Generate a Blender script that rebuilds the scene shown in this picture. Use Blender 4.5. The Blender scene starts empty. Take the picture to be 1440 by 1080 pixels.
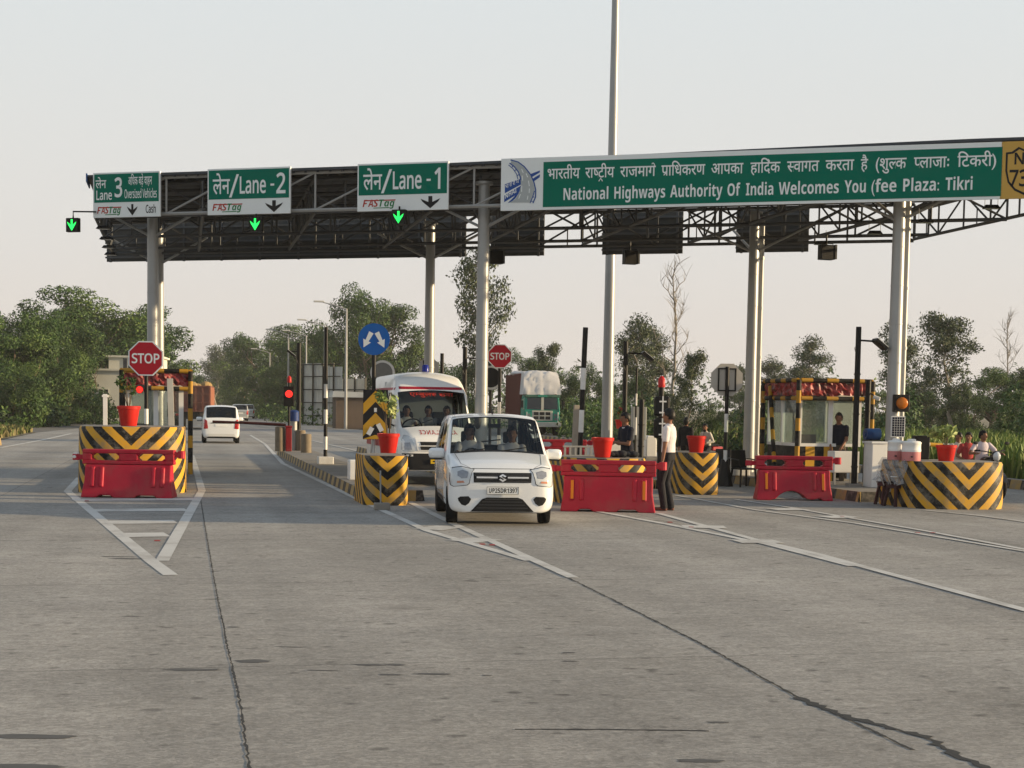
import bpy, bmesh, math, random
from mathutils import Vector, Matrix
from mathutils.bvhtree import BVHTree

SC = bpy.context.scene
COL = SC.collection
R = math.radians
rnd = random.Random(7)

# ------------------------------------------------------------------ camera model (metres, camera looks along +Y)
H, F = 1.75, 2100.0
TH, RO = math.atan(147 / F), R(0.9)
_d = Vector((0, math.cos(TH), -math.sin(TH)))
_u0 = Vector((0, math.sin(TH), math.cos(TH)))
_r = Vector((1, 0, 0)) * math.cos(RO) + _u0 * math.sin(RO)
_u = Vector((-1, 0, 0)) * math.sin(RO) + _u0 * math.cos(RO)
CAMP = Vector((0, 0, H))


def ray(px, py):
    return _d + _r * ((px - 720) / F) - _u * ((py - 720) / F)


def G(px, py, z0=0.0):
    """where the sight line of a pixel of the survey photo meets the level z0"""
    k = ray(px, py)
    return CAMP + k * ((z0 - H) / k.z)


def P(px, py, Y):
    k = ray(px, py)
    return CAMP + k * (Y / k.y)


AR = math.atan2(0.2168, 0.9762)           # the road runs 12.5 degrees left of the view
RD = Vector((-math.sin(AR), math.cos(AR), 0))
AC = Vector((math.cos(AR), math.sin(AR), 0))


def rd(v, s, z=0.0):
    p = AC * v + RD * s
    return Vector((p.x, p.y, z))


def vs(p):
    return p.dot(AC), p.dot(RD)


# ------------------------------------------------------------------ materials
MATS = {}


def mat(name, col, rough=0.6, metal=0.0, var=0.12, scale=6.0, bump=0.0, spec=0.2, emit=None, es=0.0, coat=0.0, dirt=0.0):
    if name in MATS:
        return MATS[name]
    m = bpy.data.materials.new(name)
    m.use_nodes = True
    nt = m.node_tree
    b = nt.nodes['Principled BSDF']
    b.inputs['Roughness'].default_value = rough
    b.inputs['Metallic'].default_value = metal
    b.inputs['Specular IOR Level'].default_value = spec
    b.inputs['Coat Weight'].default_value = coat
    tc = nt.nodes.new('ShaderNodeTexCoord')
    n = nt.nodes.new('ShaderNodeTexNoise')
    n.inputs['Scale'].default_value = scale
    n.inputs['Detail'].default_value = 6
    n.inputs['Roughness'].default_value = 0.65
    nt.links.new(tc.outputs['Object'], n.inputs['Vector'])
    mx = nt.nodes.new('ShaderNodeMix')
    mx.data_type = 'RGBA'
    lo = [c * (1 - var) for c in col]
    hi = [min(1, c * (1 + var)) for c in col]
    mx.inputs['A'].default_value = (*lo, 1)
    mx.inputs['B'].default_value = (*hi, 1)
    nt.links.new(n.outputs['Fac'], mx.inputs['Factor'])
    out = mx.outputs['Result']
    if dirt > 0:
        n2 = nt.nodes.new('ShaderNodeTexNoise')
        n2.inputs['Scale'].default_value = scale * 0.35
        n2.inputs['Detail'].default_value = 8
        n2.inputs['Roughness'].default_value = 0.7
        nt.links.new(tc.outputs['Object'], n2.inputs['Vector'])
        rp = nt.nodes.new('ShaderNodeMapRange')
        rp.inputs['From Min'].default_value = 0.48
        rp.inputs['From Max'].default_value = 0.72
        rp.inputs['To Max'].default_value = dirt
        nt.links.new(n2.outputs['Fac'], rp.inputs['Value'])
        m2 = nt.nodes.new('ShaderNodeMix')
        m2.data_type = 'RGBA'
        m2.inputs['B'].default_value = (0.16, 0.125, 0.09, 1)
        nt.links.new(out, m2.inputs['A'])
        nt.links.new(rp.outputs['Result'], m2.inputs['Factor'])
        out = m2.outputs['Result']
    nt.links.new(out, b.inputs['Base Color'])
    if bump > 0:
        bp = nt.nodes.new('ShaderNodeBump')
        bp.inputs['Strength'].default_value = bump
        bp.inputs['Distance'].default_value = 0.02
        nt.links.new(n.outputs['Fac'], bp.inputs['Height'])
        nt.links.new(bp.outputs['Normal'], b.inputs['Normal'])
    if emit:
        b.inputs['Emission Color'].default_value = (*emit, 1)
        b.inputs['Emission Strength'].default_value = es
    MATS[name] = m
    return m


def glass_mat(name, tint, fr=0.5, dust=0.0):
    m = bpy.data.materials.new(name)
    m.use_nodes = True
    nt = m.node_tree
    nt.nodes.remove(nt.nodes['Principled BSDF'])
    o = nt.nodes['Material Output']
    t = nt.nodes.new('ShaderNodeBsdfTransparent')
    t.inputs['Color'].default_value = (*tint, 1)
    g = nt.nodes.new('ShaderNodeBsdfGlossy')
    g.inputs['Roughness'].default_value = 0.03
    g.inputs['Color'].default_value = (0.9, 0.95, 1, 1)
    f = nt.nodes.new('ShaderNodeFresnel')
    f.inputs['IOR'].default_value = 1.0 + fr
    mx = nt.nodes.new('ShaderNodeMixShader')
    nt.links.new(f.outputs['Fac'], mx.inputs['Fac'])
    nt.links.new(t.outputs['BSDF'], mx.inputs[1])
    nt.links.new(g.outputs['BSDF'], mx.inputs[2])
    if dust:
        df = nt.nodes.new('ShaderNodeBsdfDiffuse')
        df.inputs['Color'].default_value = (.6, .6, .56, 1)
        m2 = nt.nodes.new('ShaderNodeMixShader')
        m2.inputs['Fac'].default_value = dust
        nt.links.new(mx.outputs['Shader'], m2.inputs[1])
        nt.links.new(df.outputs['BSDF'], m2.inputs[2])
        mx = m2
    nt.links.new(mx.outputs['Shader'], o.inputs['Surface'])
    MATS[name] = m
    return m


def math_node(nt, op, a, b=None):
    n = nt.nodes.new('ShaderNodeMath')
    n.operation = op
    for i, x in enumerate((a, b)):
        if x is None:
            continue
        if isinstance(x, (int, float)):
            n.inputs[i].default_value = x
        else:
            nt.links.new(x, n.inputs[i])
    return n.outputs[0]


def stripe_mat(name, period, slope, c1, c2, chevron=False, worn=0.25, vk=1.0, duty=0.5, phase=0.0):
    """two-colour painted stripes read from the UV map (u along the surface, v upwards)"""
    m = bpy.data.materials.new(name)
    m.use_nodes = True
    nt = m.node_tree
    b = nt.nodes['Principled BSDF']
    b.inputs['Roughness'].default_value = 0.6
    b.inputs['Specular IOR Level'].default_value = 0.2
    tc = nt.nodes.new('ShaderNodeTexCoord')
    sp = nt.nodes.new('ShaderNodeSeparateXYZ')
    nt.links.new(tc.outputs['UV'], sp.inputs[0])
    nz = nt.nodes.new('ShaderNodeTexNoise')
    nz.inputs['Scale'].default_value = 9
    nz.inputs['Detail'].default_value = 8
    nt.links.new(tc.outputs['Object'], nz.inputs['Vector'])
    u = sp.outputs[0]
    if chevron:
        u = math_node(nt, 'ABSOLUTE', u)
    k = math_node(nt, 'MULTIPLY', u, slope)
    k = math_node(nt, 'SUBTRACT', math_node(nt, 'MULTIPLY', sp.outputs[1], vk), k)
    wob = math_node(nt, 'MULTIPLY', nz.outputs['Fac'], 0.02)
    k = math_node(nt, 'ADD', k, wob)
    k = math_node(nt, 'ADD', k, phase + 40 * period)
    k = math_node(nt, 'DIVIDE', k, period)
    k = math_node(nt, 'FRACT', k)
    k = math_node(nt, 'GREATER_THAN', k, duty)
    mx = nt.nodes.new('ShaderNodeMix')
    mx.data_type = 'RGBA'
    mx.inputs['A'].default_value = (*c1, 1)
    mx.inputs['B'].default_value = (*c2, 1)
    nt.links.new(k, mx.inputs['Factor'])
    rp = nt.nodes.new('ShaderNodeMapRange')
    rp.inputs['From Min'].default_value = 0.47
    rp.inputs['From Max'].default_value = 0.62
    rp.inputs['To Max'].default_value = worn
    n2 = nt.nodes.new('ShaderNodeTexNoise')
    n2.inputs['Scale'].default_value = 4.5
    n2.inputs['Detail'].default_value = 9
    n2.inputs['Roughness'].default_value = 0.75
    nt.links.new(tc.outputs['Object'], n2.inputs['Vector'])
    nt.links.new(n2.outputs['Fac'], rp.inputs['Value'])
    m2 = nt.nodes.new('ShaderNodeMix')
    m2.data_type = 'RGBA'
    m2.inputs['B'].default_value = (0.22, 0.2, 0.17, 1)
    nt.links.new(mx.outputs['Result'], m2.inputs['A'])
    nt.links.new(rp.outputs['Result'], m2.inputs['Factor'])
    nt.links.new(m2.outputs['Result'], b.inputs['Base Color'])
    bp = nt.nodes.new('ShaderNodeBump')
    bp.inputs['Strength'].default_value = 0.25
    bp.inputs['Distance'].default_value = 0.01
    nt.links.new(nz.outputs['Fac'], bp.inputs['Height'])
    nt.links.new(bp.outputs['Normal'], b.inputs['Normal'])
    MATS[name] = m
    return m


YEL = (0.58, 0.31, 0.025)
BLK = (0.007, 0.0068, 0.007)
M_STEEL = mat('galvanised steel', (0.33, 0.335, 0.33), 0.38, 0.15, 0.08, 3, dirt=0.12, spec=.55)
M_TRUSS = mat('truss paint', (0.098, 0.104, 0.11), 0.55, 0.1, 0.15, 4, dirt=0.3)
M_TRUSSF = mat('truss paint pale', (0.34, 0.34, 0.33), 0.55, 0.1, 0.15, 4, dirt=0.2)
M_ROOF = mat('roof sheet', (0.060, 0.066, 0.075), 0.6, 0.1, 0.2, 2)
M_BOARDBACK = mat('board back', (0.064, 0.067, 0.066), 0.6, 0.1, 0.25, 2.5, dirt=0.2)
M_GREEN = mat('sign green', (0.0015, 0.150, 0.098), 0.5, 0, 0.09, 1.2, bump=0.10, spec=.06)
M_WHITE = mat('sign white', (0.78, 0.81, 0.80), 0.45, 0, 0.04, 2)
M_WPAINT = mat('white paint', (0.74, 0.73, 0.70), 0.55, 0, 0.06, 5, dirt=0.25)
M_SBLACK = mat('sign black', (0.012, 0.012, 0.014), 0.5, 0, 0.1)
M_SBLUE = mat('sign blue', (0.004, 0.10, 0.40), 0.4, 0, 0.08)
M_DBLUE = mat('logo blue', (0.02, 0.075, 0.30), 0.4, 0, 0.08)
M_LGREY = mat('logo grey', (0.40, 0.43, 0.43), 0.5, 0, 0.05)
M_SRED = mat('sign red', (0.40, 0.006, 0.02), 0.4, 0, 0.08)
M_LRED = mat('logo red', (0.42, 0.045, 0.03), 0.5, 0, 0.08)
M_LGREEN = mat('logo green', (0.02, 0.19, 0.06), 0.5, 0, 0.08)
M_OCHRE = mat('sign ochre', (0.56, 0.34, 0.075), 0.45, 0, 0.06)
M_BLACK = mat('black paint', (0.0055, 0.0053, 0.0055), 0.5, 0, 0.2, 5, dirt=0.05, spec=.25)
M_RUB = mat('rubber', (0.014, 0.014, 0.015), 0.85, 0, 0.2, 9, spec=.1)
M_RED = mat('red plastic', (0.40, 0.014, 0.034), 0.5, 0, 0.25, 3.5, dirt=0.4, bump=0.12)
M_POT = mat('red pot', (0.50, 0.022, 0.016), 0.42, 0, 0.1, 6, dirt=0.1)
M_ORANGE = mat('reflector orange', (0.72, 0.21, 0.01), 0.35, 0, 0.1)
M_YEL = mat('yellow paint', YEL, 0.55, 0, 0.15, 5, dirt=0.25)
M_CONC = mat('island concrete', (0.27, 0.25, 0.22), 0.9, 0, 0.25, 4, bump=0.3, dirt=0.4)
M_BCONC = mat('bollard concrete', (0.20, 0.165, 0.12), 0.9, 0, 0.3, 4, bump=0.3, dirt=0.4)
M_SOIL = mat('pot soil', (0.05, 0.035, 0.025), 0.95, 0, 0.3, 20)
M_LEAF = [mat('leaf dark', (0.022, 0.051, 0.012), 0.65, 0, 0.25, 1.5, spec=0.3),
          mat('leaf mid', (0.042, 0.088, 0.018), 0.65, 0, 0.25, 1.5, spec=0.3),
          mat('leaf light', (0.094, 0.15, 0.030), 0.65, 0, 0.25, 1.5, spec=0.3)]
M_EUC = [mat('gum leaf dark', (0.040, 0.062, 0.028), 0.65, 0, 0.25, 1.5, spec=0.3),
         mat('gum leaf mid', (0.060, 0.082, 0.035), 0.65, 0, 0.25, 1.5, spec=0.3),
         mat('gum leaf light', (0.095, 0.115, 0.05), 0.65, 0, 0.25, 1.5, spec=0.3)]
M_BARK = mat('bark', (0.13, 0.10, 0.07), 0.9, 0, 0.3, 3, bump=0.4)
M_PALEBARK = mat('pale bark', (0.24, 0.21, 0.17), 0.9, 0, 0.3, 3)
for _m in M_LEAF + M_EUC:
    _m.node_tree.nodes['Principled BSDF'].inputs['Subsurface Weight'].default_value = 0.0
ST_CHEV = stripe_mat('chevron paint', 0.37, 0.95, YEL, BLK, True, 0.5)
ST_CHEV2 = stripe_mat('chevron paint narrow', 0.30, 0.85, YEL, BLK, True, 0.45)
ST_YB = stripe_mat('yellow black bands', 0.62, 0.0, (.42, .22, .02), BLK, False, 0.2, duty=.45)
ST_WB = stripe_mat('white black bands', 0.8, 0.0, (0.7, 0.7, 0.68), BLK, False, 0.25)
ST_KERB = stripe_mat('kerb paint', 0.95, 1.0, (0.36, 0.25, 0.09), (0.03, 0.028, 0.026), False, 0.6)
ST_RW = stripe_mat('red white bands', 0.8, 0.0, (0.68, 0.64, 0.6), (0.42, 0.02, 0.02), False, 0.2)
ST_PANEL = stripe_mat('yellow black panels', 0.44, 1.0, YEL, BLK, False, 0.15, vk=0.0, phase=.1)


# ------------------------------------------------------------------ mesh builder
class MB:
    def __init__(s, M=None):
        s.v, s.f, s.mi, s.uv = [], [], [], []
        s.M = M or Matrix()
        s.cur = 0

    def add(s, verts, faces, mi=None, uvs=None):
        o = len(s.v)
        s.v += [s.M @ Vector(p) for p in verts]
        for i, f in enumerate(faces):
            s.f.append([o + k for k in f])
            s.mi.append(s.cur if mi is None else mi)
            s.uv.append([uvs[k] for k in f] if uvs else None)
        return s

    def box(s, x0, x1, y0, y1, z0, z1, mi=None):
        v = [(x, y, z) for z in (z0, z1) for y in (y0, y1) for x in (x0, x1)]
        uv = [(x, z) for z in (z0, z1) for y in (y0, y1) for x in (x0, x1)]
        return s.add(v, [(0, 2, 3, 1), (4, 5, 7, 6), (0, 1, 5, 4), (2, 6, 7, 3), (0, 4, 6, 2), (1, 3, 7, 5)], mi, uv)

    def ring(s, c, t, r, n, ph=0.0):
        t = Vector(t).normalized()
        a = Vector((0, 0, 1)) if abs(t.z) < 0.9 else Vector((1, 0, 0))
        x = t.cross(a).normalized()
        y = t.cross(x)
        return [Vector(c) + (x * math.cos(2 * math.pi * i / n + ph) + y * math.sin(2 * math.pi * i / n + ph)) * r for i in range(n)]

    def cyl(s, p0, p1, r0, r1=None, n=10, mi=None, cap=True):
        r1 = r0 if r1 is None else r1
        p0, p1 = Vector(p0), Vector(p1)
        L = (p1 - p0).length
        v = s.ring(p0, p1 - p0, r0, n) + s.ring(p1, p1 - p0, r1, n)
        uv = [(0, 0)] * n + [(0, L)] * n
        f = [(i, n + i, n + (i + 1) % n, (i + 1) % n) for i in range(n)]
        if cap:
            f += [tuple(range(n)), tuple(range(2 * n - 1, n - 1, -1))]
        return s.add(v, f, mi, uv)

    def tube(s, pts, r, n=6, mi=None):
        pts = [Vector(p) for p in pts]
        v, uv, L = [], [], 0
        rr = r if isinstance(r, (list, tuple)) else [r] * len(pts)
        for i, p in enumerate(pts):
            t = pts[min(i + 1, len(pts) - 1)] - pts[max(i - 1, 0)]
            if i:
                L += (p - pts[i - 1]).length
            v += s.ring(p, t, rr[i], n)
            uv += [(0, L)] * n
        f = []
        for i in range(len(pts) - 1):
            f += [(i * n + k, (i + 1) * n + k, (i + 1) * n + (k + 1) % n, i * n + (k + 1) % n) for k in range(n)]
        m = len(pts) * n
        f += [tuple(range(n)), tuple(range(m - 1, m - n - 1, -1))]
        return s.add(v, f, mi, uv)

    def prism(s, out, y0, y1, mi=None, fy=None):
        """outline in x-z, given anticlockwise seen from -y; extruded from y0 (front) to y1"""
        n = len(out)
        g = fy or (lambda y, z: y)
        v = [(x, g(y0, z), z) for x, z in out] + [(x, g(y1, z), z) for x, z in out]
        uv = [(x, z) for x, z in out] * 2
        f = [tuple(range(n)), tuple(range(2 * n - 1, n - 1, -1))]
        f += [(i, n + i, n + (i + 1) % n, (i + 1) % n) for i in range(n)]
        return s.add(v, f, mi, uv)

    def lathe(s, prof, n=16, c=(0, 0, 0), mi=None):
        v = []
        c = Vector(c)
        for r, z in prof:
            v += [c + Vector((r * math.cos(2 * math.pi * i / n), r * math.sin(2 * math.pi * i / n), z)) for i in range(n)]
        f = []
        for j in range(len(prof) - 1):
            f += [(j * n + i, j * n + (i + 1) % n, (j + 1) * n + (i + 1) % n, (j + 1) * n + i) for i in range(n)]
        f += [tuple(range(n - 1, -1, -1)), tuple(range((len(prof) - 1) * n, len(prof) * n))]
        return s.add(v, f, mi)

    def ball(s, c, rx, ry=None, rz=None, n=12, m=8, mi=None, Q=None):
        ry = rx if ry is None else ry
        rz = rx if rz is None else rz
        c = Vector(c)
        v = []
        for j in range(1, m):
            a = math.pi * j / m
            for i in range(n):
                b = 2 * math.pi * i / n
                w = Vector((rx * math.sin(a) * math.cos(b), ry * math.sin(a) * math.sin(b), rz * math.cos(a)))
                v.append(c + (Q @ w if Q else w))
        top = Vector((0, 0, rz))
        v += [c + (Q @ top if Q else top), c - (Q @ top if Q else top)]
        f = []
        for j in range(m - 2):
            f += [(j * n + i, (j + 1) * n + i, (j + 1) * n + (i + 1) % n, j * n + (i + 1) % n) for i in range(n)]
        t = (m - 1) * n
        f += [(t, i, (i + 1) % n) for i in range(n)]
        f += [(t + 1, (m - 2) * n + (i + 1) % n, (m - 2) * n + i) for i in range(n)]
        return s.add(v, f, mi)

    def capsule(s, a, b, ra, rb, n=10):
        a, b = Vector(a), Vector(b)
        t = (b - a)
        L = t.length
        t = t.normalized() if L > 1e-6 else Vector((0, 0, 1))
        pts, rr = [], []
        for k in range(4):
            an = math.pi / 2 * k / 4 + 0.12
            pts.append(a - t * ra * math.cos(an)); rr.append(ra * math.sin(an))
        pts.append(a); rr.append(ra)
        pts.append(b); rr.append(rb)
        for k in range(3, -1, -1):
            an = math.pi / 2 * k / 4 + 0.12
            pts.append(b + t * rb * math.cos(an)); rr.append(rb * math.sin(an))
        v = []
        for p, r in zip(pts, rr):
            v += s.ring(p, t, r, n)
        f = []
        for i in range(len(pts) - 1):
            f += [(i * n + k, (i + 1) * n + k, (i + 1) * n + (k + 1) % n, i * n + (k + 1) % n) for k in range(n)]
        m = len(pts) * n
        f += [tuple(range(n)), tuple(range(m - 1, m - n - 1, -1))]
        return s.add(v, f)

    def mesh(s, name, mats, smooth=False):
        me = bpy.data.meshes.new(name)
        me.from_pydata([tuple(p) for p in s.v], [], s.f)
        for m in (mats if isinstance(mats, (list, tuple)) else [mats]):
            me.materials.append(m)
        me.polygons.foreach_set('material_index', s.mi)
        if any(u for u in s.uv):
            ul = me.uv_layers.new(name='UVMap')
            k = 0
            for fi, f in enumerate(s.f):
                for j in range(len(f)):
                    ul.data[k].uv = s.uv[fi][j] if s.uv[fi] else (0, 0)
                    k += 1
        if smooth:
            me.polygons.foreach_set('use_smooth', [True] * len(s.f))
            me.set_sharp_from_angle(angle=R(smooth if smooth is not True else 40))
        me.update()
        return me

    def build(s, name, mats, parent=None, smooth=False, bevel=0.0, loc=None, rotz=0.0):
        o = bpy.data.objects.new(name, s.mesh(name, mats, smooth))
        COL.objects.link(o)
        if parent:
            o.parent = parent
        if loc is not None:
            o.location = loc
            o.rotation_euler = (0, 0, rotz)
        if bevel:
            b = o.modifiers.new('edge', 'BEVEL')
            b.width = bevel
            b.segments = 2
            b.limit_method = 'ANGLE'
            b.angle_limit = R(35)
        return o


def tag(o, label=None, cat=None, group=None, kind=None):
    if label: o['label'] = label
    if cat: o['category'] = cat
    if group: o['group'] = group
    if kind: o['kind'] = kind
    return o


def thing(name, label, cat, loc=(0, 0, 0), rotz=0.0, group=None):
    o = bpy.data.objects.new(name, None)
    o.empty_display_size = 0.2
    COL.objects.link(o)
    o.location = loc
    o.rotation_euler = (0, 0, rotz)
    return tag(o, label, cat, group)


KIDS = {}


def copy_tree(o, loc=None, rotz=None, label=None, parent=None):
    c = o.copy()
    COL.objects.link(c)
    if parent:
        c.parent = parent
    if loc is not None: c.location = loc
    if rotz is not None: c.rotation_euler = (0, 0, rotz)
    if label: c['label'] = label
    for ch in list(o.children):
        copy_tree(ch, parent=c)
    return c


def sheet(name, polys, m, z, kind='structure', thick=None):
    """flat painted polygons on the ground, all one coat of paint"""
    b = MB()
    for pl in polys:
        b.add([(p.x, p.y, z) for p in pl], [tuple(range(len(pl)))])
    o = b.build(name, m)
    me = o.data
    bm = bmesh.new(); bm.from_mesh(me)
    for f in bm.faces:
        f.normal_update()
        if f.normal.z < 0: f.normal_flip()
    bm.to_mesh(me); bm.free()
    return tag(o, kind=kind)


# ------------------------------------------------------------------ lettering
_TX = {}


def conv(s, style):
    U, L, D = {'sans': (0x1D5A0, 0x1D5BA, 0x1D7E2), 'bold': (0x1D5D4, 0x1D5EE, 0x1D7EC), 'ital': (0x1D63C, 0x1D656, 0x1D7EC)}[style]
    r = ''
    for c in s:
        if 'A' <= c <= 'Z': r += chr(U + ord(c) - 65)
        elif 'a' <= c <= 'z': r += chr(L + ord(c) - 97)
        elif c.isdigit() and c in '0123456789': r += chr(D + ord(c) - 48)
        else: r += c
    return r


def glyphs(body, off=0.0, res=3):
    k = (body, off, res)
    if k in _TX: return _TX[k]
    c = bpy.data.curves.new('lettering', 'FONT')
    c.body = body
    c.resolution_u = res
    c.offset = off
    o = bpy.data.objects.new('lettering', c)
    COL.objects.link(o)
    bpy.context.view_layer.update()
    me = bpy.data.meshes.new_from_object(o.evaluated_get(bpy.context.evaluated_depsgraph_get()))
    bpy.data.objects.remove(o); bpy.data.curves.remove(c)
    v = [(p.co.x, p.co.y) for p in me.vertices]
    f = [tuple(p.vertices) for p in me.polygons]
    bpy.data.meshes.remove(me)
    _TX[k] = (v, f)
    return _TX[k]


def mx(v):
    return max(p[0] for p in v) if v else 0.0


def adv(s):
    return mx(glyphs(s + 'क')[0]) - mx(glyphs('क')[0])


def cut(v, f, x):
    bm = bmesh.new()
    vv = [bm.verts.new((p[0], p[1], 0)) for p in v]
    for q in f:
        try: bm.faces.new([vv[i] for i in q])
        except ValueError: pass
    bmesh.ops.bisect_plane(bm, geom=bm.verts[:] + bm.edges[:] + bm.faces[:], plane_co=(x, 0, 0), plane_no=(1, 0, 0), clear_outer=True)
    bm.verts.index_update()
    r = [(p.co.x, p.co.y) for p in bm.verts], [tuple(p.index for p in q.verts) for q in bm.faces]
    bm.free()
    return r


def stroke(pts, w):
    v, f = [], []
    for i, p in enumerate(pts):
        a, b = pts[max(i - 1, 0)], pts[min(i + 1, len(pts) - 1)]
        d = Vector((b[0] - a[0], b[1] - a[1])).normalized()
        v += [(p[0] - d.y * w / 2, p[1] + d.x * w / 2), (p[0] + d.y * w / 2, p[1] - d.x * w / 2)]
    f = [(2 * i, 2 * i + 1, 2 * i + 3, 2 * i + 2) for i in range(len(pts) - 1)]
    return v, f


def devan(s):
    """Devanagari with hand-joined conjuncts: {X} half letter, ^ reph, _ rakar on a bar, ~ rakar below"""
    V, Fc = [], []
    pen = 0.0
    hl = max(p[1] for p in glyphs('ा')[0])
    bar = adv('ा')
    off = 0.010

    def put(v, f, x):
        o = len(V)
        V.extend((a + x, b) for a, b in v)
        Fc.extend(tuple(o + i for i in q) for q in f)
    i, run, last = 0, '', 0.5

    def flush():
        nonlocal run, pen
        if run:
            v, f = glyphs(run, off)
            put(v, f, pen)
            pen += adv(run)
            run = ''
    while i < len(s):
        c = s[i]
        if c == '{':
            flush()
            h = s[i + 1]
            v, f = glyphs(h, off)
            a = adv(h) - bar * 0.66
            v, f = cut(v, f, a)
            put(v, f, pen)
            pen += a
            i += 3
            continue
        if c == '^':
            flush()
            x = pen - bar * 0.42
            v, f = stroke([(x + .03, hl), (x + .02, hl + .09), (x - .05, hl + .17), (x - .14, hl + .17), (x - .19, hl + .11)], 0.065)
            put(v, f, 0)
        elif c == '_':
            flush()
            x = pen - bar * 0.5
            v, f = stroke([(x, .2), (x - .25, .02)], 0.07)
            put(v, f, 0)
        elif c == '~':
            flush()
            x = pen - last * 0.55
            v, f = stroke([(x - .16, -.24), (x, -.06), (x + .16, -.24)], 0.07)
            put(v, f, 0)
        else:
            run += c
            last = adv(c)
        i += 1
    flush()
    return V, Fc


def put_text(b, vf, x0, x1, zb, h, y=0.0, mi=None, ref=None, mirror=False, sl=0.0):
    """fit lettering into x0..x1, baseline zb, capital height h (upright, seen from -y)"""
    v, f = vf
    a0, a1 = min(p[0] for p in v), mx(v)
    sx = (x1 - x0) / (a1 - a0)
    sz = h / (ref or 0.714)
    pts = []
    for p in v:
        x = (p[0] - a0) * sx
        if mirror: x = (x1 - x0) - x
        pts.append((x0 + x, y, zb + p[1] * sz + x * sl))
    b.add(pts, [q[::-1] for q in f] if mirror else f, mi)


def T(s, style='bold', off=0.0):
    return glyphs(conv(s, style), off)
# ------------------------------------------------------------------ sky, sun, camera, air
SUN_EL, SUN_AZ = R(9.5), R(0)       # azimuth measured from +X towards +Y
w = bpy.data.worlds.new('World')
SC.world = w
w.use_nodes = True
nt = w.node_tree
bg = nt.nodes['Background']
sky = nt.nodes.new('ShaderNodeTexSky')
sky.sky_type = 'NISHITA'
sky.sun_disc = False
sky.sun_elevation = SUN_EL
sky.sun_rotation = math.pi / 2 - SUN_AZ
sky.air_density = 1.6
sky.dust_density = 6.0
sky.ozone_density = 1.0
sky.altitude = 100
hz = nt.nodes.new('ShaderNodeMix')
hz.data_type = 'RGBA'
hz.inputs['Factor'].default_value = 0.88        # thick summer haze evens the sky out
tcw = nt.nodes.new('ShaderNodeTexCoord')
spw = nt.nodes.new('ShaderNodeSeparateXYZ')
nt.links.new(tcw.outputs['Generated'], spw.inputs[0])
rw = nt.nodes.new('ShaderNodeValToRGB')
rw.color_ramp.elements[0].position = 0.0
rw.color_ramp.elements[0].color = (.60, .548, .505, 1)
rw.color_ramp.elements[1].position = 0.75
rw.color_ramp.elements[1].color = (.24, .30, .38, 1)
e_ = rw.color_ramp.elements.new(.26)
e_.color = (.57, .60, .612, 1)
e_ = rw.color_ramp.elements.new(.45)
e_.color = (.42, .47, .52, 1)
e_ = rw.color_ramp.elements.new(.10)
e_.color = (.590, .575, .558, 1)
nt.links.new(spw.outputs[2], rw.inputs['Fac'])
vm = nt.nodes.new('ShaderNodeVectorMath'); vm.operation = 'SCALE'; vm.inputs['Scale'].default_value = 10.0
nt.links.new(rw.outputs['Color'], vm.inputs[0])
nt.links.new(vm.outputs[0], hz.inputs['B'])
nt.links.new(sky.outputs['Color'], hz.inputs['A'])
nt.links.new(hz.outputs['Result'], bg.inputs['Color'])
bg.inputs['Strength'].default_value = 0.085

sl = bpy.data.lights.new('sun', 'SUN')
sl.energy = 5.0
sl.angle = R(1.0)
sl.color = (1.0, 0.77, 0.47)
so = bpy.data.objects.new('sun', sl)
COL.objects.link(so)
sd = Vector((math.cos(SUN_AZ) * math.cos(SUN_EL), math.sin(SUN_AZ) * math.cos(SUN_EL), math.sin(SUN_EL)))
so.rotation_euler = sd.to_track_quat('Z', 'Y').to_euler()

cam = bpy.data.cameras.new('camera')
cam.sensor_width = 36
cam.lens = F / 1440 * 36
cam.shift_y = 0.125
cam.clip_start = 0.1
cam.clip_end = 6000
co = bpy.data.objects.new('camera', cam)
COL.objects.link(co)
co.matrix_world = Matrix(((_r.x, _u.x, -_d.x, 0), (_r.y, _u.y, -_d.y, 0), (_r.z, _u.z, -_d.z, H), (0, 0, 0, 1)))
SC.camera = co
SC.view_settings.view_transform = 'Standard'
SC.view_settings.look = 'None'
SC.view_settings.exposure = 0.72
SC.view_settings.gamma = 1.0
SC.cycles.volume_step_rate = 5
SC.cycles.max_bounces = 8
SC.cycles.transparent_max_bounces = 16

hb = MB()
hb.box(-420, 420, -14, 800, -1.2, 34)
hm = bpy.data.materials.new('hazy air')
hm.use_nodes = True
hn = hm.node_tree
hn.nodes.remove(hn.nodes['Principled BSDF'])
pv = hn.nodes.new('ShaderNodeVolumePrincipled')
pv.inputs['Color'].default_value = (0.93, 0.93, 0.93, 1)
pv.inputs['Density'].default_value = 0.0003
pv.inputs['Anisotropy'].default_value = 0.0
hn.links.new(pv.outputs['Volume'], hn.nodes['Material Output'].inputs['Volume'])
HAZE = hb.build('haze', hm)
tag(HAZE, 'thin pale evening haze hanging over the road and trees', kind='stuff')


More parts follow.
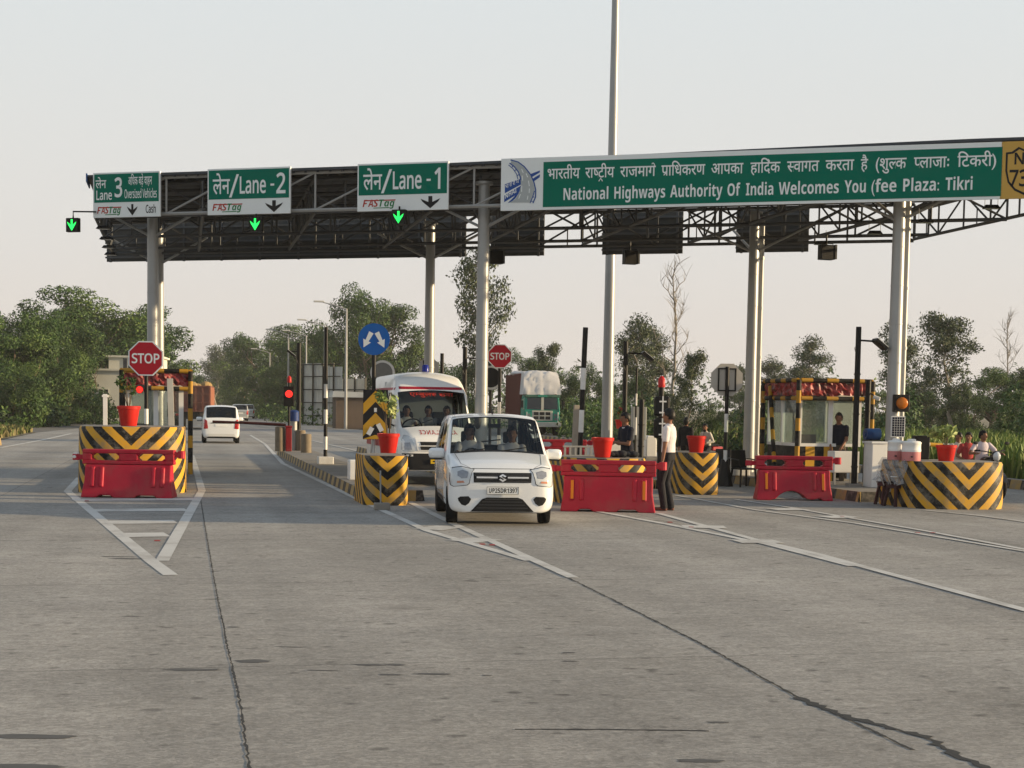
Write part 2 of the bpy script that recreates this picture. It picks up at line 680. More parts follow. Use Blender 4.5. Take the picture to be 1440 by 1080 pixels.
# ------------------------------------------------------------------ ground and road
def ground_material(name, c1, c2, scale, c3=None):
    m = bpy.data.materials.new(name)
    m.use_nodes = True
    nt = m.node_tree
    b = nt.nodes['Principled BSDF']
    b.inputs['Roughness'].default_value = 0.95
    tc = nt.nodes.new('ShaderNodeTexCoord')
    n = nt.nodes.new('ShaderNodeTexNoise')
    n.inputs['Scale'].default_value = scale
    n.inputs['Detail'].default_value = 9
    n.inputs['Roughness'].default_value = 0.7
    nt.links.new(tc.outputs['Object'], n.inputs['Vector'])
    r = nt.nodes.new('ShaderNodeValToRGB')
    r.color_ramp.elements[0].position = 0.35
    r.color_ramp.elements[0].color = (*c1, 1)
    r.color_ramp.elements[1].position = 0.65
    r.color_ramp.elements[1].color = (*c2, 1)
    nt.links.new(n.outputs['Fac'], r.inputs['Fac'])
    nt.links.new(r.outputs['Color'], b.inputs['Base Color'])
    return m


def road_material():
    m = bpy.data.materials.new('concrete pavement')
    m.use_nodes = True
    nt = m.node_tree
    L = nt.links.new
    b = nt.nodes['Principled BSDF']
    b.inputs['Roughness'].default_value = 0.85
    b.inputs['Specular IOR Level'].default_value = 0.25
    tc = nt.nodes.new('ShaderNodeTexCoord')
    mp = nt.nodes.new('ShaderNodeMapping')
    mp.inputs['Rotation'].default_value = (0, 0, -AR)
    L(tc.outputs['Object'], mp.inputs['Vector'])
    sp = nt.nodes.new('ShaderNodeSeparateXYZ')
    L(mp.outputs['Vector'], sp.inputs[0])
    V, S = sp.outputs[0], sp.outputs[1]

    def noise(scale, det=6, rough=0.65, stretch=(1, 1, 1), out='Fac'):
        q = nt.nodes.new('ShaderNodeMapping')
        q.inputs['Scale'].default_value = stretch
        L(mp.outputs['Vector'], q.inputs['Vector'])
        n = nt.nodes.new('ShaderNodeTexNoise')
        n.inputs['Scale'].default_value = scale
        n.inputs['Detail'].default_value = det
        n.inputs['Roughness'].default_value = rough
        L(q.outputs['Vector'], n.inputs['Vector'])
        return n.outputs[out]

    def rng(x, a, b_, c, d):
        n = nt.nodes.new('ShaderNodeMapRange')
        for k, val in zip(('From Min', 'From Max', 'To Min', 'To Max'), (a, b_, c, d)):
            n.inputs[k].default_value = val
        L(x, n.inputs['Value'])
        return n.outputs['Result']

    def M(op, a, b_=None):
        return math_node(nt, op, a, b_)
    # mottling: broad patches, mid grain, broom lines across the slab, fine aggregate, lane wear
    k = rng(noise(0.22, 4), 0.3, 0.7, 0.80, 1.14)
    k = M('MULTIPLY', k, rng(noise(1.4, 8, 0.7, (0.5, 1.3, 1)), 0.25, 0.75, 0.86, 1.14))
    k = M('MULTIPLY', k, rng(noise(7, 8, 0.75, (0.25, 1.6, 1)), 0.25, 0.75, 0.86, 1.14))
    k = M('MULTIPLY', k, rng(noise(60, 4, 0.85), 0.25, 0.75, 0.78, 1.22))
    k = M('MULTIPLY', k, rng(noise(18, 6, 0.8, (0.35, 1.3, 1)), 0.28, 0.72, 0.84, 1.16))
    k = M('MULTIPLY', k, rng(noise(1.0, 3, 0.5, (0.9, 0.03, 1)), 0.32, 0.68, 0.84, 1.10))
    # grit: every chip of aggregate its own tone
    for gs, lo, hi in ((42, 0.84, 1.16), (17, 0.92, 1.08)):
        vg = nt.nodes.new('ShaderNodeTexVoronoi')
        vg.inputs['Scale'].default_value = gs
        L(mp.outputs['Vector'], vg.inputs['Vector'])
        sg = nt.nodes.new('ShaderNodeSeparateColor')
        L(vg.outputs['Color'], sg.inputs[0])
        k = M('MULTIPLY', k, rng(sg.outputs[0], 0, 1, lo, hi))
    # slab by slab
    sv = M('FLOOR', M('DIVIDE', M('SUBTRACT', V, 0.35), 3.55))
    ss = M('FLOOR', M('DIVIDE', M('SUBTRACT', S, 0.6), 4.7))
    cx = nt.nodes.new('ShaderNodeCombineXYZ')
    L(sv, cx.inputs[0]); L(ss, cx.inputs[1])
    wn = nt.nodes.new('ShaderNodeTexWhiteNoise')
    wn.noise_dimensions = '2D'
    L(cx.outputs[0], wn.inputs['Vector'])
    k = M('MULTIPLY', k, rng(wn.outputs['Value'], 0, 1, 0.94, 1.06))
    # dark flecks and oil spots
    for sc, th, dk in ((1.1, 0.055, 0.50), (2.6, 0.085, 0.55), (0.45, 0.07, 0.74), (5.0, 0.12, 0.62)):
        q = nt.nodes.new('ShaderNodeMapping')
        q.inputs['Scale'].default_value = (0.8, 1.0, 1)
        L(mp.outputs['Vector'], q.inputs['Vector'])
        wob = nt.nodes.new('ShaderNodeVectorMath'); wob.operation = 'ADD'
        nn = nt.nodes.new('ShaderNodeTexNoise'); nn.inputs['Scale'].default_value = 5; nn.inputs['Detail'].default_value = 5
        L(q.outputs['Vector'], nn.inputs['Vector'])
        scl = nt.nodes.new('ShaderNodeVectorMath'); scl.operation = 'SCALE'; scl.inputs['Scale'].default_value = 0.16 / sc
        L(nn.outputs['Color'], scl.inputs[0])
        L(q.outputs['Vector'], wob.inputs[0]); L(scl.outputs[0], wob.inputs[1])
        vo = nt.nodes.new('ShaderNodeTexVoronoi')
        vo.inputs['Scale'].default_value = sc
        L(wob.outputs[0], vo.inputs['Vector'])
        pick = M('MULTIPLY', M('GREATER_THAN', noise(0.35 * sc + 0.2, 2), 0.47), 1.0)
        inside = rng(vo.outputs['Distance'], th * 0.7, th * 1.7, 1.0, 0.0)
        k = M('MULTIPLY', k, M('SUBTRACT', 1.0, M('MULTIPLY', M('MULTIPLY', inside, pick), 1 - dk)))
    # joints
    jw = noise(1.3, 6, 0.8)
    wv = M('ADD', V, M('MULTIPLY', M('SUBTRACT', jw, 0.5), 0.07))
    ws = M('ADD', S, M('MULTIPLY', M('SUBTRACT', jw, 0.5), 0.05))
    dv = M('ABSOLUTE', M('SUBTRACT', M('FRACT', M('ADD', M('DIVIDE', M('SUBTRACT', wv, 0.35), 3.55), 0.5)), 0.5))
    ds = M('ABSOLUTE', M('SUBTRACT', M('FRACT', M('ADD', M('DIVIDE', M('SUBTRACT', ws, 0.6), 4.7), 0.5)), 0.5))
    jv = rng(dv, 0.0012, 0.0030, 0.45, 1.0)
    jv = M('MAXIMUM', jv, M('MULTIPLY', M('GREATER_THAN', V, -1.2), M('LESS_THAN', V, 5.2)))
    js = rng(ds, 0.0012, 0.0034, 0.62, 1.0)
    k = M('MULTIPLY', k, jv)
    k = M('MULTIPLY', k, js)
    # hairline cracks
    vo = nt.nodes.new('ShaderNodeTexVoronoi')
    vo.feature = 'DISTANCE_TO_EDGE'
    vo.inputs['Scale'].default_value = 0.28
    wob = nt.nodes.new('ShaderNodeVectorMath'); wob.operation = 'ADD'
    nn = nt.nodes.new('ShaderNodeTexNoise'); nn.inputs['Scale'].default_value = 1.1; nn.inputs['Detail'].default_value = 8
    L(mp.outputs['Vector'], nn.inputs['Vector'])
    L(mp.outputs['Vector'], wob.inputs[0]); L(nn.outputs['Color'], wob.inputs[1])
    L(wob.outputs[0], vo.inputs['Vector'])
    k = M('MULTIPLY', k, rng(vo.outputs['Distance'], 0.0, 0.003, 0.82, 1.0))
    tint = nt.nodes.new('ShaderNodeMix'); tint.data_type = 'RGBA'
    tint.inputs['A'].default_value = (0.312, 0.291, 0.260, 1)
    tint.inputs['B'].default_value = (0.315, 0.303, 0.283, 1)
    L(noise(0.5, 5), tint.inputs['Factor'])
    ml = nt.nodes.new('ShaderNodeMix'); ml.data_type = 'RGBA'; ml.blend_type = 'MULTIPLY'
    ml.inputs['Factor'].default_value = 1
    L(tint.outputs['Result'], ml.inputs['A']); L(k, ml.inputs['B'])
    L(ml.outputs['Result'], b.inputs['Base Color'])
    bp = nt.nodes.new('ShaderNodeBump')
    bp.inputs['Strength'].default_value = 0.5
    bp.inputs['Distance'].default_value = 0.012
    L(noise(22, 6, 0.8, (0.5, 1.3, 1)), bp.inputs['Height'])
    L(bp.outputs['Normal'], b.inputs['Normal'])
    return m


M_ROAD = road_material()
M_EARTH = ground_material('earth and dry grass', (0.055, 0.055, 0.022), (0.15, 0.12, 0.065), 0.6)
M_ASPH = ground_material('old asphalt', (0.085, 0.08, 0.075), (0.12, 0.115, 0.105), 0.8)
g = MB()
g.add([(-3000, -200, -0.06), (3000, -200, -0.06), (3000, 5000, -0.06), (-3000, 5000, -0.06)], [(0, 1, 2, 3)])
tag(g.build('ground', M_EARTH), kind='structure')


def rpoly(pts):
    return [rd(v, s) for v, s in pts]


sheet('road', [rpoly([(-7.6, -40), (19.6, -40), (19.6, 84), (11.3, 110), (11.3, 700), (-3.6, 700), (-3.6, 130), (-7.6, 84)])], M_ROAD, 0.0)
sheet('far_carriageway', [rpoly([(13.3, 105), (19.6, 84), (28, 84), (26, 110), (24, 700), (13.3, 700)])], M_ASPH, -0.004)
sheet('side_road', [rpoly([(-7.6, 84), (-3.6, 130), (-3.6, 150), (-14, 140), (-60, 135), (-60, 118), (-22, 112), (-11, 100)])], M_ASPH, -0.008)

# painted lines
M_LINE = mat('worn road paint', (0.56, 0.55, 0.52), 0.7, 0, 0.14, 3, dirt=0.55)


def line_px(pts, wd):
    """a painted line of width wd along surveyed ground points"""
    q = [G(*p) for p in pts]
    q = [Vector((p.x, p.y, 0)) for p in q]
    out = []
    for i in range(len(q) - 1):
        d = (q[i + 1] - q[i]).normalized()
        n = Vector((-d.y, d.x, 0)) * wd / 2
        e = d * (wd * 0.35 if 0 < i else 0)
        out.append([q[i] + n - e, q[i] - n - e, q[i + 1] - n, q[i + 1] + n])
    return out


LINES = []
for i, (pts, wd) in enumerate([
    ([(112, 672), (95, 691), (214, 790), (240, 809)], .15), ([(270, 640), (284, 690), (228, 789)], .15),
    ([(103, 703.5), (275, 702)], .62), ([(128, 718), (262, 717)], .62), ([(148, 735), (247, 734)], .62), ([(172, 753), (235, 752)], .62),
    ([(352, 612), (372, 624), (398, 652), (505, 703), (602, 747), (745, 789)], .13), ([(575, 706), (640, 738), (688, 760), (806, 813)], .13),
    ([(600, 745), (634, 741)], .5), ([(648, 762), (686, 758)], .5),
    ([(826, 717), (940, 738), (1080, 766), (1200, 797)], .13), ([(925, 722), (1068, 761), (1150, 780), (1222, 800), (1450, 861)], .13),
    ([(960, 741), (1020, 742)], .5), ([(1035, 762), (1095, 762)], .5),
    ([(950, 697), (1065, 718), (1200, 736), (1460, 779)], .11), ([(1035, 703), (1110, 714), (1190, 728), (1300, 747), (1460, 777)], .11),
    ([(1085, 717), (1130, 716.5)], .5), ([(1158, 728), (1200, 727)], .5),
    ([(1300, 718), (1380, 726), (1460, 737)], .11), ([(0, 630), (60, 619), (100, 610)], .2), ([(440, 620), (560, 648)], .12),
]):
    LINES += line_px(pts, wd)
sheet('road_marking', LINES, M_LINE, 0.004)
for k, o in enumerate([bpy.data.objects['road_marking']]):
    # every stroke a hair above the one before, so that crossing paint never shares a plane
    for f in o.data.polygons:
        for vi in f.vertices:
            o.data.vertices[vi].co.z = 0.004 + 0.0002 * f.index

# crumbled joint along the lane and its tar
rj = random.Random(5)


def ragged(pts, w0, w1, step=0.045):
    q = [Vector((*G(*p).xy, 0)) for p in pts]
    L, Rr = [], []
    for i in range(len(q) - 1):
        n = max(1, int((q[i + 1] - q[i]).length / step))
        d = (q[i + 1] - q[i]).normalized()
        nn = Vector((-d.y, d.x, 0))
        for k in range(n):
            p = q[i].lerp(q[i + 1], k / n)
            j = nn * rj.gauss(0, 0.0025)
            L.append(p + j + nn * rj.uniform(w0, w1)); Rr.append(p + j - nn * rj.uniform(w0, w1))
    return [[L[i], L[i + 1], Rr[i + 1], Rr[i]] for i in range(len(L) - 1)]


M_TAR = mat('old tar', (0.045, 0.043, 0.04), 0.7, 0, 0.3, 9)
sheet('road_joint', ragged([(352, 1085), (336, 980), (318, 900), (302, 820), (289, 745), (282, 700), (277, 668)], .001, .011), M_TAR, 0.003)
sheet('road_joint', ragged([(745, 788), (808, 817), (985, 905), (1130, 985), (1215, 1022), (1290, 1058)], .003, .016), M_TAR, 0.0032)
sheet('tar_patch', ragged([(1120, 981), (1180, 1005), (1235, 1020), (1300, 1036), (1345, 1062), (1400, 1085)], .002, .055), M_TAR, 0.0036)
sheet('road_joint', ragged([(724, 1026), (830, 1026), (930, 1027), (1010, 1028)], .004, .014), M_TAR, 0.0026)
M_STAIN = mat('oil stain', (0.105, 0.102, 0.097), 0.75, 0, 0.3, 9)


def blob(px, py, rw, rh):
    c = G(px, py)
    pl = []
    for k in range(16):
        a = 2 * math.pi * k / 16
        j = rj.uniform(.75, 1.2)
        pl.append(Vector((c.x + rw * math.cos(a) * j, c.y + rh * .55 * math.sin(a) * j, 0)))
    return pl


sheet('oil_stain', [blob(*a) for a in ((355, 930, .11, .13), (272, 942, .2, .1), (520, 935, .10, .06), (556, 935, .07, .05), (549, 949, .08, .05), (608, 948, .12, .05),
                                      (685, 950, .035, .03), (40, 1036, .25, .09), (800, 918, .05, .04), (802, 930, .06, .04), (1010, 1016, .06, .04), (985, 1070, .12, .07),
                                      (190, 786, .30, .10), (165, 783, .2, .06), (40, 1078, .2, .08), (412, 910, .12, .02), (455, 943, .12, .02), (330, 882, .05, .04))], M_STAIN, 0.0022)
# ------------------------------------------------------------------ toll canopy
PL = Vector((-10.07, 35.9, 0))
GU = Vector((0.958, -0.2867, 0)).normalized()
GN = Vector((0.2867, 0.958, 0)).normalized()
GROT = math.atan2(GU.y, GU.x)
DEP = 9.0


def TZ(px, py, back=0.0):
    k = ray(px, py)
    o = PL + GN * back
    a = (o - CAMP).dot(GN) / k.dot(GN)
    p = CAMP + k * a
    return (p - PL).dot(GU), p.z


def C(t, s, z):
    p = PL + GU * t + RD * s
    return Vector((p.x, p.y, z)) - PL


TMAX = 22.9
CAN = thing('toll_canopy', 'long dark steel truss canopy on paired grey pipe columns over the toll lanes', 'canopy', PL)


def zroof(t):
    return 7.11 + 0.13 * max(0.0, min(1.0, (t - 9) / 11))


b = MB()
N = 46
T0, T1 = -0.15, TMAX + .1
for i in range(N):
    ta, tb = T0 + (T1 - T0) * i / N, T0 + (T1 - T0) * (i + 1) / N
    for s0, s1 in ((0.07, DEP + .12),):
        q = [C(ta, s0, zroof(ta)), C(tb, s0, zroof(tb)), C(tb, s1, zroof(tb)), C(ta, s1, zroof(ta))]
        lo = [p - Vector((0, 0, .06)) for p in q]
        b.add(q + lo, [(0, 1, 2, 3), (7, 6, 5, 4), (0, 4, 5, 1), (2, 6, 7, 3)] + ([(3, 7, 4, 0)] if i == 0 else []) + ([(1, 5, 6, 2)] if i == N - 1 else []))
# sheet ribs below the roof run along the lanes
for i in range(76):
    t = T0 + .2 + (T1 - T0 - .4) * i / 75
    a = [C(t - .03, .1, zroof(t) - .064), C(t + .03, .1, zroof(t) - .064), C(t + .03, DEP, zroof(t) - .064), C(t - .03, DEP, zroof(t) - .064)]
    b.add(a + [p - Vector((0, 0, .03)) for p in a], [(7, 6, 5, 4), (0, 4, 5, 1), (2, 6, 7, 3), (3, 7, 4, 0), (1, 5, 6, 2)])
b.build('roof', M_ROOF, CAN)
b = MB()
b.add([C(-.19, -.02, 6.95), C(-.19, 1.2, 6.95), C(-.19, 1.2, 7.14), C(-.19, -.02, 7.14), C(-.155, -.02, 6.95), C(-.155, 1.2, 6.95), C(-.155, 1.2, 7.14), C(-.155, -.02, 7.14)], [(0, 3, 2, 1), (4, 5, 6, 7), (0, 1, 5, 4), (2, 3, 7, 6), (0, 4, 7, 3), (1, 2, 6, 5)])
b.build('end_flashing', mat('blue flashing', (.02, .09, .25), .5, 0, .15), CAN)
for k in range(7):
    s = .75 + (DEP - 1.5) * k / 6
    b = MB()
    n = 10
    b.tube([C(TMAX * i / n, s, zroof(TMAX * i / n) - .17) for i in range(n + 1)], .045, 6)
    b.build('purlin', M_TRUSS, CAN)


def truss(pa, pb, zt, zb, n, r, m, dbl=False):
    """flat lattice girder between plan points pa and pb"""
    b = MB()
    b.tube([pa + Vector((0, 0, zt)), pb + Vector((0, 0, zt))], r, 6)
    b.tube([pa + Vector((0, 0, zb)), pb + Vector((0, 0, zb))], r, 6)
    for i in range(n + 1):
        p = pa.lerp(pb, i / n)
        b.tube([p + Vector((0, 0, zb)), p + Vector((0, 0, zt))], r * .62, 5)
        if i < n:
            q = pa.lerp(pb, (i + 1) / n)
            b.tube([p + Vector((0, 0, zb if i % 2 == 0 or not dbl else zt)), q + Vector((0, 0, zt if i % 2 == 0 or not dbl else zb))], r * .6, 5)
            if dbl and i % 2 == 0:
                m2 = p.lerp(q, .5)
                b.tube([m2 + Vector((0, 0, zb)), m2 + Vector((0, 0, (zb + zt) / 2))], r * .4, 5)
    return b.build('truss', m, CAN)


def CP(t, s):
    return C(t, s, 0)


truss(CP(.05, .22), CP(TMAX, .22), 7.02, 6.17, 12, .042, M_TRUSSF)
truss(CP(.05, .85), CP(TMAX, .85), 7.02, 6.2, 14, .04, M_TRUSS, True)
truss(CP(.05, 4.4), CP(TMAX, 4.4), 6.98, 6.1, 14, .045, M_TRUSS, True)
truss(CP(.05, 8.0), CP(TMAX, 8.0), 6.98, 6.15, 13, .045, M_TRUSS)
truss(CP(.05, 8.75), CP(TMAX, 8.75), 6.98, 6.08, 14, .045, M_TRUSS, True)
NX = 9
for k in range(NX):
    t = .05 + (TMAX - .05) * k / (NX - 1)
    truss(CP(t, .3), CP(t, 8.7), 6.9, 6.12, 7, .04, M_TRUSS, k % 2 == 0)
# knee braces are part of each girder line: slanted struts from the column heads
COLS = []


def column(px, py, zd, pipe):
    """a main pipe with a thinner drain pipe beside it"""
    base = P(px, py, zd)
    base.z = 0
    o = base - PL
    b = MB()
    b.cyl(o, o + Vector((0, 0, 6.75)), .15, .125, 16)
    b.lathe([(.26, 0), (.26, .03)], 12, o)
    b.lathe([(.2, 6.72), (.2, 6.78)], 12, o)
    for k in range(7):
        b.lathe([(.153 - .004 * k, 1.2 + k * .8), (.155 - .004 * k, 1.215 + k * .8), (.153 - .004 * k, 1.23 + k * .8)], 16, o)
    for dx, dy in ((1.5, -.5), (-1.5, .5), (-.33, 1.5)):
        b.tube([o + Vector((0, 0, 5.75)), o + Vector((dx, dy, 6.5))], .035, 6)
    c = b.build('column', M_STEEL, CAN, smooth=True)
    if not pipe: return base
    q = o + Vector((.235, .22, 0))
    d = MB()
    d.cyl(q + Vector((0, 0, .1)), q + Vector((0, 0, 6.7)), .062, .062, 10)
    for k in range(5):
        d.cyl(q + Vector((0, 0, .6 + k * 1.25)), q + Vector((0, 0, .66 + k * 1.25)), .075, .075, 10)
        d.box(q.x - .16, q.x, q.y - .06, q.y - .03, .61 + k * 1.25, .65 + k * 1.25)
    d.build('drain_pipe', M_STEEL, c, smooth=True)
    return base


for px, py, zd in ((215, 560, 36.8), (677, 540, 33.9), (1257, 540, 31.5), (604, 470, 41.3), (1057, 480, 38.2), (224, 560, 44.0)):
    COLS.append(column(px, py, zd, px > 1000))


# ------------------------------------------------------------------ signs
def arrow_down(x0, x1, z0, z1):
    w_, h_ = x1 - x0, z1 - z0
    f = [(.40, 1), (.40, .52), (.0, .80), (.10, .55), (.5, 0), (.90, .55), (1.0, .80), (.60, .52), (.60, 1)]
    return [(x0 + a * w_, z0 + b_ * h_) for a, b_ in f]


def flat(bm_, out, y, mi=None):
    bm_.add([(x, y, z) for x, z in out], [tuple(range(len(out)))], mi)


def flatf(out, y, parent, name, m):
    """a cut-out film: any outline, filled"""
    v = [(x, y, z) for x, z in out]
    from mathutils.geometry import tessellate_polygon
    tri = tessellate_polygon([[Vector((x, z, 0)) for x, z in out]])
    b = MB()
    area = sum(out[i][0] * out[(i + 1) % len(out)][1] - out[(i + 1) % len(out)][0] * out[i][1] for i in range(len(out)))
    b.add(v, [tuple(t) for t in tri])
    o = b.build(name, m, parent)
    bm = bmesh.new(); bm.from_mesh(o.data)
    for f in bm.faces:
        f.normal_update()
        if f.normal.y > 0: f.normal_flip()
    bm.to_mesh(o.data); bm.free()
    return o


def board(name, label, cat, c0, c1, group=None, zb=None, zt=None, base_mat=None):
    """a sign bolted to the front girder between two photo corners (top-left, bottom-right)"""
    ta, za = TZ(*c0)
    tb, zb_ = TZ(*c1)
    z0 = zb_ if zb is None else zb
    z1 = za if zt is None else zt
    p = PL + GU * ta
    t = thing(name, label, cat, (p.x, p.y, z0), GROT, group)
    W_, H_ = tb - ta, z1 - z0
    b = MB()
    b.box(0, W_, 0, .05, 0, H_)
    b.build('panel', base_mat or M_WHITE, t)
    b = MB()
    for k in range(max(2, int(W_ / 1.2))):
        x = .25 + (W_ - .5) * k / (max(2, int(W_ / 1.2)) - 1)
        b.box(x - .025, x + .025, .05, .20, .08, H_ - .08)
    b.build('bracket', M_TRUSS, t)
    return t, W_, H_, ta, z0


HL = max(p[1] for p in glyphs('ा')[0])


def lane_sign(label, c0, c1, kind):
    t, W_, H_, ta, z0 = board('lane_sign', label, 'sign', c0, c1, 'green lane signs hung along the front of the canopy', 6.09, 7.14)
    b = MB()
    gb = .335
    flat(b, [(.03, gb * H_), (W_ - .03, gb * H_), (W_ - .03, H_ - .035), (.03, H_ - .035)], -.004)
    b.build('green_panel', M_GREEN, t)
    X = lambda a: a * W_
    Z = lambda a: a * H_
    b = MB()
    if kind == 3:
        put_text(b, devan('लेन'), X(.04), X(.20), Z(.66), Z(.17), -.008, ref=HL)
        put_text(b, T('Lane', 'sans', .018), X(.05), X(.285), Z(.40), Z(.20), -.008)
        put_text(b, T('3', 'sans', .022), X(.325), X(.44), Z(.46), Z(.41), -.008)
        put_text(b, devan('अिधक बड़े वाहन'), X(.53), X(.885), Z(.71), Z(.17), -.008, ref=HL)
        put_text(b, T('Oversized Vehicles', 'sans', .012), X(.475), X(.955), Z(.42), Z(.19), -.008)
    else:
        put_text(b, devan('लेन'), X(.065), X(.275), Z(.455), Z(.31), -.008, ref=HL)
        b.add([(X(.265), -.008, Z(.37)), (X(.295), -.008, Z(.37)), (X(.385), -.008, Z(.87)), (X(.355), -.008, Z(.87))], [(0, 1, 2, 3)])
        put_text(b, T('Lane', 'sans', .018), X(.395), X(.71), Z(.455), Z(.355), -.008)
        b.add([(X(.765), -.008, Z(.60)), (X(.81), -.008, Z(.60)), (X(.81), -.008, Z(.645)), (X(.765), -.008, Z(.645))], [(0, 1, 2, 3)])
        if kind == 2:
            put_text(b, T('2', 'sans', .02), X(.835), X(.945), Z(.44), Z(.42), -.008)
        else:
            put_text(b, T('1', 'sans', .02), X(.85), X(.915), Z(.44), Z(.42), -.008)
    b.build('lettering', M_WHITE, t)
    fx0, fx1 = (.06, .42)
    b = MB()
    k = (fx1 - fx0) / 6.3
    for i, ch in enumerate('FAS'):
        put_text(b, T(ch, 'ital'), X(fx0 + k * i * 1.05), X(fx0 + k * (i * 1.05 + .98)), Z(.09), Z(.15), -.005)
    b.add([(X(fx0 + .03), -.0045, Z(.235)), (X(fx1 + .01), -.0045, Z(.235)), (X(fx1), -.0045, Z(.21)), (X(fx0 + .02), -.0045, Z(.21))], [(3, 2, 1, 0)][::1] and [(0, 3, 2, 1)])
    b.build('logo_letters', M_LRED, t)
    b = MB()
    for i, ch in enumerate('Tag'):
        put_text(b, T(ch, 'ital'), X(fx0 + k * (3.2 + i * 1.02)), X(fx0 + k * (3.2 + i * 1.02 + .98)), Z(.09), Z(.15 if ch == 'T' else .145), -.005)
    b.add([(X(fx0 + .12), -.0045, Z(.055)), (X(fx0 + .29), -.0045, Z(.055)), (X(fx0 + .30), -.0045, Z(.075)), (X(fx0 + .12), -.0045, Z(.07))], [(0, 1, 2, 3)])
    b.build('logo_letters', M_LGREEN, t)
    a0, a1 = (.51, .67) if kind == 3 else (.70, .915)
    flatf(arrow_down(X(a0), X(a1), Z(.03), Z(.285)), -.005, t, 'arrow', M_SBLACK)
    if kind == 3:
        b = MB()
        put_text(b, T('Cash', 'sans', .015), X(.79), X(.94), Z(.085), Z(.17), -.005)
        b.build('lettering', M_SBLACK, t)
    return t


lane_sign('green sign reading Lane 3 with small words Oversized Vehicles and Cash, at the canopy corner', (131, 250), (225, 311), 3)
lane_sign('green overhead sign with the large figure 2 after the word Lane', (292, 242), (408, 303), 2)
lane_sign('green overhead sign with the large figure 1 after the word Lane', (503, 229), (630, 293), 1)

t, W_, H_, ta, z0 = board('welcome_sign', 'very long green welcome board with white Hindi and English lines and a road emblem', 'sign', (705, 220), (1408, 278), None, 6.03, 7.15)
sx = lambda px, py=250: TZ(px, py)[0] - ta
Z = lambda a: a * H_
b = MB()
flat(b, [(sx(764), .055), (W_ - .01, .055), (W_ - .01, H_ - .10), (sx(764), H_ - .10)], -.004)
b.build('green_panel', M_GREEN, t)
b = MB()
for wd, a, c in (('भारतीय', 770, 815.5), ('रा{ष}ट~ीय', 823, 864), ('राजमाग^', 872, 922), ('प_ािधकरण', 930, 991.5), ('आपका', 1000, 1045), ('हािद^क', 1055, 1097),
                 ('{स}वागत', 1106.5, 1151.5), ('करता', 1160.5, 1200.5), ('है', 1210, 1220), ('(शु{ल}क', 1231, 1274), ('{प}लाजाः', 1284.5, 1334), ('िटकरी)', 1345.5, 1400)):
    put_text(b, devan(wd), sx(a), sx(c), Z(.585), Z(.185), -.008, ref=HL)
b.build('lettering', M_WHITE, t)
b = MB()
for wd, a, c in (('National', 793, 856), ('Highways', 864.5, 936), ('Authority', 943, 1016.5), ('Of', 1023.5, 1041.5), ('India', 1049.5, 1088), ('Welcomes', 1095.5, 1180),
                 ('You', 1188, 1218), ('(fee', 1226, 1261), ('Plaza:', 1270.5, 1321), ('Tikri', 1330, 1368)):
    put_text(b, T(wd), sx(a), sx(c), Z(.175), Z(.225), -.008)
b.build('lettering', M_WHITE, t)


def EM(x, y):
    tt, zz = TZ(695 + x / 12.7, 210 + y / 12.7)
    return (tt - ta, zz - z0)


def poly_em(pts, y, name, m):
    return flatf([EM(*p) for p in pts], y, t, name, m)


poly_em([(190, 625), (440, 535), (472, 530), (485, 625), (190, 785)], -.004, 'emblem_band', M_DBLUE)
poly_em([(180, 825), (478, 648), (472, 720), (430, 790), (178, 945)], -.004, 'emblem_band', M_DBLUE)
poly_em([(245, 955), (330, 875), (425, 770), (445, 780), (375, 880), (290, 950)], -.005, 'emblem_band', M_DBLUE)
poly_em([(650, 440), (815, 378), (815, 412), (672, 498)], -.004, 'emblem_band', M_DBLUE)
poly_em([(690, 522), (820, 445), (812, 500), (705, 575)], -.004, 'emblem_band', M_DBLUE)
poly_em([(310, 205), (430, 240), (530, 320), (640, 455), (700, 585), (722, 705), (700, 840), (640, 950), (270, 952), (380, 890), (445, 790), (478, 640), (470, 500), (430, 400), (370, 310), (295, 250)], -.006, 'emblem_road', M_LGREY)


def band_em(pts, w_, name, m, y=-.008):
    v, f = stroke(pts, w_)
    b = MB()
    b.add([(EM(*p)[0], y, EM(*p)[1]) for p in v], [q[::-1] for q in f])
    o = b.build(name, m, t)
    return o


band_em([(295, 190), (430, 228), (540, 310), (650, 450), (712, 590), (742, 720), (740, 850), (692, 962)], 20, 'emblem_kerb', M_DBLUE)
band_em([(722, 740), (690, 850), (640, 962)], 16, 'emblem_kerb', M_DBLUE)
band_em([(275, 245), (360, 310), (430, 400), (465, 490), (474, 545)], 20, 'emblem_kerb', M_DBLUE)
band_em([(258, 280), (340, 350), (400, 440), (425, 535)], 14, 'emblem_kerb', M_DBLUE)
for a_, c_ in (((315, 325), (335, 300)), ((365, 385), (395, 360)), ((410, 470), (445, 450)), ((690, 855), (720, 850)), ((655, 925), (690, 930))):
    band_em([a_, c_], 14, 'emblem_kerb', M_DBLUE)
for pts in ([(490, 350), (520, 420)], [(500, 470), (510, 560)], [(495, 650), (490, 760)], [(470, 800), (440, 880)], [(570, 430), (600, 500)], [(615, 560), (628, 660)], [(630, 700), (625, 780)], [(605, 830), (590, 900)]):
    band_em(pts, 14, 'emblem_lane_line', M_WHITE)
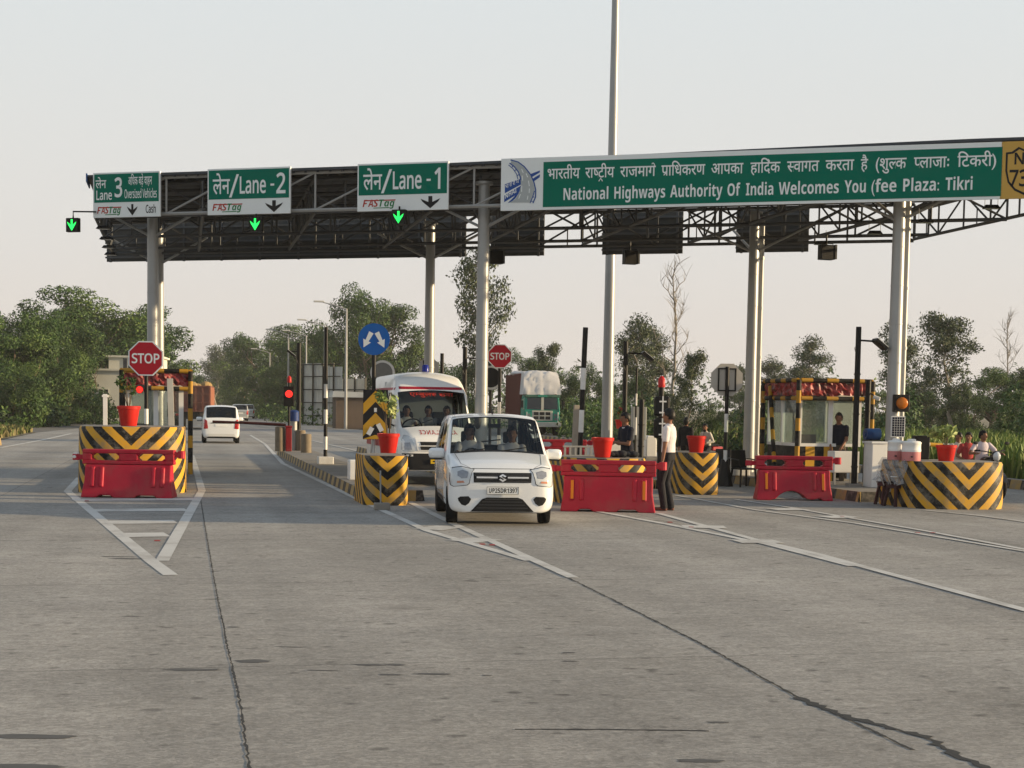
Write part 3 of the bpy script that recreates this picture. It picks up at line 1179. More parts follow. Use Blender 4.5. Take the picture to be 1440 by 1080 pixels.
for txt_, vf, pa, pb, hh in (('hi', devan('भा रा रा {प}र'), (200, 705), (445, 595), 65), ('en', T('NHAI'), (195, 885), (400, 765), 85)):
    v, f = vf
    a0, a1 = min(p[0] for p in v), mx(v)
    hmax = HL if txt_ == 'hi' else .714
    b = MB()
    pts = []
    for p in v:
        k = (p[0] - a0) / (a1 - a0)
        e = EM(pa[0] + (pb[0] - pa[0]) * k, pa[1] + (pb[1] - pa[1]) * k - p[1] / hmax * hh)
        pts.append((e[0], -.008, e[1]))
    b.add(pts, f)
    b.build('emblem_lettering', M_WHITE, t)

t, W_, H_, ta, z0 = board('route_sign', 'ochre route number panel with a black shield beside the long green board', 'sign', (1409, 198), (1474, 275), None, 6.03, 7.15, M_OCHRE)


def shield(k, cx, cz, w_, h_):
    pts = []
    for a, c in ((-1, .78), (-.7, .80), (-.35, 1.0), (0, .86), (.35, 1.0), (.7, .80), (1, .78), (1, .0), (.86, -.5), (.5, -.85), (0, -1.05), (-.5, -.85), (-.86, -.5), (-1, 0)):
        pts.append((cx + a * w_ * k, cz + c * h_ * k))
    return pts


cx = .45
so_, si_ = shield(1, cx, H_ * .49, .365, .46), shield(.90, cx, H_ * .49, .365, .46)
b = MB()
n = len(so_)
b.add([(x, -.004, z) for x, z in so_ + si_], [(i, (i + 1) % n, n + (i + 1) % n, n + i) for i in range(n)])
b.build('shield_outline', M_SBLACK, t)
b = MB()
put_text(b, T('NH', 'sans', .02), cx - .20, cx + .20, H_ * .60, .22, -.004)
put_text(b, T('731', 'sans', .02), cx - .285, cx + .20, H_ * .22, .31, -.004)
b.build('lettering', M_SBLACK, t)

# backs of the boards that face the other way, hung from the rear girder
BK = []
for k, (a, c, lab) in enumerate(((150, 655, 'longest dark sign back under the rear canopy edge, behind the lane signs'),
                                 (690, 765, 'dark sheet metal back of a sign beside the middle column, narrowest of the rear ones'),
                                 (847, 960, 'dark sheet metal sign back in front of the tall mast'),
                                 (1035, 1137, 'dark sheet metal sign back by the rear right column head'))):
    ta, _ = TZ(a, 340, DEP * .985)
    tb, _ = TZ(c, 340, DEP * .985)
    p = PL + GU * ta + GN * DEP * .985
    t = thing('sign_back', lab, 'sign', (p.x, p.y, 5.98), GROT, 'sign backs along the rear of the canopy')
    b = MB()
    W_ = tb - ta
    b.box(0, W_, 0, .05, 0, 1.12)
    b.build('panel', M_BOARDBACK, t)
    nb = max(2, int(W_ / 1.1))
    b = MB()
    for i in range(nb):
        x = .15 + (W_ - .3) * i / (nb - 1)
        b.box(x - .03, x + .03, -.05, -.001, -.02, 1.14)
    for z in (.12, .55, .98):
        b.box(.0, W_, -.085, -.052, z - .025, z + .025)
    b.build('bracket', M_TRUSS, t)

# lamps under the canopy
M_LAMPW = mat('lamp glass', (0.5, 0.5, 0.48), 0.2, 0, 0.05)


def lamp_box(px, py, zd, label, yaw=0.3, size=.36):
    p = P(px, py, zd)
    t = thing('floodlight', label, 'floodlight', p, yaw, 'box floodlights hung under the rear sign backs')
    b = MB()
    b.box(-size / 2, size / 2, -size * .3, size * .3, -size / 2, size / 2)
    for k in range(5):
        x = -size * .4 + size * .2 * k
        b.box(x - .008, x + .008, size * .3, size * .3 + .05, -size * .45, size * .45)
    b.build('housing', M_BLACK, t, bevel=.012)
    b = MB()
    b.box(size / 2 + .001, size / 2 + .05, -size * .34, size * .34, -size * .46, size * .52)
    b.build('visor', M_BOARDBACK, t)
    b = MB()
    b.tube([(0, 0, size / 2), (0, 0, size / 2 + .30)], .02, 6)
    b.tube([(-size * .5, 0, size * .2), (-size * .5, 0, size * .6), (size * .5, 0, size * .6), (size * .5, 0, size * .2)], .012, 5)
    b.build('bracket', M_BLACK, t)


lamp_box(697, 362, 41.2, 'black box floodlight hanging beside the middle front column')
lamp_box(886, 362, 39.6, 'black box floodlight hanging alone under the sign back by the tall mast')
lamp_box(1162, 355, 37.0, 'black box floodlight hanging at the right of the rear right column')


def lamp_flat(px, py, zd, label, wires=True, grp='flat lamps along the right canopy end'):
    p = P(px, py, zd)
    t = thing('canopy_lamp', label, 'lamp', p, GROT + .2, grp)
    b = MB()
    b.add([(-.17, -.1, -.035), (.17, -.1, -.035), (.17, .1, -.035), (-.17, .1, -.035), (-.12, -.06, .04), (.12, -.06, .04), (.12, .06, .04), (-.12, .06, .04)],
          [(3, 2, 1, 0), (4, 5, 6, 7), (0, 1, 5, 4), (1, 2, 6, 5), (2, 3, 7, 6), (3, 0, 4, 7)])
    b.build('housing', M_BLACK, t)
    b = MB()
    b.box(-.14, .14, -.08, .08, -.04, -.036)
    b.build('lens', M_LAMPW, t)
    if wires:
        b = MB()
        for x in (-.13, .13):
            b.tube([(x, 0, .03), (x, 0, .33)], .006, 4)
        b.build('hanger', M_TRUSS, t)


lamp_flat(1154, 342, 38.4, 'flat lamp on two hangers nearest the rear right column')
lamp_flat(1230, 327, 34.6, 'flat lamp on two hangers just left of the right front column')
lamp_flat(1301, 311, 31.2, 'flat lamp on two hangers just right of the right front column')
lamp_flat(1394, 291, 31.0, 'flat lamp on two hangers under the ochre route number panel')
for px, py, zd, lab in ((146, 320, 37.0, 'dark lamp at the left canopy corner, highest of four'), (150, 335, 39.2, 'dark lamp at the left canopy edge, second from the top of four'),
                        (153, 347, 41.4, 'dark lamp at the left canopy edge, third from the top of four'), (156, 357, 43.6, 'dark lamp at the left canopy edge, lowest of four')):
    lamp_flat(px, py, zd, lab, False, 'dark lamps down the left canopy edge')

# lane arrow lights
M_GLOW = mat('green arrow glow', (0.01, 0.25, 0.03), 0.4, 0, 0.02, emit=(0.02, 1.0, 0.12), es=1.1)


def lane_light(px, py, label, arm):
    tt, zz = TZ(px, py)
    p = PL + GU * tt - GN * .12
    t = thing('lane_light', label, 'signal light', (p.x, p.y, zz), GROT, 'green arrow lights over the lanes')
    b = MB()
    b.box(-.165, .165, 0, .12, -.165, .165)
    b.build('housing', M_BLACK, t, bevel=.01)
    flatf(arrow_down(-.125, .125, -.14, .13), -.006, t, 'lit_arrow', M_GLOW)
    b = MB()
    if arm:
        b.tube([(0, .06, .165), (0, .06, .32), (.62, .06, .30)], .02, 6)
    else:
        b.tube([(0, .06, .165), (0, .06, .24)], .02, 6)
    b.build('arm', M_BLACK, t)


lane_light(105, 317, 'lit green arrow box on a black arm sticking out at the left canopy end', True)
lane_light(362, 316, 'lit green arrow box under the Lane 2 sign', False)
lane_light(563, 306, 'lit green arrow box under the Lane 1 sign', False)
# ------------------------------------------------------------------ islands and crash noses
def kerb_island(name, pts, h=.20, w_=.16):
    """raised island: paved top and a painted kerb face; pts = plan outline anticlockwise"""
    n = len(pts)
    b = MB()
    b.add([(p.x, p.y, h) for p in pts], [tuple(range(n))], 0)
    L = 0
    for i in range(n):
        a, c = pts[i], pts[(i + 1) % n]
        l = (c - a).length
        d = (c - a).normalized()
        out = Vector((d.y, -d.x, 0)) * .035
        q = [Vector((a.x, a.y, 0)) + out, Vector((c.x, c.y, 0)) + out, Vector((c.x, c.y, h)), Vector((a.x, a.y, h))]
        b.add(q, [(0, 1, 2, 3)], 1, [(L, 0), (L + l, 0), (L + l, .02), (L, .02)])
        L += l
    o = b.build(name, [M_CONC, ST_KERB])
    return tag(o, kind='structure')


def band(v0, v1, s0, s1, nose=0.0):
    if nose:
        vm = (v0 + v1) / 2
        return [rd(v0, s0 + nose), rd(vm - (v1 - v0) * .3, s0 + nose * .3), rd(vm, s0), rd(vm + (v1 - v0) * .3, s0 + nose * .3), rd(v1, s0 + nose), rd(v1, s1), rd(v0, s1)]
    return [rd(v0, s0), rd(v1, s0), rd(v1, s1), rd(v0, s1)]


def s_at(px, zd, v=None):
    p = P(px, 600, zd)
    return vs(Vector((p.x, p.y, 0)))


M_ISL = M_CONC
kerb_island('toll_island', band(-1.78, .05, 31.2, 56))
kerb_island('toll_island', band(3.25, 4.35, 27.2, 52))
kerb_island('toll_island', band(6.45, 7.95, 29.4, 56))
kerb_island('toll_island', band(10.25, 11.0, 31.6, 56))
kerb_island('toll_island', band(13.05, 14.95, 27.2, 56))
kerb_island('kerb', [rd(19.4, 20), rd(19.75, 20), rd(19.75, 84), rd(19.4, 84)], .22)
p0_ = G(-12, 628)
v_, s_ = vs(Vector((p0_.x, p0_.y, 0)))
kerb_island('kerb', [rd(v_ - .6, s_ - 22), rd(v_ + .1, s_ - 22), rd(v_ + .1, s_ + 2), rd(v_ - .6, s_ + 2)], .28)


def crash_nose(label, v, s, W_, L_, h, stripe, lo=0.0):
    """solid U-shaped concrete nose, round end towards the traffic (-y), painted in chevrons"""
    p = rd(v, s)
    t = thing('crash_nose', label, 'crash barrier', p, AR, 'painted concrete crash noses at the heads of the toll islands')
    r = W_ / 2
    out = []
    n = 22
    ry = min(r * 1.0, L_ * .8)
    for i in range(n + 1):
        a = math.pi * i / n
        x = -math.cos(a)
        y = math.sin(a)
        ex = .62                          # squarish round
        out.append((r * math.copysign(abs(x) ** ex, x), -ry * y ** ex))
    out = [(-r, L_ - ry)] + out + [(r, L_ - ry)]
    m = len(out)
    cum = [0]
    for i in range(1, m):
        cum.append(cum[-1] + math.dist(out[i], out[i - 1]))
    mid = cum[-1] / 2
    b = MB()
    levels = [(0, 1.015), (h * .5, 1.0), (h - .04, .99), (h, .965)]
    v_, uv = [], []
    for z, k in levels:
        for i, (x, y) in enumerate(out):
            v_.append((x * k, y * k, z)); uv.append((cum[i] - mid, z))
    f = []
    for j in range(len(levels) - 1):
        f += [(j * m + i, j * m + (i + 1) % m, (j + 1) * m + (i + 1) % m, (j + 1) * m + i) for i in range(m)]
    b.add(v_, f, 0, uv)
    b.add([(x * .965, y * .965, h) for x, y in out], [tuple(range(m))], 1)
    b.build('wall', [stripe, M_CONC], t, smooth=50)
    return t


def loc_vs(px, zd):
    p = P(px, 640, zd)
    return vs(Vector((p.x, p.y, 0)))


NOSE = {}
for key, px, zd, W_, L_, h, st, lab in (
    ('A', 187, 29.3, 2.03, 2.2, 1.27, ST_CHEV, 'tall round yellow and black nose behind the left red barrier, STOP sign rising behind it'),
    ('B', 541, 26.5, .80, 1.5, .87, ST_CHEV2, 'narrow yellow and black chevron block with a red pot, beside the white hatchback'),
    ('C', 847, 27.6, 1.5, 1.8, .86, ST_CHEV, 'striped concrete nose almost hidden behind the middle red barrier'),
    ('E', 979, 31.4, .86, 1.6, .87, ST_CHEV2, 'weathered chevron block behind the man in the white shirt'),
    ('D', 1327, 28.5, 1.95, 1.6, .87, ST_CHEV, 'wide round yellow and black nose at far right, with a red pot on top')):
    v, s = loc_vs(px, zd)
    NOSE[key] = (v, s, h)
    crash_nose(lab, v, s, W_, L_, h, st)


# ------------------------------------------------------------------ red water-filled barriers
def barrier(label, px, zd, yaw, damaged=False, refl=True, W_=1.62, left_white=False):
    p = P(px, 690, zd)
    p.z = 0
    t = thing('plastic_barrier', label, 'barrier', p, yaw, 'red plastic road barriers closing the lanes')
    hw = W_ / 2
    b = MB()
    bot = [(-hw, .0), (-hw + .28, 0), (-hw + .34, .045), (-.30, .045), (-.24, 0), (.14, 0), (.2, .045), (hw - .34, .045), (hw - .28, 0), (hw, 0)]
    if damaged:
        bot = [(-hw, 0), (-hw + .25, 0)] + [(-.38 + .62 * k / 8, .03 + .16 * math.sin(math.pi * k / 8) ** .8) for k in range(9)] + [(.34, .02), (.5, .05), (hw - .2, 0), (hw, 0)]
    out = bot + [(hw - .05, .30), (hw - .05, .60), (-hw + .05, .60), (-hw + .05, .30)]
    fy = lambda y, z: y * (.25 - .15 * min(z, .6) / .6)
    b.prism(out, -1, 1, None, fy)
    # swelling low on the body, ribs
    yf = lambda z: -(.25 - .15 * z / .6)
    # moulded ribs stand proud at both sides
    for sx_ in (-1, 1):
        for k in (0, 1):
            x = sx_ * (hw - .20 - .16 * k)
            b.add([(x - .035, yf(.2) - .03, .2), (x + .035, yf(.2) - .03, .2), (x + .035, yf(.55) - .03, .55), (x - .035, yf(.55) - .03, .55),
                   (x - .05, yf(.18) + .02, .18), (x + .05, yf(.18) + .02, .18), (x + .05, yf(.57) + .02, .57), (x - .05, yf(.57) + .02, .57)],
                  [(0, 1, 2, 3), (4, 5, 1, 0), (5, 6, 2, 1), (6, 7, 3, 2), (7, 4, 0, 3)])
    b.build('body', M_RED, t, bevel=.022)
    r = MB()
    # top rail with two long hand slots
    r.box(-hw, hw, -.10, .10, .605, .672)
    r.box(-hw, hw, -.10, .10, .80, .875)
    for x0, x1 in ((-hw, -hw + .17), (-.17, .17), (hw - .17, hw)):
        r.box(x0, x1, -.097, .097, .672, .80)
    for xc in (-hw + .17, -.17, .17, hw - .17):
        sg = 1 if xc in (-hw + .17, .17) else -1
        for z0, z1, q in ((.672, .72, 0), (.752, .80, 1)):
            r.add([(xc, -.09, z0), (xc + sg * .06, -.09, z0 if q == 0 else z1), (xc, -.09, z1), (xc, .09, z0), (xc + sg * .06, .09, z0 if q == 0 else z1), (xc, .09, z1)],
                  [(0, 1, 2), (3, 5, 4), (0, 3, 4, 1), (1, 4, 5, 2), (2, 5, 3, 0)] if sg > 0 else [(2, 1, 0), (4, 5, 3), (1, 4, 3, 0), (2, 5, 4, 1), (0, 3, 5, 2)])
    r.build('rail', M_RED, t, bevel=.018)
    c = MB()
    c.cyl((-hw - .13, 0, .67), (-hw - .13, 0, .78), .07, .07, 12)
    c.box(-hw - .13, -hw, -.05, .05, .68, .77)
    c.build('connector', M_RED, t, bevel=.008)
    c = MB()
    c.cyl((hw + .12, 0, .72), (hw + .12, 0, .86), .065, .065, 12)
    c.box(hw, hw + .12, -.05, .05, .74, .84)
    c.build('connector', M_RED, t, bevel=.008)
    if left_white:
        c = MB()
        c.cyl((-hw - .13, 0, .78), (-hw - .13, 0, .81), .05, .05, 10)
        c.ball((-hw - .15, -.07, .73), .035, .02, .03, 8, 6)
        c.build('cap', M_WPAINT, t)
    if refl:
        for sx_ in (-1, 1):
            x = sx_ * (hw - .20)
            q = MB()
            q.add([(x - .024, yf(.22) - .034, .22), (x + .024, yf(.22) - .034, .22), (x + .024, yf(.53) - .034, .53), (x - .024, yf(.53) - .034, .53),
                   (x - .024, yf(.22) - .028, .22), (x + .024, yf(.22) - .028, .22), (x + .024, yf(.53) - .028, .53), (x - .024, yf(.53) - .028, .53)],
                  [(0, 1, 2, 3), (4, 5, 1, 0), (5, 6, 2, 1), (6, 7, 3, 2), (7, 4, 0, 3)])
            q.build('reflector', M_ORANGE, t)
    return t


barrier('red plastic barrier with two hand slots in front of the tall striped nose at left', 182, 27.3, .03, refl=False, W_=1.66, left_white=True)
barrier('scuffed red barrier with orange reflectors between the white hatchback and the man in white', 855, 25.55, -.06)
barrier('red plastic barrier with a torn arched bottom edge in front of the toll booth', 1115, 29.7, .0, damaged=True, W_=1.52)
barrier('dull red barrier farther back, half hidden behind the white hatchback', 783, 42.0, .10, refl=False)


# ------------------------------------------------------------------ leaf clusters and pots
def leafcloud(b, blobs, n, size, seed, shell=.55, droop=0.0, mats=3, dens=None):
    q = random.Random(seed)
    tot = sum((x[3] * x[4] * x[5]) ** .67 for x in blobs)
    for bl in blobs:
        cx_, cy_, cz_, rx, ry, rz = bl
        k = max(1, int(n * (rx * ry * rz) ** .67 / tot))
        tone = q.choice((0, 0, 1, 1, 1, 2)) if mats == 3 else 0
        for _ in range(k):
            d = Vector((q.gauss(0, 1), q.gauss(0, 1), q.gauss(0, 1))).normalized()
            rr = shell + (1 - shell) * q.random() ** .6
            if q.random() < .1: rr *= 1.12
            p = Vector((cx_ + d.x * rx * rr, cy_ + d.y * ry * rr, cz_ + d.z * rz * rr))
            nrm = (d + Vector((q.gauss(0, .7), q.gauss(0, .7), q.gauss(0.25, .7)))).normalized()
            a = nrm.cross(Vector((q.gauss(0, 1), q.gauss(0, 1), q.gauss(0, 1)))).normalized()
            if droop:
                a = (a + Vector((0, 0, -droop))).normalized()
            c = nrm.cross(a).normalized()
            L = size * q.uniform(.6, 1.5)
            W2 = L * q.uniform(.32, .55)
            m = tone if q.random() < .6 else q.choice((0, 1, 1, 2))
            b.add([p - a * L * .5, p + c * W2 * .5 + nrm * L * .06, p + a * L * .5, p - c * W2 * .5 + nrm * L * .06], [(0, 1, 2, 3)], m)
    return b


M_FLOWER = mat('red flower', (0.42, 0.015, 0.02), 0.6, 0, 0.3)


M_PALELEAF = [mat('pale leaf dark', (.16, .22, .06), .6, 0, .2), mat('pale leaf mid', (.28, .34, .11), .6, 0, .2), mat('pale leaf light', (.36, .40, .16), .6, 0, .2)]


def pot(label, loc, h, plant, seed, grp='red flower pots on the islands', flower=False, leaf=None):
    t = thing('flower_pot', label, 'plant pot', loc, seed * .7, grp)
    b = MB()
    r = h * .56
    b.lathe([(r * .66, 0), (r * .70, .01), (r * .93, h * .80), (r * .95, h * .83), (r * 1.02, h * .84), (r * 1.04, h * .97), (r * 1.0, h), (r * .92, h), (r * .90, h * .90), (.01, h * .89)], 24)
    b.build('pot', M_POT, t, smooth=True)
    b = MB()
    b.lathe([(r * .89, h * .885), (r * .6, h * .91), (.01, h * .93)], 16)
    b.build('soil', M_SOIL, t)
    q = random.Random(seed)
    if plant:
        H_, W_, nst, nl, ls = plant
        b = MB()
        bl = []
        for k in range(nst):
            a = q.uniform(0, 6.28)
            lean = q.uniform(.1, .9) * W_
            z = h * .9 + H_ * q.uniform(.55, 1)
            tip = Vector((lean * math.cos(a), lean * math.sin(a), z))
            b.tube([(math.cos(a) * .02, math.sin(a) * .02, h * .88), Vector((tip.x * .45, tip.y * .45, h * .9 + (z - h * .9) * .6)), tip], [.008, .006, .003], 5)
            bl.append((tip.x, tip.y, tip.z, W_ * .34, W_ * .34, H_ * .22))
        b.build('stem', M_BARK, t)
        b = MB()
        leafcloud(b, bl, nl, ls, seed, .1, .2)
        b.build('foliage', leaf or M_LEAF, t)
        if flower:
            b = MB()
            leafcloud(b, [(x[0] * .8, x[1] * .8, x[2] + H_ * .1, W_ * .3, W_ * .3, H_ * .18) for x in bl], 60, .07, seed + 1, .1, 0, 1)
            b.build('blossom', M_FLOWER, t)
    return t


pot('bright red pot with a thin leafy shrub on the tall left nose', P(181, 599, 29.2), .39, (.62, .22, 7, 150, .09), 3)
pot('red pot with a drooping green sapling, on the narrow chevron block by the ambulance', P(546, 637, 26.4), .345, (.66, .26, 6, 130, .13), 5, leaf=M_PALELEAF)
pot('dark red pot with bare soil on the nose behind the middle red barrier', P(847, 643, 27.3), .36, None, 7)
pot('small red pot with a red flowering plant, on a pale block near the mast foot', P(872, 603, 44), .27, (.34, .16, 6, 110, .07), 9, flower=True)
pot('red pot behind the man in white, on the weathered chevron block', P(979, 637, 31.3), .36, None, 11)
pot('bright red pot with a flat-topped pale green sapling, on the far right nose', P(1330, 651, 28.2), .34, (.36, .40, 10, 260, .13), 13, leaf=M_PALELEAF)


# ------------------------------------------------------------------ poles and round/octagonal signs
def striped_pole(b, h, r, bands, n=10):
    """bands = [(z0, z1, material index)]"""
    for z0, z1, m in bands:
        b.cyl((0, 0, z0), (0, 0, z1), r, r, n, m)


def wb_bands(h, top_black, step):
    out, z, k = [], 0.0, 0
    while z < h - top_black - 1e-6:
        z1 = min(z + step, h - top_black)
        out.append((z, z1, k % 2)); z = z1; k += 1
    out.append((z, h, 0))
    return out


def stop_sign(label, px, py, zd, S_, text=True, back=False, yaw=0.0, base=True, gz=.0):
    p = P(px, py, zd)
    hc = p.z
    t = thing('stop_sign', label, 'sign', (p.x, p.y, gz), yaw, 'octagonal stop signs on striped poles')
    hc -= gz
    R_ = S_ / 2 / math.cos(math.pi / 8)
    octo = lambda k: [(R_ * k * math.sin(math.pi / 8 + math.pi / 4 * i), hc - R_ * k * math.cos(math.pi / 8 + math.pi / 4 * i)) for i in range(8)]
    sg = 1 if not back else -1
    b = MB()
    b.prism(octo(1), -.012, .012)
    b.build('plate', M_WHITE if not back else mat('plate back', (.50, .47, .42), .55, .1, .08, 3, dirt=.2), t)
    if not back:
        flatf(octo(.93), -.016, t, 'red_face', M_SRED)
        b = MB()
        put_text(b, T('STOP', 'sans', .022), -S_ * .40, S_ * .40, hc - S_ * .135, S_ * .27, -.020)
        b.build('lettering', M_WHITE, t)
    else:
        b = MB()
        w2, h2 = S_ * .29, S_ * .36
        for x0, x1, z0, z1 in ((-w2, -w2 + .03, -h2, h2), (w2 - .03, w2, -h2, h2), (-w2 + .03, w2 - .03, h2 - .03, h2), (-w2 + .03, w2 - .03, -h2, -h2 + .03)):
            b.box(x0, x1, -.045, -.013, hc + z0, hc + z1)
        b.build('back_frame', M_BLACK, t)
    b = MB()
    b.M = Matrix.Translation((0, .05 * sg, 0))
    striped_pole(b, hc, .045, wb_bands(hc + (.3 if back else -.1), 1.0, .42))
    b.build('pole', [M_BLACK, M_WPAINT], t, smooth=True)
    if base:
        b = MB()
        b.lathe([(.22, 0), (.2, .08), (.12, .45), (.09, .62), (.05, .64)], 10)
        b.build('base', M_BLACK, t)
    return t


stop_sign('red STOP sign on a striped pole in front of the left canopy column', 205, 504, 32.8, .75, base=False, yaw=.05)
stop_sign('smaller red STOP sign on a striped pole behind the white hatchback, beside the middle column', 703, 501, 38.0, .60, base=False, gz=.2, yaw=-.05)
stop_sign('pale back of an octagonal sign on a striped pole, left of the toll booth', 1022, 534, 34.7, .74, back=True, yaw=.1)


def disc(r, z, n=32, k=1.0):
    return [(r * k * math.sin(2 * math.pi * i / n), z - r * k * math.cos(2 * math.pi * i / n)) for i in range(n)]


# blue keep-either-side sign
p = P(526, 477, 35.6)
t = thing('pass_either_side_sign', 'round blue sign with two white arrows spreading downwards, on a black pole', 'sign', (p.x, p.y, .2), .06)
hc = p.z - .2
b = MB()
b.prism(disc(.375, hc), -.012, .012)
b.build('plate', M_SBLUE, t)
for s_ in (-1, 1):
    a = R(27) * s_
    arrow = [(-.058, .19), (-.040, -.03), (-.10, -.03), (0, -.21), (.10, -.03), (.040, -.03), (.058, .19)]
    pts = []
    for x, z in arrow:
        pts.append((s_ * .150 + x * math.cos(a) - z * math.sin(a), hc - .01 + x * math.sin(a) + z * math.cos(a)))
    flatf(pts, -.016, t, 'arrow', M_WHITE)
b = MB()
b.M = Matrix.Translation((0, .06, 0))
striped_pole(b, hc + .2, .05, [(0, .9, 1), (.9, 1.35, 0), (1.35, 1.75, 1), (1.75, hc + .25, 0)])
b.build('pole', [M_BLACK, M_WPAINT], t, smooth=True)

# yellow hazard chevron board below it
p = P(528, 583, 32.6)
t = thing('hazard_board', 'yellow and black hazard board with chevrons pointing up, behind the narrow striped block', 'sign', (p.x, p.y, .2), .06)
hc = p.z - .2
b = MB()
b.box(-.27, .27, -.012, .012, hc - .54, hc + .54)
b.build('panel', M_SBLACK, t)
b = MB()
for z in (.42, -.06, -.54):
    for sx_ in (-1, 1):
        q = [(0, z + .10), (0, z - .14), (sx_ * .265, z - .42), (sx_ * .265, z - .18)]
        q = [(x, min(max(zz, -.535), .535)) for x, zz in q]
        b.add([(x, -.016, hc + zz) for x, zz in q], [(0, 1, 2, 3) if sx_ < 0 else (3, 2, 1, 0)])
b.build('chevrons', M_YEL, t)
b = MB()
for x, z, a in ((-.11, -.36, .5), (.10, -.28, -.5), (.0, .10, 0)):
    c_, s_ = math.cos(a), math.sin(a)
    w2, h2 = (.05, .09) if z < 0 else (.03, .045)
    b.add([(x + dx * c_ * w2 + dz * s_ * h2, -.022, hc + z - dx * s_ * w2 + dz * c_ * h2) for dx, dz in ((-1, -1), (1, -1), (1, 1), (-1, 1))], [(0, 1, 2, 3)])
b.build('reflector', M_WPAINT, t)
b = MB()
b.tube([(-.15, .05, 0), (-.05, .03, hc - .5)], .025, 6)
b.tube([(.15, .05, 0), (.12, .03, hc - .5)], .025, 6)
b.build('leg', M_STEEL, t)


def pole(label, px, py_base, zd, h, r, bands, cat='pole', name='striped_pole', block=None, gz=0.0, lean=0.0, grp=None):
    p = P(px, py_base, zd)
    t = thing(name, label, cat, (p.x, p.y, gz), AR, grp)
    t.rotation_euler = (0, lean, AR)
    b = MB()
    striped_pole(b, h, r, bands)
    b.build('shaft', [M_BLACK, M_WPAINT, M_YEL], t, smooth=True)
    if block:
        b = MB()
        bw, bh = block
        b.box(-bw, bw, -bw, bw, 0, bh)
        b.build('base_block', M_WPAINT, t, bevel=.02)
    return t


pole('black and white banded pole in a white concrete block on the lane island', 457.5, 640, 38.9, 2.95 + .2, .05, [(0, .38, 0), (.38, .72, 1), (.72, 1.05, 0), (1.05, 1.42, 1), (1.42, 1.72, 0), (1.72, 2.08, 1), (2.08, 3.55, 0)], block=(.2, .2), gz=.2, name='height_gauge_pole')
pole('tall leaning black and white pole between the green truck and the mast', 814, 640, 31.5, 3.75, .055, [(0, 1.15, 0), (1.15, 1.62, 1), (1.62, 2.05, 0), (2.05, 2.5, 1), (2.5, 3.35, 0)], name='height_gauge_pole', gz=.1, lean=.028)
p = P(806, 640, 30.5)
t = thing('post', 'plain weathered grey post leaning beside the tall black and white pole', 'post', (p.x, p.y, .1), AR)
t.rotation_euler = (0, .03, AR)
b = MB(); b.box(-.055, .055, -.04, .04, 0, 1.72); b.build('shaft', mat('weathered timber', (.30, .26, .21), .85, 0, .25, 6), t, bevel=.006)
p = P(499, 660, 30.9)
t = thing('concrete_block', 'white painted concrete block standing on the island edge behind the striped nose', 'block', (p.x, p.y, .2), AR)
b = MB(); b.box(-.14, .14, -.16, .16, 0, .42); b.build('block', M_WPAINT, t, bevel=.03)
p = P(537, 708, 25.0)
t = thing('footing_block', 'small grey footing block with a thin upright rod in front of the narrow striped nose', 'block', (p.x, p.y, 0), AR)
b = MB(); b.box(-.13, .13, -.09, .09, 0, .12); b.build('block', M_CONC, t, bevel=.015)
b = MB(); b.cyl((-.02, 0, .12), (-.03, 0, .66), .014, .014, 6); b.build('rod', M_STEEL, t)

# concrete half-pipe bollards at the far end of the second island
for k, (px, zd, h, r, lab) in enumerate(((393.5, 49.0, .80, .16, 'brown concrete bollard, leftmost of the cluster under the red signal'), (405, 51.0, .72, .13, 'brown concrete bollard, second from left under the red signal'),
                                         (422.5, 50.0, .68, .17, 'brown concrete bollard right of the signal post'), (430.5, 48.0, .60, .17, 'short brown concrete bollard, rightmost of the cluster under the red signal'))):
    p = P(px, 640, zd)
    t = thing('concrete_bollard', lab, 'bollard', (p.x, p.y, .2), AR, 'rough concrete bollards round the red signal')
    b = MB()
    b.lathe([(r * 1.02, 0), (r, .05), (r * .98, h - .03), (r * .9, h)], 14)
    b.build('post', M_BCONC, t, smooth=True)
    b = MB()
    b.lathe([(r * .9 - .002, h + .001), (.01, h + .012)], 14)
    b.build('cap', M_CONC, t)
p = P(413, 640, 50.0)
t = thing('pipe_post', 'pale grey pipe post with a blue drum on top, among the brown bollards', 'post', (p.x, p.y, .2), AR)
b = MB(); b.cyl((0, 0, 0), (0, 0, .98), .11, .11, 14); b.build('pipe', M_STEEL, t, smooth=True)
b = MB(); b.cyl((0, 0, .98), (0, 0, 1.28), .17, .17, 14); b.ball((0, 0, 1.28), .17, .17, .08, 14, 6); b.build('drum', mat('drum blue', (.02, .045, .16), .5, 0, .15), t, smooth=True)

# signal with red light
M_REDLIT = mat('red signal glow', (.5, .01, .01), .3, 0, .02, emit=(1.0, .03, .02), es=1.0)
M_REDCAP = mat('red cap', (.45, .02, .02), .4, 0, .1)


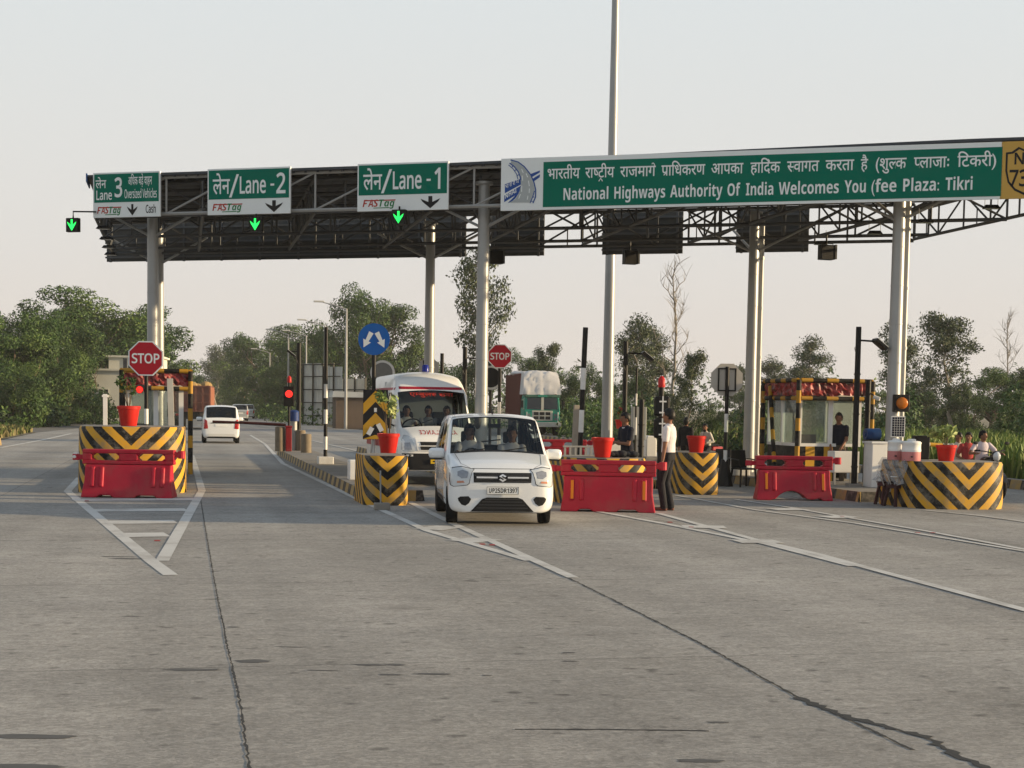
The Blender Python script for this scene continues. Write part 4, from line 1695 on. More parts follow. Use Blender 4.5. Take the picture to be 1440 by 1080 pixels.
def signal_post(label, px, zd, h, zl, r, lit, gz=.2, box=(.20, .62), back=False, cap=True):
    p = P(px, 640, zd)
    t = thing('traffic_signal', label, 'traffic light', (p.x, p.y, gz), .1)
    b = MB()
    b.cyl((0, .06, 0), (0, .06, h), r, r, 10)
    b.build('post', M_BLACK, t, smooth=True)
    for k, z in enumerate((zl, zl - box[1] - .04) if back else (zl,)):
        b = MB()
        b.box(-box[0], box[0], -.10, .03, z - box[1] / 2, z + box[1] / 2)
        hd = b.build('head', M_BLACK, t, bevel=.05 if back else .02)
        if lit:
            b = MB(); b.cyl((0, -.104, z + box[1] * .12), (0, -.14, z + box[1] * .12), .12, .10, 16); b.build('lens', M_REDLIT, hd)
            b = MB(); b.cyl((0, -.104, z - box[1] * .28), (0, -.12, z - box[1] * .28), .09, .09, 16); b.build('dark_lens', M_SBLACK, hd)
        if back:
            b = MB()
            for q in range(2):
                b.box(-.07, .07, -.13, -.101, z - .14 + q * .22, z - .11 + q * .22)
            b.box(-.012, .012, -.12, -.101, z - .2, z + .2)
            b.build('bracket', M_WPAINT, hd)
    if cap:
        b = MB()
        b.lathe([(.07, h), (.075, h + .02), (.07, h + .16), (.03, h + .22), (.005, h + .23)], 12, (0, .06, 0))
        b.build('beacon', M_REDCAP, t, smooth=True)
    return t


signal_post('red lit signal head on a slim post over the brown bollards', 406, 49.2, 2.25, 1.80, .04, True, box=(.17, .66))
signal_post('black signal post with two heads and a red beacon behind the man in white', 929, 30.0, 2.0, 1.62, .055, False, gz=.2, box=(.16, .40), back=True)
# rows of red markers below the lit signal
p = P(406, 640, 49.0)
t = thing('barrier_gate', 'dark red barrier arm reaching across the second lane from a red gate box', 'boom barrier', (p.x, p.y, .2), AR)
b = MB(); b.box(-.11, .09, -.1, .1, 0, .78); b.box(-.13, .11, -.12, .12, .78, .84); b.build('gate_box', mat('gate red', (.22, .015, .02), .5, 0, .2, 5, dirt=.3), t, bevel=.02)
b = MB()
q0 = Vector((-.1, .0, .86)); 
b.tube([q0, q0 + Vector((-1.2, .1, .05)), q0 + Vector((-2.35, .2, .08))], [.05, .045, .04], 8)
for k in range(0):
    c_ = q0 + Vector((-.4 - .4 * k, .02 * k, .02 + .01 * k))
    b.box(c_.x - .1, c_.x + .1, c_.y - .03, c_.y + .03, c_.z - .13, c_.z - .05)
b.build('arm', mat('arm dark red', (.045, .010, .010), .5, 0, .5, 3), t)

# mast
p = P(853.5, 610, 46.0)
t = thing('high_mast', 'very tall pale tapering mast rising behind the long green board', 'mast', (p.x, p.y, 0))
b = MB()
hs = [0, 5, 10, 15, 20, 25]
b.tube([(0, 0, z) for z in hs], [.185, .16, .135, .105, .08, .055], 16)
b.build('shaft', M_STEEL, t, smooth=True)
b = MB(); b.lathe([(.34, 0), (.34, .04), (.2, .05)], 16); b.box(-.07, .07, -.21, -.16, .5, 1.1); b.build('base_flange', M_STEEL, t)
b = MB(); b.lathe([(.6, 24.6), (.62, 24.7), (.6, 24.8)], 16); b.build('lamp_ring', M_BLACK, t)


def gantry_lamp(label, px, zd, h, arm, gz=.2, cabinet=False, cam_=False, r=.064):
    """black camera/lamp pole beside a lane"""
    p = P(px, 640, zd)
    t = thing('lamp_pole', label, 'lamp post', (p.x, p.y, gz), .1)
    b = MB()
    b.cyl((0, 0, 0), (0, 0, h), r, r * .9, 12)
    for z in (.4, h * .45, h * .7):
        b.cyl((0, 0, z), (0, 0, z + .03), r * 1.15, r * 1.15, 12)
    b.build('shaft', M_BLACK, t, smooth=True)
    if arm:
        b = MB()
        b.tube([(0, 0, h - .28), (arm, -.05, h - .30)], .022, 6)
        b.tube([(-.02, -.08, h - .35), (-.11, -.1, h - .45), (-.06, -.09, h - .6), (-.02, -.08, h - .7)], .008, 4)
        b.build('arm', M_BLACK, t)
        l = MB()
        l.M = Matrix.Translation((arm + .10, -.05, h - .36)) @ Matrix.Rotation(-.9, 4, 'Y')
        l.box(-.035, .035, -.16, .16, -.16, .16)
        hd = l.build('lamp_head', M_BLACK, t, bevel=.008)
        l = MB()
        l.M = Matrix.Translation((arm + .10, -.05, h - .36)) @ Matrix.Rotation(-.9, 4, 'Y')
        l.box(.0352, .045, -.15, .15, -.15, .15)
        l.build('lens', mat('lamp lens', (.7, .7, .66), .3, 0, .05), hd)
    if cam_:
        c = MB()
        c.cyl((.08, -.12, h - .35), (.20, -.18, h - .40), .045, .045, 10)
        c.build('camera', M_WPAINT, t, smooth=True)
        c = MB(); c.tube([(0, 0, h - .25), (.1, -.1, h - .32)], .015, 6); c.build('camera_arm', M_BLACK, t)
    b = MB()
    b.box(-.14, .14, -.14, .14, 0, .06)
    b.build('base_block', M_CONC, t)
    return t


gantry_lamp('thick black lamp pole with a tilted floodlight, right of the booth door', 1202, 31.5, 3.35, .35)
gantry_lamp('shorter black pole with a small white camera, right of the booth lamp pole', 1218, 32.3, 2.25, 0, cam_=True, r=.065)
gantry_lamp('black lamp pole with a short arm behind the man in the navy polo', 877, 36.5, 3.2, .42)
gantry_lamp('short plain black bollard pole with a yellow ring, right of the man in navy', 901, 30.5, 1.75, 0, r=.06)
gantry_lamp('black lamp pole with arms beside the middle column, behind the ambulance', 652, 39.0, 3.1, .45)
gantry_lamp('thin black pole behind the ambulance roof, nearest the leaning rear column', 620, 44.0, 3.1, 0, r=.06)
gantry_lamp('black pole with a small lamp arm behind the red lit signal', 419.5, 50.5, 3.6, -.35, r=.085)
pole('thin black and white rod beside a grey control cabinet, behind the man in navy', 893, 640, 38, 2.6, .025, [(0, .9, 0), (.9, 1.35, 1), (1.35, 1.65, 0), (1.65, 1.95, 1), (1.95, 2.6, 0)], gz=.2, name='marker_rod')
p = P(897, 640, 39.5)
t = thing('control_cabinet', 'pale grey control cabinet on a stand behind the man in the navy polo', 'cabinet', (p.x, p.y, .2), .1)
b = MB(); b.box(-.19, .19, -.12, .12, .75, 1.62); b.build('case', mat('cabinet grey', (.42, .43, .42), .5, 0, .08, 4, dirt=.15), t, bevel=.012)
b = MB(); b.box(-.05, .05, -.05, .05, 0, .75); b.build('stand', M_STEEL, t)
b = MB(); b.box(-.17, .17, -.128, -.121, .79, 1.58); b.box(.12, .14, -.14, -.128, 1.15, 1.25); b.build('door', mat('cabinet grey', (0, 0, 0)), t)

# pale blocks and low things around the mast foot
for px, py, zd, w2, d2, h, nm, lab in ((850, 618, 44.0, .50, .6, .80, 'concrete_block', 'long pale concrete block at the mast foot, red flower pot on its right end'),
                                       (919, 640, 36.0, .34, .3, .62, 'concrete_block', 'square grey concrete block left of the man in white'),
                                       (912, 618, 43.0, .16, .3, 1.0, 'concrete_block', 'pale concrete block with a slanted top behind the man in navy')):
    p = P(px, py, zd)
    t = thing(nm, lab, 'block', (p.x, p.y, 0), AR)
    b = MB(); b.prism([(-w2, 0), (w2, 0), (w2, h * .85), (w2 * .8, h), (-w2 * .85, h), (-w2, h * .9)], -d2, d2); b.build('block', M_WPAINT if 'pale' in lab else M_CONC, t, bevel=.03)
p = P(826, 645, 27.8)
t = thing('folded_rack', 'grey slatted rack lying on the nose behind the middle red barrier', 'rack', (p.x - .05, p.y, .87), AR)
b = MB()
for k in range(9):
    b.box(-.40 + .1 * k, -.365 + .1 * k, -.02, .02, 0, .16)
b.box(-.42, .48, -.025, .025, .16, .19)
b.box(-.42, .48, -.025, .025, -.0, .02)
b.build('rack', mat('rack grey', (.30, .30, .29), .6, .1, .15, 5), t)
p = P(872, 648, 27.6)
t = thing('cloth_bundle', 'dark folded cloth lying beside the pot behind the middle red barrier', 'cloth', (p.x, p.y, .87), AR)
b = MB()
for k in range(5):
    b.ball((-.2 + .11 * k, .02 * (k % 2), .05), .12, .16, .05 + .012 * (k % 3), 12, 8)
b.build('cloth', mat('dark cloth', (.02, .022, .026), .9, 0, .3, 12, bump=.4), t, smooth=True)
# ------------------------------------------------------------------ toll booths
M_ALU = mat('white aluminium', (.74, .74, .72), .45, .0, .05, 4, dirt=.12)
M_GLASSB = glass_mat('booth glass', (.86, .90, .88), .30, .10)
M_DARK = mat('dark interior', (.03, .03, .032), .8, 0, .2)


def garland_mat():
    m = bpy.data.materials.new('tinsel cloth')
    m.use_nodes = True
    nt = m.node_tree
    b = nt.nodes['Principled BSDF']
    tc = nt.nodes.new('ShaderNodeTexCoord')
    n = nt.nodes.new('ShaderNodeTexNoise'); n.inputs['Scale'].default_value = 7; n.inputs['Detail'].default_value = 4
    nt.links.new(tc.outputs['Object'], n.inputs['Vector'])
    r = nt.nodes.new('ShaderNodeValToRGB')
    e = r.color_ramp.elements
    e[0].position = .30; e[0].color = (.03, .008, .008, 1)
    e[1].position = .72; e[1].color = (.38, .17, .13, 1)
    k = e.new(.48); k.color = (.20, .02, .02, 1)
    k = e.new(.60); k.color = (.32, .03, .03, 1)
    nt.links.new(n.outputs['Fac'], r.inputs['Fac'])
    nt.links.new(r.outputs['Color'], b.inputs['Base Color'])
    b.inputs['Roughness'].default_value = .5
    return m


M_GARL = garland_mat()


def booth(label, px, zd, W_, L_, gz, open_right=True, lean_brace=True, red_roof=False, frame_only_w=None):
    c = P(px, 640, zd)
    o = Vector((c.x, c.y, 0)) + AC * W_ / 2 + RD * L_ / 2
    t = thing('toll_booth', label, 'toll booth', (o.x, o.y, gz), AR, 'toll booths inside striped crash frames')
    x0, x1, y0, y1 = -W_ / 2, W_ / 2, -L_ / 2, L_ / 2
    b = MB()
    b.box(x0, x1 - (.62 if open_right else 0), y0, y0 + .04, .0, .78)
    b.box(x0, x0 + .04, y0 + .04, y1, 0, .78)
    b.box(x1 - .04, x1, y0 + .6, y1, 0, .78)
    b.box(x0 + .04, x1 - .04, y1 - .04, y1, 0, .78)
    b.build('base_panel', ST_PANEL, t)
    b = MB()
    b.box(x0 + .04, x1 - .04, y0 + .04, y1 - .04, 0, .03)
    b.build('floor_panel', M_CONC, t)
    b = MB()
    z0, z1 = .78, 1.86
    posts = [(x0, y0), (x1 - .06, y0), (x0, y1 - .06), (x1 - .06, y1 - .06), (x0 + W_ * .5, y0), (x0, y0 + L_ * .5), (x0 + W_ * .5, y1 - .06)]
    for x, y in posts:
        b.box(x - .024, x + .084, y - .008, y + .06, z0, z1)
    for z in (z0, z1):
        b.box(x0 - .002, x1 + .002, y0 - .004, y0 + .064, z, z + .07)
        b.box(x0 - .002, x1 + .002, y1 - .064, y1 + .004, z, z + .07)
        b.box(x0 - .004, x0 + .064, y0 + .064, y1 - .064, z, z + .07)
        b.box(x1 - .064, x1 + .004, y0 + .064, y1 - .064, z, z + .07)
    b.box(x0 + .003, x1 - .003, y0 + .003, y1 - .003, z1 + .07, z1 + .20)
    b.build('window_frame', M_ALU, t)
    for (a0, a1, c0, c1) in ((x0 + .06, x0 + W_ * .5, y0 + .025, y0 + .03), (x0 + .025, x0 + .03, y0 + .06, y0 + L_ * .5), (x0 + .025, x0 + .03, y0 + L_ * .5 + .06, y1 - .06),
                             (x1 - .03, x1 - .025, y0 + .06, y1 - .06), (x0 + .06, x0 + W_ * .5, y1 - .03, y1 - .025), (x0 + W_ * .5 + .06, x1 - .06, y1 - .03, y1 - .025)):
        g_ = MB(); g_.box(a0, a1, c0, c1, z0 + .07, z1); g_.build('pane', M_GLASSB, t)
    # counter, monitor, stool silhouettes
    b = MB()
    b.box(x0 + .05, x0 + W_ * .5, y0 + .05, y0 + .5, .72, .76)
    b.box(x0 + .15, x0 + .5, y0 + .12, y0 + .16, .80, 1.05)
    b.box(x0 + .30, x0 + .35, y0 + .16, y0 + .3, .76, .9)
    b.build('desk', M_DARK, t)
    b = MB()
    b.box(x0 + .045, x1 - .045, y1 - .075, y1 - .07, .05, .78); b.box(x0 + .045, x1 - .045, y0 + .07, y1 - .08, z1 + .075, z1 + .09)
    b.build('inner_lining', M_ALU, t)
    # crash frame
    fx0, fx1, fy0, fy1 = x0 - .10, x1 + .18, y0 - .22, y1 + .1
    zt = 2.26
    for x, y in ((fx0, fy0), (fx1, fy0), (fx0, fy1), (fx1, fy1)):
        q = MB(); q.cyl((x, y, -.1), (x, y, zt), .055, .055, 10); q.build('frame_post', ST_YB, t, smooth=True)
    def rail(pa, pb):
        q = MB(); q.cyl(pa, pb, .05, .05, 10); q.build('frame_rail', ST_YB, t, smooth=True)
    for z in (zt, zt - .40):
        rail((fx0 + .05, fy0, z), (fx1 - .05, fy0, z)); rail((fx0, fy0 + .05, z), (fx0, fy1 - .05, z))
        rail((fx1, fy0 + .05, z), (fx1, fy1 - .05, z)); rail((fx0 + .05, fy1, z), (fx1 - .05, fy1, z))
    if lean_brace:
        q = MB(); q.cyl((fx0 - .45, fy0 + .1, -.1), (fx0, fy1 - .4, zt - .1), .05, .05, 10); q.build('brace', ST_YB, t, smooth=True)
    q = MB()
    rq = random.Random(int(px))
    for (pa, pb, nn) in (((fx0, fy0 + .012), (fx1, fy0 + .012), 26), ((fx0 + .012, fy0), (fx0 + .012, fy1), 26)):
        vv, ff = [], []
        for i in range(nn + 1):
            x = pa[0] + (pb[0] - pa[0]) * i / nn
            y = pa[1] + (pb[1] - pa[1]) * i / nn
            for j in range(5):
                d = rq.gauss(0, .022)
                vv.append((x + (d if pa[0] == pb[0] else 0), y + (d if pa[1] == pb[1] else 0), zt - .05 - .072 * j + rq.gauss(0, .012)))
        for i in range(nn):
            for j in range(4):
                ff.append((i * 5 + j, i * 5 + j + 1, (i + 1) * 5 + j + 1, (i + 1) * 5 + j))
        q.add(vv, ff)
    o_ = q.build('garland', M_GARL, t)
    sm = o_.modifiers.new('thickness', 'SOLIDIFY'); sm.thickness = .01
    if red_roof:
        q = MB(); q.box(fx0 + .06, fx1 - .06, fy0 + .06, fy1 - .06, zt - .10, zt - .06); q.build('roof', mat('maroon roof', (.12, .02, .018), .6, 0, .3, 3), t)
    else:
        q = MB(); q.box(fx0 + .06, fx1 - .06, fy0 + .06, fy1 - .06, zt - .05, zt + .0); q.build('roof', M_ROOF, t)
    return t, (x0, x1, y0, y1)


BD, bdim = booth('white framed glass booth with a man in its doorway and red tinsel above', 1121, 33.6, 1.50, 1.75, .2)
BA, adim = booth('glass booth behind the left striped nose and STOP sign, maroon roof inside its crash frame', 178, 34.2, 1.25, 1.5, .2, open_right=False, lean_brace=False, red_roof=True)

# white cabinets and blue drum beside the right booth
p = P(1186, 640, 32.3)
t = thing('counter_cabinet', 'white cabinet box standing on thin legs under the booth doorway', 'cabinet', (p.x, p.y, .2), AR)
b = MB(); b.box(-.29, .29, -.18, .18, .26, .72); b.build('case', M_WPAINT, t, bevel=.012)
b = MB(); b.box(-.28, .28, -.187, -.181, .28, .70); b.cyl((-.2, -.2, .5), (-.2, -.187, .5), .015, .015, 8); b.build('door', M_ALU, t)
for x in (-.26, .26):
    for y in (-.15, .15):
        b = MB(); b.box(x - .02, x + .02, y - .02, y + .02, 0, .26); b.build('leg', M_STEEL, t)
p = P(1231, 640, 31.4)
t = thing('equipment_cabinet', 'tall white cabinet with a pale top on the island right of the booth poles', 'cabinet', (p.x, p.y, .2), AR)
b = MB(); b.box(-.17, .17, -.2, .2, 0, .92); b.build('case', M_WPAINT, t, bevel=.01)
b = MB(); b.box(-.2, .2, -.23, .23, .92, .96); b.build('top', M_ALU, t)
p = P(1226, 620, 31.9)
t = thing('blue_drum', 'dark blue plastic drum lying on the tall white cabinet', 'drum', (p.x, p.y, 1.17), AR)
b = MB(); b.cyl((-.16, 0, .13), (.16, 0, .13), .12, .13, 16); b.cyl((-.19, 0, .13), (-.16, 0, .13), .05, .05, 10); b.build('shell', mat('plastic blue', (.015, .05, .16), .4, 0, .15), t, smooth=True)
b = MB(); b.box(-.2, .2, -.05, .05, -.01, .012); b.build('cradle', M_BLACK, t)

# solar panel and amber blinker on the right column
cb = COLS[2]
q = P(1263, 600, cb.y - .22)
t = thing('solar_panel', 'small framed solar panel strapped to the right canopy column under the amber light', 'solar panel', (q.x, cb.y - .22, q.z), .12)
b = MB(); b.box(-.150, .150, 0, .03, -.22, .22); b.build('frame', M_ALU, t)
b = MB(); b.box(-.132, .132, -.004, -.001, -.20, .20); b.build('cells', mat('solar cells', (.012, .015, .03), .2, 0, .15, 5), t)
b = MB()
for i in range(1, 5): b.box(-.132 + .264 * i / 5 - .0025, -.132 + .264 * i / 5 + .0025, -.007, -.0045, -.20, .20)
for i in range(1, 8): b.box(-.132, .132, -.0105, -.0075, -.20 + .4 * i / 8 - .0022, -.20 + .4 * i / 8 + .0022)
b.build('grid_line', M_ALU, t)
b = MB(); b.box(-.05, .05, .03, .08, -.05, .05); b.build('bracket', M_STEEL, t)
q = P(1268.5, 567, cb.y - .26)
t = thing('amber_blinker', 'square black housing with a round amber warning light on the right column', 'warning light', (q.x, cb.y - .26, q.z), .12)
b = MB(); b.box(-.165, .165, 0, .12, -.18, .18); b.build('housing', M_BLACK, t, bevel=.012)
b = MB(); b.cyl((0, -.045, 0), (0, 0, 0), .115, .125, 20); b.ball((0, -.045, 0), .11, .025, .11, 16, 8); b.build('lens', mat('amber lens', (.50, .15, .02), .3, 0, .25, 14), t, smooth=True)
b = MB(); b.box(-.04, .04, .12, .16, -.06, .06); b.build('bracket', M_STEEL, t)

# drinking water drums on the right nose
M_PINK = mat('drum red', (.52, .20, .20), .45, 0, .12)
for px, zd, lab, wr in ((1281, 28.0, 'white and red drinking water drum in front of the right column', .175), (1259, 28.35, 'white and red drinking water drum left of the other, partly behind it', .15)):
    p = P(px, 650, zd)
    t = thing('water_drum', lab, 'water drum', (p.x, p.y, .87), .1, 'drinking water drums on the right nose')
    b = MB(); b.lathe([(wr * .97, 0), (wr, .02), (wr, .17)], 20); b.build('lower_body', M_PINK, t, smooth=True)
    b = MB(); b.lathe([(wr, .1701), (wr * 1.02, .19), (wr * 1.02, .21), (wr * .99, .22), (wr * .99, .31), (wr * 1.03, .32), (wr * 1.03, .345), (wr * .9, .365), (wr * .5, .375)], 20); b.build('upper_body', M_WPAINT, t, smooth=True)
    b = MB(); b.lathe([(wr * .45, .375), (wr * .45, .40), (wr * .3, .41)], 16); b.build('lid', M_WPAINT, t)
    b = MB(); b.cyl((-.06, -wr - .05, .08), (-.06, -wr + .01, .08), .014, .014, 8); b.build('tap', M_BLACK, t)
p = P(1296, 620, 29.0)
t = thing('black_box', 'black upright box behind the water drums on the right nose', 'box', (p.x, p.y, .87), .1)
b = MB(); b.box(-.16, .13, -.1, .1, 0, .46); b.build('case', M_BLACK, t, bevel=.01)
b = MB(); b.box(-.14, .11, -.108, -.101, .03, .43); b.build('front_panel', M_SBLACK, t)
# boom
p = P(1246, 600, 33.0)
t = thing('barrier_gate', 'striped boom arm lying level behind the red pot and water drums at right', 'boom barrier', (p.x, p.y, .2), AR)
b = MB(); b.box(-.15, .15, -.15, .15, 0, .78); b.build('gate_box', M_WPAINT, t, bevel=.015)
b = MB()
zz = .92
for k in range(6):
    b.cyl((.1 + .32 * k, 0, zz - .015 * k), (.1 + .32 * (k + 1), 0, zz - .015 * (k + 1)), .045, .045, 8, k % 2 if k < 3 else (2 if k % 2 else 0))
b.build('arm', [M_WPAINT, M_REDCAP, M_YEL], t, smooth=True)
b = MB(); b.cyl((0, -.02, .70), (0, -.02, .98), .06, .06, 10); b.build('pivot', M_BLACK, t)

# stools, chairs
def stool(label, px, zd, h=.45, rz=.2):
    p = P(px, 700, zd); p.z = 0
    t = thing('stool', label, 'stool', p, rz, 'dark plastic stools by the right nose')
    m = mat('maroon plastic', (.045, .02, .022), .5, 0, .2)
    b = MB(); b.box(-.15, .15, -.15, .15, h - .03, h); b.box(-.14, .14, -.14, .14, h - .09, h - .0301); b.build('seat', m, t, bevel=.012)
    for sx_ in (-1, 1):
        for sy_ in (-1, 1):
            b = MB()
            b.add([(sx_ * (.13 - e), sy_ * (.13 - f_), h - .09) for e, f_ in ((0, 0), (.05, 0), (.05, .05), (0, .05))] + [(sx_ * (.18 - e), sy_ * (.18 - f_), 0) for e, f_ in ((0, 0), (.05, 0), (.05, .05), (0, .05))],
                  [(0, 1, 2, 3), (4, 7, 6, 5), (0, 4, 5, 1), (1, 5, 6, 2), (2, 6, 7, 3), (3, 7, 4, 0)])
            b.build('leg', m, t)
    return t


stool('dark plastic stool against the far right nose, left of the other one', 1246.5, 28.6)
stool('dark plastic stool against the far right nose, right of the other one', 1260, 28.2, .43, .5)


def chair(label, px, zd, rz, gz=.0):
    p = P(px, 690, zd); p.z = gz
    t = thing('plastic_chair', label, 'chair', p, rz, 'black plastic chairs near the pale octagonal sign')
    b = MB(); b.box(-.22, .22, -.22, .22, .40, .44); b.build('seat', M_BLACK, t, bevel=.02)
    b = MB(); b.prism([(-.21, .44), (.21, .44), (.19, .84), (-.19, .84)], .19, .22, None, lambda y, z: y + (z - .44) * .18); b.build('backrest', M_BLACK, t, bevel=.012)
    for sx_ in (-1, 1):
        for sy_ in (-1, 1):
            b = MB(); b.cyl((sx_ * .22, sy_ * .23, 0), (sx_ * .19, sy_ * .19, .40), .022, .025, 8); b.build('leg', M_BLACK, t)
        b = MB(); b.tube([(sx_ * .22, -.2, .44), (sx_ * .24, -.2, .62), (sx_ * .24, .1, .64), (sx_ * .2, .22, .64)], .018, 6); b.build('armrest', M_BLACK, t)


chair('black plastic chair just left of the red barrier before the booth', 1045, 34.6, .4)
chair('black plastic chair under the pale back of the octagonal sign', 1010, 35.5, -.5)
p = P(1041, 650, 36.0)
t = thing('cool_box', 'white box beside the base of the rear right column', 'box', (p.x, p.y, 0.2), AR)
b = MB(); b.box(-.2, .2, -.16, .16, 0, .36); b.build('case', M_WPAINT, t, bevel=.02)
b = MB(); b.box(-.215, .215, -.175, .175, .361, .42); b.build('lid', M_WPAINT, t, bevel=.015)

# crumpled clear film hanging on the left flank of the right nose
v, s, h = NOSE['D']
t = thing('plastic_film', 'crumpled grey film and white strips heaped against the left flank of the far right nose', 'plastic film', rd(v - 1.03, s - .1), AR)
b = MB()
q = random.Random(4)
nu, nv = 12, 9
vv = []
for i in range(nu):
    for j in range(nv):
        vv.append((-.02 - .13 * (1 - j / (nv - 1)) * q.uniform(.4, 1.2) - .06 * q.random(), -.55 + 1.1 * i / (nu - 1) + q.gauss(0, .02), .45 + .43 * j / (nv - 1) + q.gauss(0, .03)))
b.add(vv, [(i * nv + j, (i + 1) * nv + j, (i + 1) * nv + j + 1, i * nv + j + 1) for i in range(nu - 1) for j in range(nv - 1)])
fm = mat('clear film', (.36, .36, .36), .25, 0, .2, 9)
fm.node_tree.nodes['Principled BSDF'].inputs['Alpha'].default_value = .5
b.build('film', fm, t)
b = MB()
for k in range(3):
    y = -.3 + .25 * k
    b.tube([(-.25 - .1 * q.random(), y - .2, .55 + .1 * q.random()), (-.10, y + .1 * q.random(), .35 + .3 * q.random()), (.0, y + .25, .25 + .2 * q.random())], .010, 4)
b.build('strip', M_WPAINT, t)

# small things on the tall left nose
p = P(148, 598, 29.8)
t = thing('white_post', 'slim white post at the left end of the tall striped nose', 'post', (p.x, p.y, 1.27), AR)
b = MB(); b.box(-.04, .04, -.04, .04, 0, .62); b.box(-.06, .06, -.05, .05, .56, .60); b.build('shaft', M_WPAINT, t)
p = P(199, 548, 32.9)
t = thing('red_signal', 'small round red light beside the STOP pole at left', 'signal light', (p.x - .02, p.y - .1, p.z), .1)
b = MB(); b.cyl((0, 0, 0), (0, .06, 0), .085, .085, 16); b.build('housing', M_REDCAP, t)
b = MB(); b.cyl((0, -.02, 0), (0, -.001, 0), .06, .07, 16); b.build('lens', M_REDLIT, t)
b = MB(); b.tube([(0, .05, 0), (.12, .08, .0)], .015, 6); b.build('bracket', M_BLACK, t)
p = P(243, 600, 32.5)
t = thing('post', 'plain pale post standing before the left booth, right of the canopy column', 'post', (p.x, p.y, .2), AR)
t.rotation_euler = (0, -.03, AR)
b = MB(); b.box(-.065, .065, -.05, .05, 0, 2.06); b.build('shaft', mat('pale post', (.42, .41, .38), .7, 0, .15, 5, dirt=.25), t, bevel=.006)
# road studs and crumbs near the markings
M_STUD = mat('stud red', (.26, .06, .06), .5, 0, .2)
for k, (px, py) in enumerate(((122, 705), (221, 761), (678, 766), (692, 767), (972, 742), (942, 735), (1290, 750), (1312, 750), (1184, 727))):
    q = G(px, py)
    t = thing('road_stud', 'small red road stud set beside the lane paint', 'road stud', (q.x, q.y, .004), AR, 'red road studs')
    b = MB(); b.add([(-.04, -.03, 0), (.04, -.03, 0), (.04, .03, 0), (-.04, .03, 0), (-.03, -.02, .012), (.03, -.02, .012), (.03, .02, .012), (-.03, .02, .012)],
                    [(4, 5, 6, 7), (0, 1, 5, 4), (1, 2, 6, 5), (2, 3, 7, 6), (3, 0, 4, 7)]); b.build('body', M_STUD, t)


def round_sign(label, px, py, zd, r, m_face, ring=True):
    p = P(px, py, zd)
    t = thing('round_sign', label, 'sign', (p.x, p.y, 0), .0)
    b = MB(); b.prism(disc(r, p.z), -.012, .012); b.build('plate', m_face, t)
    if ring:
        o_, i_ = disc(r * .98, p.z), disc(r * .8, p.z)
        n = len(o_)
        b = MB(); b.add([(x, -.016, z) for x, z in o_ + i_], [(i, (i + 1) % n, n + (i + 1) % n, n + i) for i in range(n)]); b.build('rim', M_WPAINT, t)
    b = MB(); b.cyl((0, .05, 0), (0, .05, p.z + r * .5), .04, .04, 8); b.build('pole', M_BLACK, t)


round_sign('round sign with a white rim, half behind the middle column under the STOP sign', 690, 531, 41, .34, M_SBLACK)
round_sign('round grey sign with a pale rim peeking over the left of the ambulance roof', 538, 524, 48, .40, mat('plate grey', (.2, .2, .19), .6, 0, .2))
stop_sign('pale octagonal sign back over the ambulance roof, beside the leaning rear column', 603, 517, 47.0, .62, back=True, base=False)
# ------------------------------------------------------------------ vehicles
M_CARW = mat('white car paint', (.76, .77, .77), .15, 0, .02, 3, spec=.5, coat=.6)
M_AMBW = mat('ambulance white', (.80, .80, .78), .3, 0, .03, 3, coat=.4, dirt=.12)
M_SILV = mat('silver car paint', (.42, .44, .44), .28, .35, .03, 3, coat=.5)
M_TRIM = mat('black trim', (.014, .014, .015), .55, 0, .12, 8)
M_CHROME = mat('chrome', (.72, .73, .75), .3, .55, .03)
M_HUB = mat('wheel silver', (.34, .35, .36), .35, .6, .1)
M_INT = mat('cabin dark', (.022, .022, .024), .85, 0, .2)
M_SEAT = mat('seat cloth', (.05, .048, .045), .9, 0, .2)
M_LENS = mat('headlamp lens', (.52, .55, .57), .10, .0, .12, 12, coat=.9)
M_LENSD = mat('headlamp inner', (.30, .31, .33), .18, .5, .35, 16)
M_TAIL = mat('tail lamp', (.36, .012, .015), .2, 0, .12, 8, coat=.7)
M_PLATE = mat('number plate white', (.80, .80, .78), .5, 0, .03)
GL_F = glass_mat('windscreen', (.80, .85, .85), .38)
GL_S = glass_mat('side glass', (.16, .18, .18), .50)
GL_D = glass_mat('dark glass', (.07, .08, .085), .55)


def pl(tab, y):
    if y <= tab[0][0]: return tab[0][1]
    for (a, va), (c, vc) in zip(tab, tab[1:]):
        if y <= c: return va + (vc - va) * (y - a) / (c - a)
    return tab[-1][1]


